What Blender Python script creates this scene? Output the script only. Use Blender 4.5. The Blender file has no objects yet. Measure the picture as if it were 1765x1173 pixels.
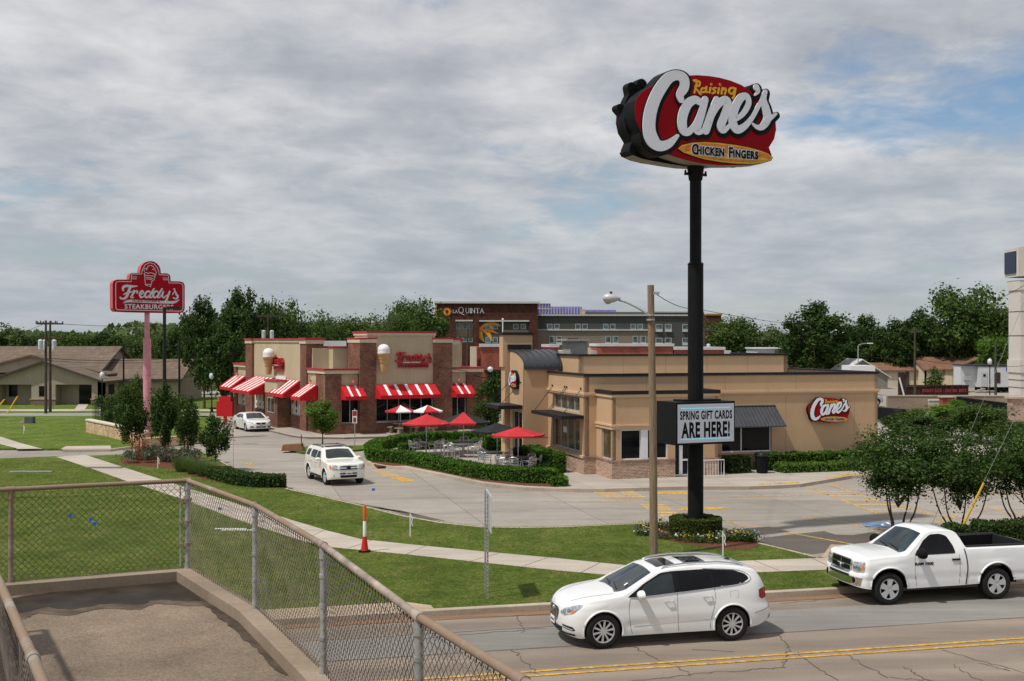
import bpy, bmesh, math, random
import numpy as np
from mathutils import Vector, Matrix

random.seed(7)
PI = math.pi
R = math.radians
C = bpy.context.scene.collection
SC = bpy.context.scene

# ------------------------------------------------------------------ camera
F, CX, CY, H = 2000.0, 882.5, 587.0, 6.65        # focal length in photo pixels, centre, camera height
cam = bpy.data.cameras.new('camera'); camo = bpy.data.objects.new('camera', cam); C.objects.link(camo)
camo.location = (0, 0, H); camo.rotation_euler = (PI/2, 0, 0)
cam.sensor_width = 36; cam.lens = 36*F/1765.0; cam.clip_end = 5000; cam.clip_start = .05
cam.shift_y = (587-586.5)/1765
SC.camera = camo

# ------------------------------------------------------------------ light
SUN = Vector((-.48, -.30, 1)).normalized()        # towards the sun
sl = bpy.data.lights.new('sun', 'SUN'); sl.energy = 3.6; sl.angle = R(1.8); sl.color = (1, .95, .87)
so = bpy.data.objects.new('sun', sl); C.objects.link(so)
so.rotation_euler = SUN.to_track_quat('Z', 'Y').to_euler()
W = bpy.data.worlds.new('World'); SC.world = W; W.use_nodes = True
nt = W.node_tree; nt.nodes.clear()
def N(t, **k):
    n = nt.nodes.new(t)
    for a, b in k.items(): setattr(n, a, b)
    return n
def wm(op, a, b=None, clamp=False):
    n = N('ShaderNodeMath', operation=op); n.use_clamp = clamp
    for i, v in enumerate((a, b)):
        if v is None: continue
        if isinstance(v, (int, float)): n.inputs[i].default_value = v
        else: nt.links.new(v, n.inputs[i])
    return n.outputs[0]
def wramp(v, pts):
    r = N('ShaderNodeValToRGB'); nt.links.new(v, r.inputs[0]); e = r.color_ramp.elements
    while len(e) < len(pts): e.new(.5)
    for x, (p, c) in zip(e, pts): x.position = p; x.color = (*c, 1)
    return r.outputs[0]
tc = N('ShaderNodeTexCoord'); sp = N('ShaderNodeSeparateXYZ'); nt.links.new(tc.outputs['Generated'], sp.inputs[0])
zz = wm('ADD', wm('MAXIMUM', sp.outputs[2], 0.0), .16)
def cloud_noise(sc, sx, det, off, rough=.55, dist=0.0, vy=.62):
    cb = N('ShaderNodeCombineXYZ')
    nt.links.new(wm('MULTIPLY', wm('DIVIDE', sp.outputs[0], zz), sx), cb.inputs[0])
    nt.links.new(wm('MULTIPLY', wm('DIVIDE', sp.outputs[1], zz), vy), cb.inputs[1]); cb.inputs[2].default_value = off
    n = N('ShaderNodeTexNoise'); n.inputs['Scale'].default_value = sc; n.inputs['Detail'].default_value = det
    n.inputs['Roughness'].default_value = rough; n.inputs['Distortion'].default_value = dist
    nt.links.new(cb.outputs[0], n.inputs['Vector']); return n.outputs['Fac']
shade = cloud_noise(2.3, .75, 5, 6.1, .5, .2)
cover = cloud_noise(1.05, .7, 6, 20.1, .55, .2)
fine = cloud_noise(7.5, .7, 9, 5.0, .6, .25)
mixn = wm('ADD', wm('MULTIPLY', shade, .58), wm('MULTIPLY', fine, .42))
ccol = wramp(mixn, [(.32, (.35, .37, .405)), (.45, (.455, .47, .5)), (.55, (.59, .595, .61)), (.68, (.76, .755, .755))])
sky = N('ShaderNodeTexSky', sky_type='NISHITA'); sky.sun_disc = False
sky.sun_elevation = math.asin(SUN.z); sky.sun_rotation = math.atan2(SUN.x, SUN.y); sky.air_density = 1.2; sky.dust_density = .6
b1 = N('ShaderNodeBackground'); tint = N('ShaderNodeMix', data_type='RGBA', blend_type='MULTIPLY'); tint.inputs['Factor'].default_value = 1
nt.links.new(sky.outputs[0], tint.inputs[6]); tint.inputs[7].default_value = (.84, .95, 1.1, 1); nt.links.new(tint.outputs[2], b1.inputs[0]); b1.inputs[1].default_value = .09
b2 = N('ShaderNodeBackground'); nt.links.new(ccol, b2.inputs[0]); b2.inputs[1].default_value = 1.08
cm = wramp(wm('ADD', wm('MULTIPLY', cover, .8), wm('MULTIPLY', fine, .2)), [(.385, (0, 0, 0)), (.475, (1, 1, 1))])
# low near the horizon the cloud deck closes
hz = wm('SUBTRACT', 1.0, wm('MULTIPLY', wm('MAXIMUM', sp.outputs[2], 0.0), 5.5), True)
hcol = N('ShaderNodeMix', data_type='RGBA'); hcol.inputs['B'].default_value = (.36, .405, .46, 1)
nt.links.new(wm('MULTIPLY', hz, .75), hcol.inputs['Factor']); nt.links.new(ccol, hcol.inputs['A']); nt.links.new(hcol.outputs['Result'], b2.inputs[0])
mx = N('ShaderNodeMixShader'); nt.links.new(wm('MAXIMUM', wm('MULTIPLY', cm, .93), wm('MULTIPLY', hz, .85)), mx.inputs[0])
nt.links.new(b1.outputs[0], mx.inputs[1]); nt.links.new(b2.outputs[0], mx.inputs[2])
wo = N('ShaderNodeOutputWorld'); nt.links.new(mx.outputs[0], wo.inputs[0])
vs = SC.view_settings; vs.view_transform = 'Standard'; vs.look = 'None'; vs.gamma = 1; vs.exposure = 0
SC.cycles.max_bounces = 6; SC.cycles.transparent_max_bounces = 6

# ------------------------------------------------------------------ helpers
def P(px, py, z=0.0):                      # a photo pixel on the level z -> world point
    Y = F*(H-z)/(py-CY); return Vector(((px-CX)*Y/F, Y, z))
def PD(px, py, Y):                         # a photo pixel at distance Y
    return Vector(((px-CX)*Y/F, Y, H-(py-CY)*Y/F))
class Fr:                                  # a building's own axes: a along its front, b into its depth
    def __init__(s, x, y, ang): s.x, s.y, s.g = x, y, R(ang); s.c, s.s = math.cos(s.g), math.sin(s.g)
    def w(s, a, b, z=0): return Vector((s.x+a*s.c-b*s.s, s.y+a*s.s+b*s.c, z))
    def a(s, px, b):
        k = (px-CX)/F; x0, y0 = s.x-b*s.s, s.y+b*s.c
        return (k*y0-x0)/(s.c-k*s.s)
    def b(s, px, a):
        k = (px-CX)/F; x0, y0 = s.x+a*s.c, s.y+a*s.s
        return (x0-k*y0)/(s.s+k*s.c)
    def z(s, py, a, b): return H-(py-CY)*(s.y+a*s.s+b*s.c)/F
    def az(s, px, py, b=0): a = s.a(px, b); return a, s.z(py, a, b)

def tag(o, label=None, cat=None, group=None, kind=None):
    if label: o['label'] = label
    if cat: o['category'] = cat
    if group: o['group'] = group
    if kind: o['kind'] = kind
    return o
def thing(name, label, cat, loc=(0, 0, 0), rz=0, group=None):
    o = bpy.data.objects.new(name, None); C.objects.link(o); o.empty_display_size = .3
    o.location = loc; o.rotation_euler = (0, 0, rz); return tag(o, label, cat, group)
def copy_tree(o, parent=None):
    c = o.copy(); C.objects.link(c)
    if parent is not None: c.parent = parent
    for ch in list(o.children): copy_tree(ch, c)
    return c
def place(proto, used, loc, rz=0, sc=None, label=None, group=None):
    o = proto if not used.get(proto.name) else copy_tree(proto); used[proto.name] = 1
    o.location = loc; o.rotation_euler = (0, 0, rz)
    if sc: o.scale = sc if hasattr(sc, '__len__') else (sc, sc, sc)
    if label: o['label'] = label
    if group: o['group'] = group
    return o
USED = {}

class MB:
    def __init__(s): s.v, s.f, s.m, s.mats = [], [], [], []
    def mi(s, m):
        if m is None: return 0
        if m not in s.mats: s.mats.append(m)
        return s.mats.index(m)
    def add(s, vs_, fs, m=None):
        k = len(s.v); s.v += [tuple(q) for q in vs_]; i = s.mi(m)
        for f in fs: s.f.append([k+q for q in f]); s.m.append(i)
        return s
    def box(s, x0, x1, y0, y1, z0, z1, m=None):
        if x0 > x1: x0, x1 = x1, x0
        if y0 > y1: y0, y1 = y1, y0
        if z0 > z1: z0, z1 = z1, z0
        return s.add([(x, y, z) for z in (z0, z1) for y in (y0, y1) for x in (x0, x1)],
                     [(0, 2, 3, 1), (4, 5, 7, 6), (0, 1, 5, 4), (2, 6, 7, 3), (0, 4, 6, 2), (1, 3, 7, 5)], m)
    def prism(s, poly, z0, z1, m=None, ax='z'):     # poly of (u,v); ax: 'z' -> (u,v,z); 'y' -> (u,y,v); 'x' -> (x,u,v)
        n = len(poly)
        ar = sum(poly[i][0]*poly[(i+1) % n][1]-poly[(i+1) % n][0]*poly[i][1] for i in range(n))
        if ar < 0: poly = poly[::-1]
        mp = {'z': lambda u, v, w: (u, v, w), 'y': lambda u, v, w: (u, w, v), 'x': lambda u, v, w: (w, u, v)}[ax]
        vv = [mp(u, v, z0) for u, v in poly]+[mp(u, v, z1) for u, v in poly]
        fl = ax == 'y'
        if (z1 < z0): fl = not fl
        a = list(range(n))[::-1]; b = [n+i for i in range(n)]; sd = [(i, (i+1) % n, n+(i+1) % n, n+i) for i in range(n)]
        fs = [a, b]+sd
        if fl: fs = [list(q)[::-1] for q in fs]
        return s.add(vv, fs, m)
    def tube(s, pts, r, m=None, n=8, cap=True):
        pts = [Vector(p) for p in pts]; rs = r if hasattr(r, '__len__') else [r]*len(pts); vv = []; fs = []
        for i, p in enumerate(pts):
            d = (pts[min(i+1, len(pts)-1)]-pts[max(i-1, 0)]).normalized()
            if i == 0 or True:
                up = Vector((0, 0, 1)) if abs(d.z) < .92 else Vector((1, 0, 0))
            u = d.cross(up).normalized(); w = u.cross(d)
            for k in range(n):
                t = 2*PI*k/n; vv.append(p+(u*math.cos(t)+w*math.sin(t))*rs[i])
        for i in range(len(pts)-1):
            for k in range(n):
                a, b = i*n+k, i*n+(k+1) % n; fs.append((a, b, b+n, a+n))
        if cap: fs.append(tuple(range(n))[::-1]); fs.append(tuple((len(pts)-1)*n+k for k in range(n)))
        return s.add(vv, fs, m)
    def cyl(s, x, y, z0, z1, r0, r1=None, m=None, n=20):
        return s.tube([(x, y, z0), (x, y, z1)], [r0, r0 if r1 is None else r1], m, n)
    def lathe(s, prof, m=None, n=20, ax='z', o=(0, 0, 0)):
        vv = []; fs = []
        for r, h in prof:
            for k in range(n):
                t = 2*PI*k/n; c, q = r*math.cos(t), r*math.sin(t)
                p = (c, q, h) if ax == 'z' else ((c, h, q) if ax == 'y' else (h, c, q))
                vv.append((p[0]+o[0], p[1]+o[1], p[2]+o[2]))
        for i in range(len(prof)-1):
            for k in range(n):
                a, b = i*n+k, i*n+(k+1) % n; f = (a, b, b+n, a+n); fs.append(f[::-1] if ax == 'y' else f)
        return s.add(vv, fs, m)
    def ribbon(s, pts, z0, z1, m=None, ax='y', seg=6, cap=True):   # stroke of (u,v,width), smoothed, made solid
        P_ = catmull(pts, seg); L_, R_ = [], []
        for i, (x, y, w) in enumerate(P_):
            x0, y0, _ = P_[max(i-1, 0)]; x1, y1, _ = P_[min(i+1, len(P_)-1)]
            d = math.hypot(x1-x0, y1-y0) or 1; nx, ny = -(y1-y0)/d, (x1-x0)/d
            L_.append((x+nx*w/2, y+ny*w/2)); R_.append((x-nx*w/2, y-ny*w/2))
        n = len(L_)
        mp = {'z': lambda u, v, w: (u, v, w), 'y': lambda u, v, w: (u, w, v), 'x': lambda u, v, w: (w, u, v)}[ax]
        vv = [mp(*q, z1) for q in L_]+[mp(*q, z1) for q in R_]+[mp(*q, z0) for q in L_]+[mp(*q, z0) for q in R_]; fs = []
        for i in range(n-1):
            fs += [(i, i+1, n+i+1, n+i), (2*n+i, 3*n+i, 3*n+i+1, 2*n+i+1), (i, 2*n+i, 2*n+i+1, i+1), (n+i, n+i+1, 3*n+i+1, 3*n+i)]
        fs += [(0, n, 3*n, 2*n), (n-1, 3*n-1, 4*n-1, 2*n-1)]
        s.add(vv, fs, m)
        if cap:
            for (x, y, w) in (P_[0], P_[-1]):
                s.prism([(x+w/2*math.cos(2*PI*k/12), y+w/2*math.sin(2*PI*k/12)) for k in range(12)], z0*.99+z1*.01, z1*1.003, m, ax) if w > 1e-3 else None
        return s
    def mesh(s, name, mat=None, smooth=None, fix=False):
        me = bpy.data.meshes.new(name); me.from_pydata(s.v, [], s.f)
        ms = s.mats or ([mat] if mat else [])
        for q in ms: me.materials.append(q)
        if s.mats and len(s.mats) > 1: me.polygons.foreach_set('material_index', s.m)
        if fix:
            bm = bmesh.new(); bm.from_mesh(me); bmesh.ops.recalc_face_normals(bm, faces=bm.faces); bm.to_mesh(me); bm.free()
        if smooth:
            me.polygons.foreach_set('use_smooth', [True]*len(me.polygons)); me.set_sharp_from_angle(angle=R(smooth))
        me.update(); return me
    def build(s, name, mat=None, parent=None, smooth=None, fix=False, loc=None):
        if s.mats and mat and not all(s.mats): s.mats = [q or mat for q in s.mats]
        o = bpy.data.objects.new(name, s.mesh(name, mat, smooth, fix)); C.objects.link(o)
        if parent: o.parent = parent
        if loc: o.location = loc
        return o
def catmull(pts, seg=6):
    if len(pts) < 3:
        return [tuple(p) for p in pts]
    q = [pts[0]]+list(pts)+[pts[-1]]; out = []
    for i in range(1, len(q)-2):
        p0, p1, p2, p3 = q[i-1], q[i], q[i+1], q[i+2]
        for k in range(seg):
            t = k/seg; t2, t3 = t*t, t*t*t
            out.append(tuple(.5*(2*b+(c-a)*t+(2*a-5*b+4*c-d)*t2+(3*b-a-3*c+d)*t3) for a, b, c, d in zip(p0, p1, p2, p3)))
    out.append(tuple(pts[-1])); return out
def text_mb(txt, size, bold=0.0, sx=1.0, shear=0.0, spacing=1.0):
    cu = bpy.data.curves.new('t', 'FONT'); cu.body = txt; cu.size = size; cu.offset = bold; cu.shear = shear
    cu.align_x = 'CENTER'; cu.align_y = 'CENTER'; cu.space_character = spacing; cu.resolution_u = 3
    o = bpy.data.objects.new('t', cu); C.objects.link(o)
    dg = bpy.context.evaluated_depsgraph_get(); me = bpy.data.meshes.new_from_object(o.evaluated_get(dg))
    vs_ = [(v.co.x*sx, v.co.y) for v in me.vertices]; fs = [tuple(p.vertices) for p in me.polygons]
    bpy.data.objects.remove(o); bpy.data.curves.remove(cu); bpy.data.meshes.remove(me)
    return vs_, fs
def add_text(mb, txt, a, z, y0, th, size, mat, bold=0, sx=1, shear=0, spacing=1, slope=0, ax='y', sgn=1):
    """solid letters on the plane y = y0 standing proud by th towards -y (ax y) ; sgn -1 mirrors for the rear face"""
    v, f = text_mb(txt, size, bold, sx, shear, spacing)
    mp = (lambda u, w, d: (u, d, w)) if ax == 'y' else ((lambda u, w, d: (d, -u, w)) if ax == 'x' else (lambda u, w, d: (u, w, d)))
    vv = [mp(a+sgn*u, z+w+slope*u, y0-th) for u, w in v]; n = len(v)
    vb = [mp(a+sgn*u, z+w+slope*u, y0) for u, w in v]
    # side walls from boundary edges
    cnt = {}
    for q in f:
        for i in range(len(q)):
            e = (q[i], q[(i+1) % len(q)]); cnt[e] = 1
    side = [(e[1], e[0], e[0]+n, e[1]+n) for e in cnt if (e[1], e[0]) not in cnt]
    mb.add(vv+vb, [tuple(q) for q in f]+side, mat)

# ------------------------------------------------------------------ materials
MATS = {}
def newmat(name):
    m = bpy.data.materials.new(name); m.use_nodes = True; MATS[name] = m
    t = m.node_tree; b = t.nodes['Principled BSDF']; return m, t, b
def col4(c): return (c[0], c[1], c[2], 1)
def tnode(t, ty, **k):
    n = t.nodes.new(ty)
    for a, b in k.items(): setattr(n, a, b)
    return n
def tnoise(t, scale, det=4, rough=.6, vec=None, dist=0):
    n = tnode(t, 'ShaderNodeTexNoise'); n.inputs['Scale'].default_value = scale; n.inputs['Detail'].default_value = det
    n.inputs['Roughness'].default_value = rough; n.inputs['Distortion'].default_value = dist
    if vec: t.links.new(vec, n.inputs['Vector'])
    return n.outputs['Fac']
def tramp(t, v, pts):
    r = tnode(t, 'ShaderNodeValToRGB'); t.links.new(v, r.inputs[0]); e = r.color_ramp.elements
    while len(e) < len(pts): e.new(.5)
    for x, (p, c) in zip(e, pts): x.position = p; x.color = col4(c)
    return r.outputs[0]
def tmix(t, f, a, b, mode='MIX'):
    n = tnode(t, 'ShaderNodeMix', data_type='RGBA', blend_type=mode)
    for k, v in (('Factor', f), ('A', a), ('B', b)):
        i = n.inputs[k] if k != 'Factor' else n.inputs[0]
        if k in 'AB': i = [q for q in n.inputs if q.name == k and q.type == 'RGBA'][0]
        if hasattr(v, 'links'): t.links.new(v, i)
        elif k == 'Factor': i.default_value = v
        else: i.default_value = col4(v)
    return [q for q in n.outputs if q.type == 'RGBA'][0]
def tmath(t, op, a, b=None, c=None, clamp=False):
    n = tnode(t, 'ShaderNodeMath', operation=op); n.use_clamp = clamp
    for i, v in enumerate((a, b, c)):
        if v is None: continue
        if isinstance(v, (int, float)): n.inputs[i].default_value = v
        else: t.links.new(v, n.inputs[i])
    return n.outputs[0]
def tbump(t, b, h, dist=.01, st=.5):
    n = tnode(t, 'ShaderNodeBump'); n.inputs['Distance'].default_value = dist; n.inputs['Strength'].default_value = st
    t.links.new(h, n.inputs['Height']); t.links.new(n.outputs[0], b.inputs['Normal'])
def objco(t): return tnode(t, 'ShaderNodeTexCoord').outputs['Object']
def plain(name, c, rough=.6, metal=0, var=.12, vs_=3.0, bump=0, bs=40, coat=0, spec=None, emit=0):
    m, t, b = newmat(name); v = objco(t)
    f = tnoise(t, vs_, 6, .65, v)
    d = tuple(max(0, x*(1-var)) for x in c); u = tuple(min(1, x*(1+var)) for x in c)
    t.links.new(tramp(t, f, [(.35, d), (.65, u)]), b.inputs['Base Color'])
    b.inputs['Roughness'].default_value = rough; b.inputs['Metallic'].default_value = metal
    b.inputs['Specular IOR Level'].default_value = spec if spec is not None else (.22 if rough > .5 and not metal else .5)
    if coat: b.inputs['Coat Weight'].default_value = coat; b.inputs['Coat Roughness'].default_value = .06
    if bump: tbump(t, b, tnoise(t, bs, 4, .6, v), .01, bump)
    if emit:
        b.inputs['Emission Color'].default_value = col4(c); b.inputs['Emission Strength'].default_value = emit
    return m
def boxuv(t):
    tcn = tnode(t, 'ShaderNodeTexCoord'); s1 = tnode(t, 'ShaderNodeSeparateXYZ'); s2 = tnode(t, 'ShaderNodeSeparateXYZ')
    t.links.new(tcn.outputs['Object'], s1.inputs[0]); t.links.new(tcn.outputs['Normal'], s2.inputs[0])
    g = tmath(t, 'GREATER_THAN', tmath(t, 'ABSOLUTE', s2.outputs[0]), tmath(t, 'ABSOLUTE', s2.outputs[1]))
    u = tmath(t, 'ADD', tmath(t, 'MULTIPLY', g, s1.outputs[1]), tmath(t, 'MULTIPLY', tmath(t, 'SUBTRACT', 1.0, g), s1.outputs[0]))
    cb = tnode(t, 'ShaderNodeCombineXYZ'); t.links.new(u, cb.inputs[0]); t.links.new(s1.outputs[2], cb.inputs[1]); return cb.outputs[0], tcn.outputs['Object']
def brick(name, c1, c2, mortar, bw=.21, bh=.075, mot=.012, blotch=(.6, 1.3)):
    m, t, b = newmat(name); uv, oc = boxuv(t)
    n = tnode(t, 'ShaderNodeTexBrick'); t.links.new(uv, n.inputs['Vector'])
    n.inputs['Color1'].default_value = col4(c1); n.inputs['Color2'].default_value = col4(c2); n.inputs['Mortar'].default_value = col4(mortar)
    n.inputs['Scale'].default_value = 1; n.inputs['Brick Width'].default_value = bw; n.inputs['Row Height'].default_value = bh
    n.inputs['Mortar Size'].default_value = mot; n.inputs['Mortar Smooth'].default_value = .3; n.inputs['Bias'].default_value = -.1
    f = tramp(t, tnoise(t, .9, 5, .7, oc), [(.3, (blotch[0],)*3), (.7, (blotch[1],)*3)])
    f2 = tramp(t, tnoise(t, 9, 3, .6, oc), [(.3, (.8,)*3), (.7, (1.2,)*3)])
    c = tmix(t, 1.0, tmix(t, 1.0, n.outputs['Color'], f, 'MULTIPLY'), f2, 'MULTIPLY')
    t.links.new(c, b.inputs['Base Color']); b.inputs['Roughness'].default_value = .9; b.inputs['Specular IOR Level'].default_value = .15
    tbump(t, b, tmath(t, 'SUBTRACT', 1.0, n.outputs['Fac']), .01, .6); return m
def stucco(name, c, var=.06, streak=.1):
    m, t, b = newmat(name); v = objco(t)
    f = tnoise(t, .7, 6, .6, v)
    base = tramp(t, f, [(.3, tuple(x*(1-var) for x in c)), (.7, tuple(x*(1+var) for x in c))])
    mp = tnode(t, 'ShaderNodeMapping'); mp.inputs['Scale'].default_value = (4, 4, .35); t.links.new(v, mp.inputs[0])
    st = tramp(t, tnoise(t, 1.3, 5, .7, mp.outputs[0]), [(.35, (1-streak,)*3), (.6, (1,)*3)])
    t.links.new(tmix(t, 1.0, base, st, 'MULTIPLY'), b.inputs['Base Color']); b.inputs['Roughness'].default_value = .93; b.inputs['Specular IOR Level'].default_value = .15
    tbump(t, b, tnoise(t, 60, 4, .7, v), .006, .5); return m
def glass(name, c=(.012, .015, .017), rough=.06, spec=.7, tint=0):
    m, t, b = newmat(name); v = objco(t)
    t.links.new(tramp(t, tnoise(t, 1.1, 3, .5, v), [(.4, c), (.62, tuple(x*2.6 for x in c))]), b.inputs['Base Color'])
    b.inputs['Roughness'].default_value = rough; b.inputs['Specular IOR Level'].default_value = spec
    return m
def leafmat(name, cols, trans=.2, rough=.65):
    m, t, b = newmat(name)
    g = tnode(t, 'ShaderNodeNewGeometry'); v = objco(t)
    f = tmath(t, 'ADD', tmath(t, 'MULTIPLY', g.outputs['Random Per Island'], .6), tmath(t, 'MULTIPLY', tnoise(t, .8, 3, .6, v), .5))
    n = len(cols); c = tramp(t, f, [(.12+.76*i/(n-1), k) for i, k in enumerate(cols)])
    t.links.new(c, b.inputs['Base Color']); b.inputs['Roughness'].default_value = rough
    b.inputs['Specular IOR Level'].default_value = .12
    if trans:
        tr = tnode(t, 'ShaderNodeBsdfTranslucent'); t.links.new(tmix(t, 1.0, c, (1.5, 1.6, .7), 'MULTIPLY'), tr.inputs[0])
        mxs = tnode(t, 'ShaderNodeMixShader'); mxs.inputs[0].default_value = trans
        out = [q for q in t.nodes if q.type == 'OUTPUT_MATERIAL'][0]
        t.links.new(b.outputs[0], mxs.inputs[1]); t.links.new(tr.outputs[0], mxs.inputs[2]); t.links.new(mxs.outputs[0], out.inputs[0])
    return m
# ------------------------------------------------------------------ material library
def ground_grass(name, c1, c2, c3, dry=(.21, .19, .07)):
    m, t, b = newmat(name); v = tnode(t, 'ShaderNodeNewGeometry').outputs['Position']
    a = tramp(t, tnoise(t, .35, 6, .7, v), [(.32, c1), (.5, c2), (.68, c3)])
    mp = tnode(t, 'ShaderNodeMapping'); mp.inputs['Scale'].default_value = (1, .35, 1); mp.inputs['Rotation'].default_value = (0, 0, -.24); t.links.new(v, mp.inputs[0])
    d = tramp(t, tnoise(t, 1.9, 7, .75, mp.outputs[0]), [(.5, (0, 0, 0)), (.72, (1, 1, 1))])
    a = tmix(t, tmath(t, 'MULTIPLY', d, .75), a, dry)
    fine = tramp(t, tnoise(t, 7, 10, .92, v), [(.36, (.38,)*3), (.5, (1.0,)*3), (.64, (1.75,)*3)])
    a = tmix(t, 1.0, a, fine, 'MULTIPLY')
    a = tmix(t, 1.0, a, tramp(t, tnoise(t, 2.2, 6, .85, v), [(.35, (.68, .72, .68)), (.65, (1.34, 1.28, 1.25))]), 'MULTIPLY')
    t.links.new(a, b.inputs['Base Color']); b.inputs['Roughness'].default_value = .95; b.inputs['Specular IOR Level'].default_value = .1
    tbump(t, b, tnoise(t, 22, 8, .85, v), .06, 1.0); return m
GR = ground_grass('lawn_grass', (.06, .094, .015), (.092, .136, .022), (.135, .172, .036))
GR2 = ground_grass('bright_lawn', (.07, .11, .016), (.1, .155, .024), (.135, .185, .034))
GRF = ground_grass('far_grass', (.05, .07, .02), (.07, .09, .025), (.1, .11, .04))
def concrete(name, c, joint=0, stain=.25, ang=13.5, jy=None, cracks=.0, fine_s=14):
    m, t, b = newmat(name); v = tnode(t, 'ShaderNodeNewGeometry').outputs['Position']
    a = tramp(t, tnoise(t, .16, 7, .7, v), [(.3, tuple(x*(1-stain) for x in c)), (.6, c), (.8, tuple(min(1, x*1.12) for x in c))])
    mp = tnode(t, 'ShaderNodeMapping'); mp.inputs['Scale'].default_value = (.25, 1.6, 1); mp.inputs['Rotation'].default_value = (0, 0, -R(ang)); t.links.new(v, mp.inputs[0])
    st = tramp(t, tnoise(t, .7, 8, .75, mp.outputs[0]), [(.38, (.82, .8, .78)), (.6, (1.03, 1.03, 1.03))])
    a = tmix(t, 1.0, a, st, 'MULTIPLY')
    f2 = tramp(t, tnoise(t, fine_s, 8, .8, v), [(.3, (.82,)*3), (.7, (1.16,)*3)])
    a = tmix(t, 1.0, a, f2, 'MULTIPLY')
    spots = tramp(t, tnoise(t, 2.3, 4, .6, v), [(.7, (1, 1, 1)), (.78, (.72, .7, .68))])
    a = tmix(t, 1.0, a, spots, 'MULTIPLY')
    if joint:
        mp2 = tnode(t, 'ShaderNodeMapping'); mp2.inputs['Rotation'].default_value = (0, 0, -R(ang)); t.links.new(v, mp2.inputs[0])
        br = tnode(t, 'ShaderNodeTexBrick'); br.offset = 0; t.links.new(mp2.outputs[0], br.inputs['Vector'])
        br.inputs['Color1'].default_value = (1, 1, 1, 1); br.inputs['Color2'].default_value = (.9, .9, .9, 1); br.inputs['Mortar'].default_value = (.5, .47, .43, 1)
        br.inputs['Scale'].default_value = 1; br.inputs['Brick Width'].default_value = joint; br.inputs['Row Height'].default_value = jy or joint
        br.inputs['Mortar Size'].default_value = .016; br.inputs['Mortar Smooth'].default_value = .1
        a = tmix(t, 1.0, a, br.outputs['Color'], 'MULTIPLY')
    t.links.new(a, b.inputs['Base Color']); b.inputs['Roughness'].default_value = .92; b.inputs['Specular IOR Level'].default_value = .25
    tbump(t, b, tnoise(t, 30, 6, .8, v), .01, .5); return m
LOT = concrete('lot_concrete', (.36, .325, .285), 4.4, .22)
WALK = concrete('sidewalk_concrete', (.5, .44, .375), 0, .2)
KERB = concrete('kerb_concrete', (.5, .42, .33), 0, .25)
PATIO = concrete('patio_concrete', (.44, .4, .35), 2.2, .16, 16)
APRON = concrete('apron_concrete', (.46, .36, .26), 0, .2)
def asphalt(name, c, grit=.35, lanes=False):
    m, t, b = newmat(name); v = tnode(t, 'ShaderNodeNewGeometry').outputs['Position']
    a = tramp(t, tnoise(t, .22, 6, .65, v), [(.3, tuple(x*.84 for x in c)), (.7, tuple(x*1.12 for x in c))])
    mp = tnode(t, 'ShaderNodeMapping'); mp.inputs['Scale'].default_value = (.12, 1.3, 1); mp.inputs['Rotation'].default_value = (0, 0, -R(13.5)); t.links.new(v, mp.inputs[0])
    a = tmix(t, 1.0, a, tramp(t, tnoise(t, .9, 6, .7, mp.outputs[0]), [(.35, (.84,)*3), (.62, (1.08,)*3)]), 'MULTIPLY')
    a = tmix(t, 1.0, a, tramp(t, tnoise(t, 32, 5, .85, v), [(.3, (1-grit,)*3), (.7, (1+grit,)*3)]), 'MULTIPLY')
    if lanes:
        mp3 = tnode(t, 'ShaderNodeMapping'); mp3.inputs['Rotation'].default_value = (0, 0, -R(13.3)); t.links.new(v, mp3.inputs[0]); s3 = tnode(t, 'ShaderNodeSeparateXYZ'); t.links.new(mp3.outputs[0], s3.inputs[0])
        wv = tmath(t, 'SINE', tmath(t, 'ADD', tmath(t, 'MULTIPLY', s3.outputs[1], 3.7), tmath(t, 'MULTIPLY', tnoise(t, .3, 3, .5, v), 1.5)))
        a = tmix(t, 1.0, a, tramp(t, tmath(t, 'ADD', tmath(t, 'MULTIPLY', wv, .5), .5), [(.1, (.86,)*3), (.8, (1.06,)*3)]), 'MULTIPLY')
        a = tmix(t, 1.0, a, tramp(t, tnoise(t, 1.7, 5, .7, v), [(.62, (1,)*3), (.72, (.8, .79, .78))]), 'MULTIPLY')
    t.links.new(a, b.inputs['Base Color']); b.inputs['Roughness'].default_value = .9; b.inputs['Specular IOR Level'].default_value = .2
    tbump(t, b, tnoise(t, 70, 4, .8, v), .01, .7); return m
ROAD = asphalt('road_asphalt', (.25, .205, .165), .35, True)
PATCH = asphalt('patched_asphalt', (.235, .225, .205), .2)
GUT = asphalt('gutter_dirt', (.24, .145, .09), .3)
DECK = asphalt('deck_aggregate', (.22, .165, .115), .55)
def wet_deck():
    m, t, b = newmat('deck_floor'); v = tnode(t, 'ShaderNodeNewGeometry').outputs['Position']
    a = tramp(t, tnoise(t, .9, 6, .65, v), [(.3, (.12, .088, .06)), (.7, (.245, .185, .13))])
    a = tmix(t, 1.0, a, tramp(t, tnoise(t, 38, 5, .9, v), [(.32, (.45,)*3), (.66, (1.75,)*3)]), 'MULTIPLY')
    t.links.new(a, b.inputs['Base Color']); b.inputs['Roughness'].default_value = .85
    tbump(t, b, tnoise(t, 60, 4, .8, v), .012, .9); return m
DECKM = wet_deck()
STAIN = plain('wet_stain', (.035, .027, .02), .45, var=.5, vs_=4)
CURBM = concrete('deck_curb', (.31, .245, .18), 0, .35, fine_s=20)
CRACK = plain('crack_tar', (.115, .097, .08), .95)
YEL = plain('yellow_paint', (.5, .285, .05), .8, var=.42, vs_=7)
YEL2 = plain('worn_yellow_paint', (.5, .34, .13), .85, var=.3, vs_=6)
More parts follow.
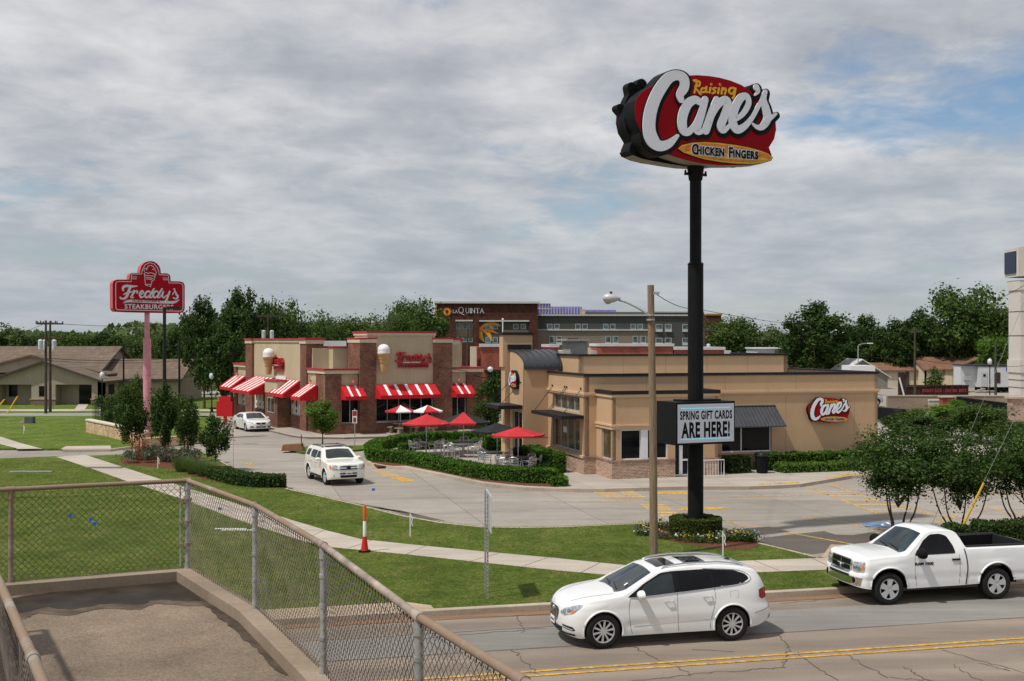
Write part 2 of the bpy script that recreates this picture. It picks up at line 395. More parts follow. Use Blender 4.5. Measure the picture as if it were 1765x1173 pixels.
BLUEP = plain('blue_paint', (.15, .22, .34), .85, var=.35, vs_=4)
DARKLOT = asphalt('damp_concrete', (.12, .105, .092), .2)
MULCH = plain('mulch', (.12, .045, .025), .95, var=.5, vs_=12, bump=1, bs=25)
STUC = stucco('tan_stucco', (.53, .355, .215), .05, .035)
STUCF = stucco('cream_stucco', (.5, .41, .28), streak=.1)
TRIM = stucco('tan_trim', (.6, .42, .27), streak=.04)
CREAM = stucco('cream_trim', (.62, .53, .4), streak=.08)
BRK = brick('red_brown_brick', (.13, .045, .03), (.25, .1, .06), (.24, .15, .11), .24, .085, .016)
BRT = brick('tumbled_tan_brick', (.42, .26, .18), (.25, .12, .085), (.5, .4, .32), .2, .07, .014, (.7, 1.35))
BRC = brick('brick_cap', (.2, .1, .08), (.3, .17, .13), (.4, .3, .25), .07, .2, .01)
BRH = brick('hotel_brick', (.075, .028, .02), (.12, .04, .027), (.1, .05, .04), .4, .15, .012)
BRR = brick('bright_red_brick', (.3, .07, .045), (.38, .1, .06), (.3, .15, .12), .3, .1, .01)
BLK = plain('black_metal', (.013, .013, .015), .55, var=.2, spec=.25)
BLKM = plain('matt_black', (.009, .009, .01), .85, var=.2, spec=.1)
BLKS = plain('black_sign_case', (.008, .0085, .009), .6, var=.2, spec=.15)
DGREY = plain('dark_grey_metal', (.06, .062, .07), .5, .5, var=.15)
def seamroof():
    m, t, b = newmat('standing_seam_roof'); v = objco(t)
    b.inputs['Base Color'].default_value = (.05, .052, .06, 1); b.inputs['Roughness'].default_value = .42; b.inputs['Metallic'].default_value = .4
    return m
SEAM = seamroof()
REDC = plain('red_coping', (.36, .02, .025), .5, var=.08)
REDA = plain('red_awning_fabric', (.5, .015, .022), .75, var=.06)
WHTA = plain('white_awning_fabric', (.8, .78, .76), .8, var=.04)
REDU = plain('red_umbrella_fabric', (.46, .03, .035), .85, var=.12)
REDS = plain('red_sign_paint', (.38, .004, .014), .6, var=.05, spec=.12)
PINK = plain('faded_pink_paint', (.58, .24, .28), .5, var=.2, vs_=1.5)
SIDEP = plain('faded_red_edge', (.5, .09, .11), .5, var=.1)
WHTS = plain('white_sign_paint', (.62, .62, .66), .45, var=.03)
CANRED = plain('oval_red_paint', (.31, .004, .009), .6, var=.03, spec=.1)
LETT = plain('pale_grey_letters', (.8, .8, .86), .4, var=.02)
YELS = plain('sign_yellow', (.75, .42, .02), .45, var=.05)
ORNS = plain('sign_orange', (.62, .2, .015), .45, var=.25, vs_=6)
ORN = plain('bright_orange', (.8, .26, .02), .5, var=.1)
ALU = plain('aluminium', (.62, .63, .65), .35, .8, var=.1)
GALV = plain('galvanised_steel', (.42, .42, .41), .5, .55, var=.25, vs_=14)
def rustmat():
    m, t, b = newmat('rusty_rail'); v = objco(t)
    f = tnoise(t, 2.2, 7, .7, v); g = tnoise(t, 30, 5, .7, v)
    c = tramp(t, tmath(t, 'ADD', tmath(t, 'MULTIPLY', f, .7), tmath(t, 'MULTIPLY', g, .3)), [(.36, (.34, .32, .29)), (.48, (.25, .185, .13)), (.66, (.26, .16, .095))])
    t.links.new(c, b.inputs['Base Color']); b.inputs['Roughness'].default_value = .8; b.inputs['Metallic'].default_value = .15
    tbump(t, b, g, .004, .6); return m
RUST = rustmat()
WIRE = plain('rusty_wire', (.105, .085, .07), .75, .3, var=.35, vs_=3)
WIRE2 = plain('dull_wire', (.15, .12, .09), .6, .4, var=.4, vs_=6)
WOOD = None
def woodpole():
    m, t, b = newmat('weathered_wood'); v = objco(t)
    mp = tnode(t, 'ShaderNodeMapping'); mp.inputs['Scale'].default_value = (14, 14, .8); t.links.new(v, mp.inputs[0])
    f = tnoise(t, 2, 7, .75, mp.outputs[0])
    t.links.new(tramp(t, f, [(.3, (.11, .075, .045)), (.5, (.22, .155, .095)), (.72, (.33, .25, .165))]), b.inputs['Base Color'])
    b.inputs['Roughness'].default_value = .95; tbump(t, b, f, .02, .8); return m
WOOD = woodpole()
BARK = plain('bark', (.1, .075, .05), .95, var=.4, vs_=6, bump=.8, bs=18)
PAINT = plain('white_car_paint', (.8, .8, .79), .28, var=.01, coat=1)
PAINTC = plain('pearl_white_paint', (.8, .78, .71), .3, var=.01, coat=1)
SILV = plain('silver_car_paint', (.42, .44, .48), .3, .5, var=.02, coat=1)
CGL = glass('car_glass', (.014, .02, .022), .04, .55)
CGT = glass('tinted_car_glass', (.003, .003, .004), .05, .25)
WGL = glass('shop_glass', (.004, .005, .006), .05, .22)
WGT = glass('tan_reflecting_glass', (.05, .04, .027), .08, .5)
TYRE = plain('tyre_rubber', (.018, .018, .018), .85, var=.2)
RIM = plain('alloy_rim', (.62, .63, .65), .3, .45, var=.05)
CHRM = plain('chrome', (.75, .76, .78), .12, 1, var=.02)
HLGT = plain('headlight_lens', (.5, .53, .55), .08, .5, var=.5, vs_=14)
TAIL = plain('tail_lens', (.35, .008, .015), .15, var=.1)
AMB = plain('amber_lens', (.75, .16, .02), .2, var=.1)
PLST = plain('dark_trim_plastic', (.02, .02, .022), .6, var=.1)
SEAMC = plain('panel_gap', (.12, .12, .125), .8)
WGREY = plain('window_frame_grey', (.42, .46, .47), .5, .2, var=.05)
WFR = plain('window_frame_white', (.7, .7, .72), .5, var=.04)
LED = None
def ledmat():
    m, t, b = newmat('led_panel'); v = objco(t)
    mp = tnode(t, 'ShaderNodeMapping'); mp.inputs['Scale'].default_value = (1.2, 1, 9); t.links.new(v, mp.inputs[0])
    f = tnoise(t, 2.2, 5, .7, mp.outputs[0])
    c = tramp(t, f, [(.32, (.3, .5, .53)), (.45, (.5, .52, .55)), (.6, (.47, .45, .55)), (.72, (.55, .6, .6))])
    b.inputs['Base Color'].default_value = (.05, .05, .05, 1); t.links.new(c, b.inputs['Emission Color']); b.inputs['Emission Strength'].default_value = .5
    b.inputs['Roughness'].default_value = .5; return m
LED = ledmat()
SHING = None
def shingle(name, c):
    m, t, b = newmat(name); v = objco(t)
    n = tnode(t, 'ShaderNodeTexBrick'); n.inputs['Scale'].default_value = 1; n.inputs['Brick Width'].default_value = .5; n.inputs['Row Height'].default_value = .3
    sx = tnode(t, 'ShaderNodeSeparateXYZ'); t.links.new(v, sx.inputs[0]); cb = tnode(t, 'ShaderNodeCombineXYZ')
    t.links.new(sx.outputs[0], cb.inputs[0]); t.links.new(sx.outputs[2], cb.inputs[1]); t.links.new(cb.outputs[0], n.inputs['Vector'])
    n.inputs['Color1'].default_value = col4(c); n.inputs['Color2'].default_value = col4(tuple(x*1.35 for x in c)); n.inputs['Mortar'].default_value = col4(tuple(x*.6 for x in c))
    n.inputs['Mortar Size'].default_value = .012
    c2 = tmix(t, 1.0, n.outputs['Color'], tramp(t, tnoise(t, .8, 6, .75, v), [(.3, (.78,)*3), (.7, (1.2,)*3)]), 'MULTIPLY')
    t.links.new(c2, b.inputs['Base Color']); b.inputs['Roughness'].default_value = .95; return m
SHB = shingle('brown_shingles', (.125, .09, .065)); SHR = shingle('rust_shingles', (.17, .085, .05))
SIDING = stucco('beige_siding', (.38, .32, .25)); WHB = stucco('cream_painted_brick', (.6, .52, .38), streak=.2)
LIME = None
def limestone():
    m, t, b = newmat('limestone_blocks'); uv, oc = boxuv(t)
    n = tnode(t, 'ShaderNodeTexVoronoi'); n.inputs['Scale'].default_value = 3.2; t.links.new(uv, n.inputs['Vector'])
    e = tnode(t, 'ShaderNodeTexVoronoi', feature='DISTANCE_TO_EDGE'); e.inputs['Scale'].default_value = 3.2; t.links.new(uv, e.inputs['Vector'])
    sc_ = tnode(t, 'ShaderNodeSeparateColor'); t.links.new(n.outputs['Color'], sc_.inputs[0])
    c = tramp(t, sc_.outputs[0], [(0, (.5, .34, .18)), (.5, (.62, .48, .3)), (1, (.42, .24, .12))])
    t.links.new(tmix(t, tramp(t, e.outputs['Distance'], [(.0, (0,)*3), (.06, (1,)*3)]), (.3, .2, .12), c), b.inputs['Base Color']); b.inputs['Roughness'].default_value = .95
    tbump(t, b, e.outputs['Distance'], .05, .8); return m
LIME = limestone()
LCAP = stucco('limestone_cap', (.62, .54, .42))
LF_H = leafmat('hedge_leaves', [(.018, .05, .006), (.05, .12, .013), (.11, .21, .028)])
LF_D = leafmat('dark_tree_leaves', [(.012, .027, .007), (.032, .062, .014), (.072, .118, .027)])
LF_M = leafmat('myrtle_leaves', [(.014, .033, .008), (.036, .072, .016), (.08, .135, .03)])
LF_O = leafmat('oak_leaves', [(.02, .042, .01), (.05, .09, .02), (.105, .158, .037)])
LF_B = leafmat('bright_leaves', [(.04, .08, .012), (.08, .15, .025), (.14, .22, .045)], .35)
LF_F = leafmat('far_leaves', [(.035, .058, .02), (.07, .105, .035), (.115, .155, .055)])
LF_G = leafmat('grey_shrub_leaves', [(.05, .07, .04), (.1, .12, .08), (.16, .17, .13)])
GRB = leafmat('grass_tuft', [(.06, .1, .03), (.1, .16, .05), (.17, .22, .09)])
DARKC = plain('dark_foliage_core', (.008, .016, .005), 1.0, var=.4)  # near-black colour stands in for shade deep inside foliage

# ------------------------------------------------------------------ foliage
rng = np.random.default_rng(3)
def leaf_mesh(name, pts, nrm, size, mat, jit=.9, aspect=.6, rs=.35):
    """one quad leaf (bent in a V) for each point, faces roughly along nrm"""
    n = len(pts); pts = np.asarray(pts, float); nrm = np.asarray(nrm, float)
    d = nrm+rng.normal(0, jit, (n, 3)); d /= np.linalg.norm(d, axis=1)[:, None]+1e-9
    r = rng.normal(0, 1, (n, 3)); u = np.cross(d, r); u /= np.linalg.norm(u, axis=1)[:, None]+1e-9; w = np.cross(d, u)
    s = size*(1+rs*rng.normal(0, 1, n)).clip(.4, 2)[:, None]
    a = pts-u*s*.5; b = pts+w*s*aspect*.5; c = pts+u*s*.5; e = pts-w*s*aspect*.5+d*s*.12
    v = np.stack([a, b, c, e], 1).reshape(-1, 3)
    me = bpy.data.meshes.new(name); me.vertices.add(4*n); me.vertices.foreach_set('co', v.ravel())
    me.loops.add(4*n); me.loops.foreach_set('vertex_index', np.arange(4*n, dtype=np.int32))
    me.polygons.add(n); me.polygons.foreach_set('loop_start', np.arange(0, 4*n, 4, dtype=np.int32)); me.polygons.foreach_set('loop_total', np.full(n, 4, dtype=np.int32))
    me.materials.append(mat); me.update(calc_edges=True); return me
def crown_pts(n, rx, ry, rz, cz, nc=26, cr=.33, seed=0, shape='round', fill=.25):
    g = np.random.default_rng(seed); cs = []
    while len(cs) < nc:
        p = g.uniform(-1, 1, 3); q = np.linalg.norm(p)
        if q > 1 or q < .35: continue
        if shape == 'cone': k = 1-.55*(p[2]*.5+.5); p = p*np.array([k*1.2, k*1.2, 1])
        if shape == 'vase': k = .55+.5*(p[2]*.5+.5); p = p*np.array([k*1.1, k*1.1, 1])
        cs.append(p*.8)
    cs = np.array(cs); rad = cr*g.uniform(.6, 1.25, nc)
    idx = g.integers(0, nc, n); d = g.normal(0, 1, (n, 3)); d /= np.linalg.norm(d, axis=1)[:, None]
    rr = rad[idx][:, None]*(g.uniform(fill, 1, n)[:, None]**.45)*(1+.25*g.normal(0, 1, n)[:, None]).clip(.3, 1.6)
    p = cs[idx]+d*rr; nr = d+p*.4+np.array([0, 0, .35])
    S = np.array([rx, ry, rz]); p = p*S; p[:, 2] += cz
    return p, nr, cs*S+np.array([0, 0, cz])
def tree_proto(name, label, cat, h, cw, ch, n, leaf, mat, seed, trunk_r, trunks=1, shape='round', nc=26, cr=.33, group=None, lean=0, fill=.25, tint=None):
    """h: total height, cw: crown width, ch: crown height"""
    t = thing(name, label, cat, (0, 0, 0), 0, group); cz = h-ch/2
    p, nr, cs = crown_pts(n, cw/2, cw/2, ch/2, cz, nc, cr, seed, shape, fill)
    me = leaf_mesh('crown', p, nr, leaf, mat); o = bpy.data.objects.new('crown', me); C.objects.link(o); o.parent = t
    g = random.Random(seed); mb = MB(); z0 = h-ch
    for k in range(trunks):
        an = 2*PI*k/max(trunks, 1)+g.random(); sp_ = (.0 if trunks == 1 else .1*cw)
        bx, by = (0, 0) if trunks == 1 else (.09*cw*math.cos(an), .09*cw*math.sin(an))
        tx, ty = math.cos(an)*sp_*1.5, math.sin(an)*sp_*1.5
        pts = [(bx, by, -.1), (bx+tx*.15+g.uniform(-.03, .03), by+ty*.15, z0*.45), (bx+tx*.6, by+ty*.6+g.uniform(-.05, .05), z0*1.0), (bx+tx*1.1, by+ty*1.1, z0+ch*.45)]
        mb.tube(catmull([(*q,) for q in pts], 4), [trunk_r*(1-.7*i/12) for i in range(13)], None, 7)
    for i in range(min(9, len(cs))):
        c = cs[i*len(cs)//9]; an = math.atan2(c[1], c[0])
        mb.tube(catmull([(0, 0, z0*.8+ch*.05), (c[0]*.4, c[1]*.4, z0*.6+c[2]*.4), tuple(c)], 4), [trunk_r*.45*(1-.8*i2/8) for i2 in range(9)], None, 5)
    mb.build('trunk', BARK, t, 40); return t
# ================================================================== GROUND
RD = Fr(-2.06, 27.9, 13.3)                       # the main road: a along its far kerb, b away from the camera
def wpts(l, z): return [(lambda q: (q.x, q.y))(P(x, y, z)) for x, y in l]
def slab(name, poly, z, mat, skirt=.14, kind='structure', label=None):
    mb = MB(); mb.prism(poly, z-skirt, z, mat); o = mb.build(name, mat); return tag(o, label, None, None, kind)
def strip_box(mb, pts, w, z0, z1, m=None):
    """a kerb: box section swept along a polyline; pts on its outer edge, body to the left of travel by w"""
    n = len(pts); L_ = []
    for i in range(n):
        p, q = Vector(pts[max(i-1, 0)]), Vector(pts[min(i+1, n-1)]); d = (q-p).normalized(); nx, ny = -d.y, d.x
        L_.append((pts[i][0]+nx*w, pts[i][1]+ny*w))
    vv = []
    for i in range(n): vv += [(*pts[i], z0), (*pts[i], z1-.02), (pts[i][0]+(L_[i][0]-pts[i][0])*.12, pts[i][1]+(L_[i][1]-pts[i][1])*.12, z1), (*L_[i], z1), (*L_[i], z0)]
    fs = []
    for i in range(n-1):
        for k in range(5): fs.append((i*5+k, i*5+(k+1) % 5, (i+1)*5+(k+1) % 5, (i+1)*5+k))
    fs += [(4, 3, 2, 1, 0), tuple((n-1)*5+k for k in range(5))]
    mb.add(vv, [f[::-1] for f in fs], m)
def kerb(name, pts, w=.16, z0=-.05, z1=.165, mat=None):
    mb = MB(); strip_box(mb, pts, w, z0, z1); return tag(mb.build(name, mat or KERB, fix=True), kind='structure')
def sheet(name, polys, z, mat, kind='structure', th=.003):
    mb = MB()
    for p in polys: mb.prism(p, z-th, z, mat)
    return tag(mb.build(name, mat), kind=kind)

g = MB(); g.add([(-1500, -200, -.16), (1500, -200, -.16), (1500, 2600, -.16), (-1500, 2600, -.16)], [(0, 1, 2, 3)])
tag(g.build('ground', GRF), kind='structure')
def rdp(a, b): q = RD.w(a, b); return (q.x, q.y)
# main road (patched asphalt)
slab('main_road', [rdp(-70, -13), rdp(90, -13), rdp(90, .02), rdp(-70, .02)], 0.0, ROAD, .1)
sheet('repaired_asphalt_strip', [[rdp(-60, -3.35), rdp(5.6, -3.3), rdp(5.9, -1.55), rdp(-60, -1.75)], [rdp(5.6, -3.3), rdp(90, -3.3), rdp(90, -1.35), rdp(6.6, -1.3), rdp(5.9, -1.55)]], .006, PATCH)
sheet('gutter', [[rdp(-60, -.42), rdp(-10, -.4), rdp(0, -.36), rdp(8, -.4), rdp(20, -.38), rdp(60, -.4), rdp(60, -.005), rdp(-60, -.005)]], .010, GUT)
def ylines(name, segs, z, w=.11, mat=YEL):
    mb = MB()
    for s in segs:
        mb.ribbon([(x, y, w) for x, y in s] if len(s[0]) == 2 else s, z-.002, z, mat, 'z', 2, False)
    return tag(mb.build(name, mat, fix=True), kind='structure')
ylines('centre_line', [[rdp(-40, -5.05), rdp(80, -5.0)], [rdp(-40, -5.34), rdp(80, -5.29)]], .012, .105, YEL)
# cracks
def crackline(p, q, jit, n, g):
    out = []
    for i in range(n+1):
        t = i/n; x, y = p[0]+(q[0]-p[0])*t, p[1]+(q[1]-p[1])*t
        out.append((x+g.uniform(-jit, jit), y+g.uniform(-jit, jit), .009+.018*g.random()*.6))
    return out
g = random.Random(5); mb = MB()
def A(px, py): q = P(px, py, 0); return (q.x, q.y)
CR = [((1090, 1115), (1190, 1163)), ((1190, 1163), (1350, 1150)), ((1350, 1150), (1360, 1118)), ((1372, 1125), (1440, 1173)), ((1360, 1118), (1345, 1095)), ((1450, 1125), (1530, 1168)),
      ((1560, 1150), (1600, 1175)), ((1620, 1120), (1765, 1160)), ((1190, 1163), (1080, 1176)), ((730, 1100), (940, 1083)), ((740, 1066), (960, 1060)), ((885, 1120), (930, 1165)), ((893, 1062), (902, 1090)), ((1640, 1145), (1700, 1180)), ((1345, 1040), (1440, 1032)), ((1530, 1168), (1640, 1176))]
for a_, b_ in CR:
    mb.ribbon(crackline(A(*a_), A(*b_), .06, 14, g), .010, .0135, CRACK, 'z', 1, False)
for k in range(16):
    a = g.uniform(-8, 26); b = g.choice([-4.2, -4.6, -5.9, -6.6, -7.4, -8]); L = g.uniform(.8, 3)
    mb.ribbon(crackline(rdp(a, b), rdp(a+L*g.choice([1, .3]), b+g.uniform(-.8, .8)), .05, 10, g), .010, .0133, CRACK, 'z', 1, False)
mb.ribbon(crackline(rdp(-30, -1.72), rdp(5.5, -1.58), .02, 60, g), .010, .0131, CRACK, 'z', 1, False)
mb.ribbon(crackline(rdp(-30, -3.36), rdp(60, -3.31), .02, 130, g), .010, .0129, CRACK, 'z', 1, False)
tag(mb.build('road_cracks', CRACK), kind='structure')

# parking lot and its side road: one concrete sheet
slab('parking_lot', [rdp(-90, .3), rdp(95, .3), rdp(95, 130), rdp(-100, 95)], .02, LOT, .1)
kerb('road_kerb', [rdp(a, 0) for a in range(60, -61, -6)][::-1], .17, -.05, .165)
# ---- lawns
lotedge = [(500, 842), (560, 855), (621, 869), (691, 886.5), (760, 899), (832, 906.7), (900, 907.5), (960, 906.7), (1040, 903.5), (1110, 900.5), (1170, 895), (1235, 904), (1304, 933), (1360, 946), (1414, 959.5)]
lw = wpts([(-400, 806), (0, 789.5), (92, 786), (141, 785.3), (209, 782.8), (240, 781), (262, 776), (300, 773), (345, 778), (380, 792), (405, 806), (440, 822)]+lotedge+[(1431, 963), (1765, 951), (2300, 936)], .15)
lawn = lw+[rdp(60, .16), rdp(-60, .16)]
slab('front_lawn', lawn[::-1], .15, GR, .2)
kerb('lawn_kerb', wpts([(380, 792), (405, 806), (440, 822)]+lotedge, .165)[::-1], .14, -.05, .158)
swU = [(147, 783.5), (210, 804), (275, 825), (331.6, 843.6), (400, 865), (480, 889), (560, 913), (623, 929), (700, 937), (832, 950), (960, 961.5), (1080, 974), (1180, 972), (1283, 966), (1340, 963.8), (1427, 961), (1765, 950), (2200, 937)]
swL = [(97, 787), (160, 808), (218, 828.6), (316, 860), (400, 892), (470, 915), (529, 934), (575, 943), (691, 954), (832, 969), (960, 982.7), (1080, 993), (1180, 993), (1302, 986.5), (1340, 984.5), (1431, 981), (1765, 969), (2200, 954)]
sheet('sidewalk', [wpts(swU, .155)[i:i+2]+wpts(swL, .155)[i:i+2][::-1] for i in range(len(swU)-1)], .156, WALK)
mb = MB()
for i, (u, l) in enumerate([((470, 886), (440, 905)), ((560, 913), (520, 931)), ((640, 931), (600, 945)), ((735, 940), (700, 955)), ((860, 953), (810, 967)), ((945, 960), (900, 976)), ((1035, 969), (1000, 987)), ((1300, 965.5), (1345, 984)), ((1400, 962), (1440, 981)), ((390, 862), (350, 873))]):
    p, q = P(*u, .156), P(*l, .156); mb.ribbon([(p.x, p.y, .025), (q.x, q.y, .025)], .155, .159, CRACK, 'z', 1, False)
tag(mb.build('sidewalk_joints', CRACK), kind='structure')
# concrete inlet apron beside the road and driveway flare
ap = [rdp(-9.6, .9), rdp(-.35, 1.0), rdp(.2, .5), rdp(.2, .15), rdp(-9.9, .15)]
slab('inlet_apron', ap, .17, APRON, .1)
# concrete corner by the manhole
sheet('driveway_flare', [wpts([(1416, 960), (1432, 938), (1500, 940), (1765, 936), (1765, 949), (1431, 961.5)], .158)], .16, APRON)
mh = P(1462, 948, .16)
tag((lambda m_: m_.build('manhole_cover', None))((lambda m_: (m_.cyl(mh.x, mh.y, .16, .172, .42, None, plain('manhole_iron', (.1, .07, .055), .8, .3), 28), m_)[1])(MB())), 'round rusty manhole cover in the concrete beside the truck bonnet', 'manhole')
# left: lawn across the side road, far street, pavements
lb = wpts([(-420, 768), (-60, 770), (0, 752), (38, 764), (73, 773), (105, 773), (190, 773), (235, 768), (262, 762), (300, 759), (345, 752), (372, 738), (384, 722), (330, 716), (-500, 717)], .13)
slab('side_lawn', lb, .13, GR2, .2)
slab('grass_verge', wpts([(-300, 770), (-60, 772), (0, 765), (14, 768), (26, 772.5), (0, 772.6), (-300, 782)], .13), .13, GR2, .2)
kerb('side_kerb', wpts([(108, 774.6), (150, 774.2), (190, 773.6), (240, 767.5), (300, 763), (350, 757), (376, 742), (386, 724)], .17), .16, -.02, .17)
sheet('inlet_slab', [wpts([(104, 774), (114, 768.6), (190, 767.5), (192, 773)], .15)], .155, WALK)
sheet('cross_walk_slab', [wpts([(-200, 700+45), (-60, 742), (0, 752), (38, 764), (73, 773), (30, 773.5), (26, 771.5), (0, 765), (-60, 770), (-200, 775)], .15)], .152, WALK)
ft = lambda y0, y1, x0=-500, x1=420: [tuple(P(x, y, .12)[:2]) for x, y in ((x0, y0), (x1, y0), (x1, y1), (x0, y1))]
sheet('far_street', [ft(716.6, 711.8)], .135, asphalt('far_asphalt', (.27, .26, .245)))
sheet('far_pavement', [ft(708.8, 705.6, -500, 560)], .15, WALK)
sheet('far_verge', [ft(711.8, 708.8), ft(705.6, 685, -500, 360)], .128, GR2)
cw = [tuple(P(x, y, .15)[:2]) for x, y in ((128, 705.7), (146, 705.7), (157, 690), (140, 690))]
sheet('church_walk', [cw], .16, WALK)
sheet('back_lot', [[tuple(P(x, y, .1)[:2]) for x, y in ((318, 700), (420, 700), (430, 672), (322, 672))]], .1, LOT)
sheet('back_lawn', [[tuple(P(x, y, .1)[:2]) for x, y in ((240, 705), (430, 703), (425, 683), (300, 683))]], .11, GR2)
# ---- Cane's patio island with its kerb
isl = [(636, 780), (633, 787), (640, 797), (668, 802), (700, 804.5), (766, 817), (832.6, 831), (870, 836), (906, 839), (960, 841), (1040, 841.5), (1177, 837.5), (1289, 837.5), (1340, 835.5), (1374, 833.5), (1420, 826), (1464, 818.7), (1700, 812), (1850, 808)]
islw = wpts(isl, .16)
slab('restaurant_pavement', (islw+[(48, 66), (40, 86), (4, 80), (-5, 76.5)]+wpts([(760, 752), (700, 757), (655, 766)], .16))[::-1], .15, PATIO, .2)
kerb('patio_kerb', islw[::-1], .17, -.02, .168)
kerb('painted_kerb', wpts([(1310, 833.9), (1340, 832.9), (1378, 831)], .172), .19, -.01, .176, YEL)
kerb('painted_kerb', wpts([(1430, 824.8), (1464, 817.2), (1500, 816)], .172), .19, -.01, .176, YEL)
# Freddy's pavement
FD = Fr(-12.95, 80.2, 28)
fp = [(-2.2, 26), (-2.1, .5), (-1.6, -1.2), (.5, -2.6), (7, -3.6), (16, -3.9), (18, 2), (14, 26)]
fpw = [tuple(FD.w(*q)[:2]) for q in fp]
slab('burger_pavement', fpw, .15, PATIO, .2)
kerb('burger_kerb', fpw[:6], .15, -.02, .16)
# little tree island
ti = wpts([(497, 774), (520, 769), (560, 768.5), (600, 767.5), (638, 766), (640, 772), (600, 776), (560, 778.5), (520, 779)], .14)
slab('tree_island', ti, .13, GR2, .15)
# lot paint
def PL(px, py): q = P(px, py, .02); return (q.x, q.y)
ylines('lot_lines', [[PL(928, 863.5), PL(1040, 863.6), PL(1424, 852)], [PL(1252, 898.5), PL(1480, 939.6), PL(1520, 947)], [PL(1384, 891), PL(1480, 905), PL(1545, 918)],
    [PL(1381, 834), PL(1480, 873), PL(1530, 891)], [PL(1432, 834), PL(1510, 862), PL(1640, 893)], [PL(1640, 894), PL(1765, 905)], [PL(1424, 852), PL(1765, 848)], [PL(1612, 902), PL(1650, 888)], [PL(1690, 872), PL(1765, 890)]], .026, .11, YEL)
ylines('hatch_lines', [[PL(1400+dx, 842+dy), PL(1452+dx*1.25, 842.5+dy*.96)] for dx, dy in ((14, 5), (30, 12), (50, 20), (72, 28), (95, 36), (120, 44))], .0262, .24, YEL2)
def pp(l): return [PL(*q) for q in l]
sheet('painted_arrows', [pp([(1168, 877.5), (1180, 873.6), (1228, 873.5), (1264, 874.5), (1232, 878.7), (1228, 877.6), (1168, 879.5)]), pp([(1133, 848), (1187, 846.8), (1188, 851), (1133, 852)]),
    pp([(670, 823), (690, 821.5), (714, 827), (712, 830), (690, 829.5), (684, 826.5)]), pp([(419, 798.5), (432, 797), (440, 800), (430, 801.3)])], .0262, YEL)
def slats(x0, y0, x1, y1, n, dx):
    out = []
    for i in range(n):
        t = i/n; y = y0+(y1-y0)*t; h = (y1-y0)/n*.55; out.append(pp([(x0+dx*t, y), (x1+dx*t, y), (x1+dx*(t+.5/n), y+h), (x0+dx*(t+.5/n), y+h)]))
    return out
sheet('worn_lane_lettering', slats(1022, 848, 1060, 858, 4, 22)+slats(1062, 846, 1092, 858, 4, 24)+slats(1103, 869, 1146, 881, 4, 18)+slats(1130, 882, 1165, 891, 2, 10)+slats(640, 810, 664, 817, 3, 18)+slats(650, 817, 684, 822, 2, 10)+slats(600, 768, 645, 776, 2, -8), .0264, YEL2)
def isa(cx, cy):
    q = P(cx, cy, .02); mb = MB(); w = .75
    for (x, y) in [(q.x, q.y)]:
        mb.prism([(x-w*1.6, y-w*.8), (x+w*1.5, y-w*.7), (x+w*1.7, y+w*.9), (x-w*1.4, y+w*.8)], .022, .026, BLUEP)
        W_ = WHTA; mb.ribbon([(x-.1, y+.5, .1), (x-.1, y, .1), (x+.3, y, .1), (x+.45, y-.4, .1)], .023, .0275, W_, 'z', 3, False)
        mb.ribbon([(x-.05, y-.45, .09), (x-.45, y-.2, .09), (x-.35, y+.15, .09)], .023, .0277, W_, 'z', 4, False)
    return tag(mb.build('accessible_bay_mark'), kind='structure')
isa(1541, 904); isa(1752, 903)
sheet('damp_patch', [pp([(1300, 934), (1316, 927), (1330, 925), (1372, 920), (1420, 915), (1440, 921), (1470, 922), (1500, 917), (1540, 922), (1560, 936), (1520, 945), (1470, 946), (1400, 955), (1360, 947)]),
      pp([(520, 858), (570, 861), (640, 874), (690, 879), (740, 891), (770, 898), (722, 894), (640, 871)])], .0235, DARKLOT)
# mulch beds
def bed(name, l, z=.16): return slab(name, wpts(l, z), z, MULCH, .05)
bed('mulch_bed', [(205, 789), (212, 799), (250, 803), (300, 808), (312, 800), (380, 806), (350, 790), (330, 778), (300, 774), (262, 777), (240, 781.5)])
bed('mulch_strip', [(300, 808), (350, 825), (400, 834), (470, 841), (496, 841), (490, 829), (440, 820), (400, 807), (372, 800)], .158)
bed('mulch_ring', [(1098, 915), (1104, 905), (1140, 902), (1200, 905), (1246, 915), (1300, 926), (1308, 940), (1290, 946), (1240, 945.5), (1190, 938), (1140, 928)])
bed('mulch_line', [(640, 796), (650, 803), (700, 802), (766, 815), (832.6, 829), (905, 836.5), (962, 839), (966, 826), (900, 824), (780, 806), (700, 786), (660, 772), (640, 776)], .157)
slab('tree_strip', wpts([(1432, 947), (1500, 932), (1560, 911), (1640, 905), (1765, 900), (2000, 890), (2000, 925), (1765, 936), (1600, 943)], .15), .15, MULCH, .15)

# ================================================================== DECK AND CHAIN LINK FENCE
ZT = 3.87
outer = [(-9.6, 11.57), (-5.77, 13.36), (-3.97, 14.2), (-2.67, 12.06), (-1.577, 9.70), (-.575, 7.18), (.05, 5.84), (.62, 4.5), (1.35, 2.6), (1.35, -5), (-9.6, -5)]
meas = outer
def inset(pts, d):
    out = []; n = len(pts)
    for i in range(n):
        p, c_, q = Vector(pts[i-1]), Vector(pts[i]), Vector(pts[(i+1) % n])
        d1, d2 = (c_-p).normalized(), (q-c_).normalized(); n1, n2 = Vector((d1.y, -d1.x)), Vector((d2.y, -d2.x)); m = (n1+n2).normalized(); out.append(tuple(c_+m*d/max(.3, m.dot(n1))))
    return out
outer = inset(outer, -.06)
dk = thing('viewing_deck', 'raised brown aggregate concrete deck with a low kerb inside the chain link fence', 'deck', (0, 0, 0))
MB().prism(outer, -.1, ZT-.125, DECKM).build('floor_slab', DECKM, dk)
inn = inset(outer, .235); mb = MB()
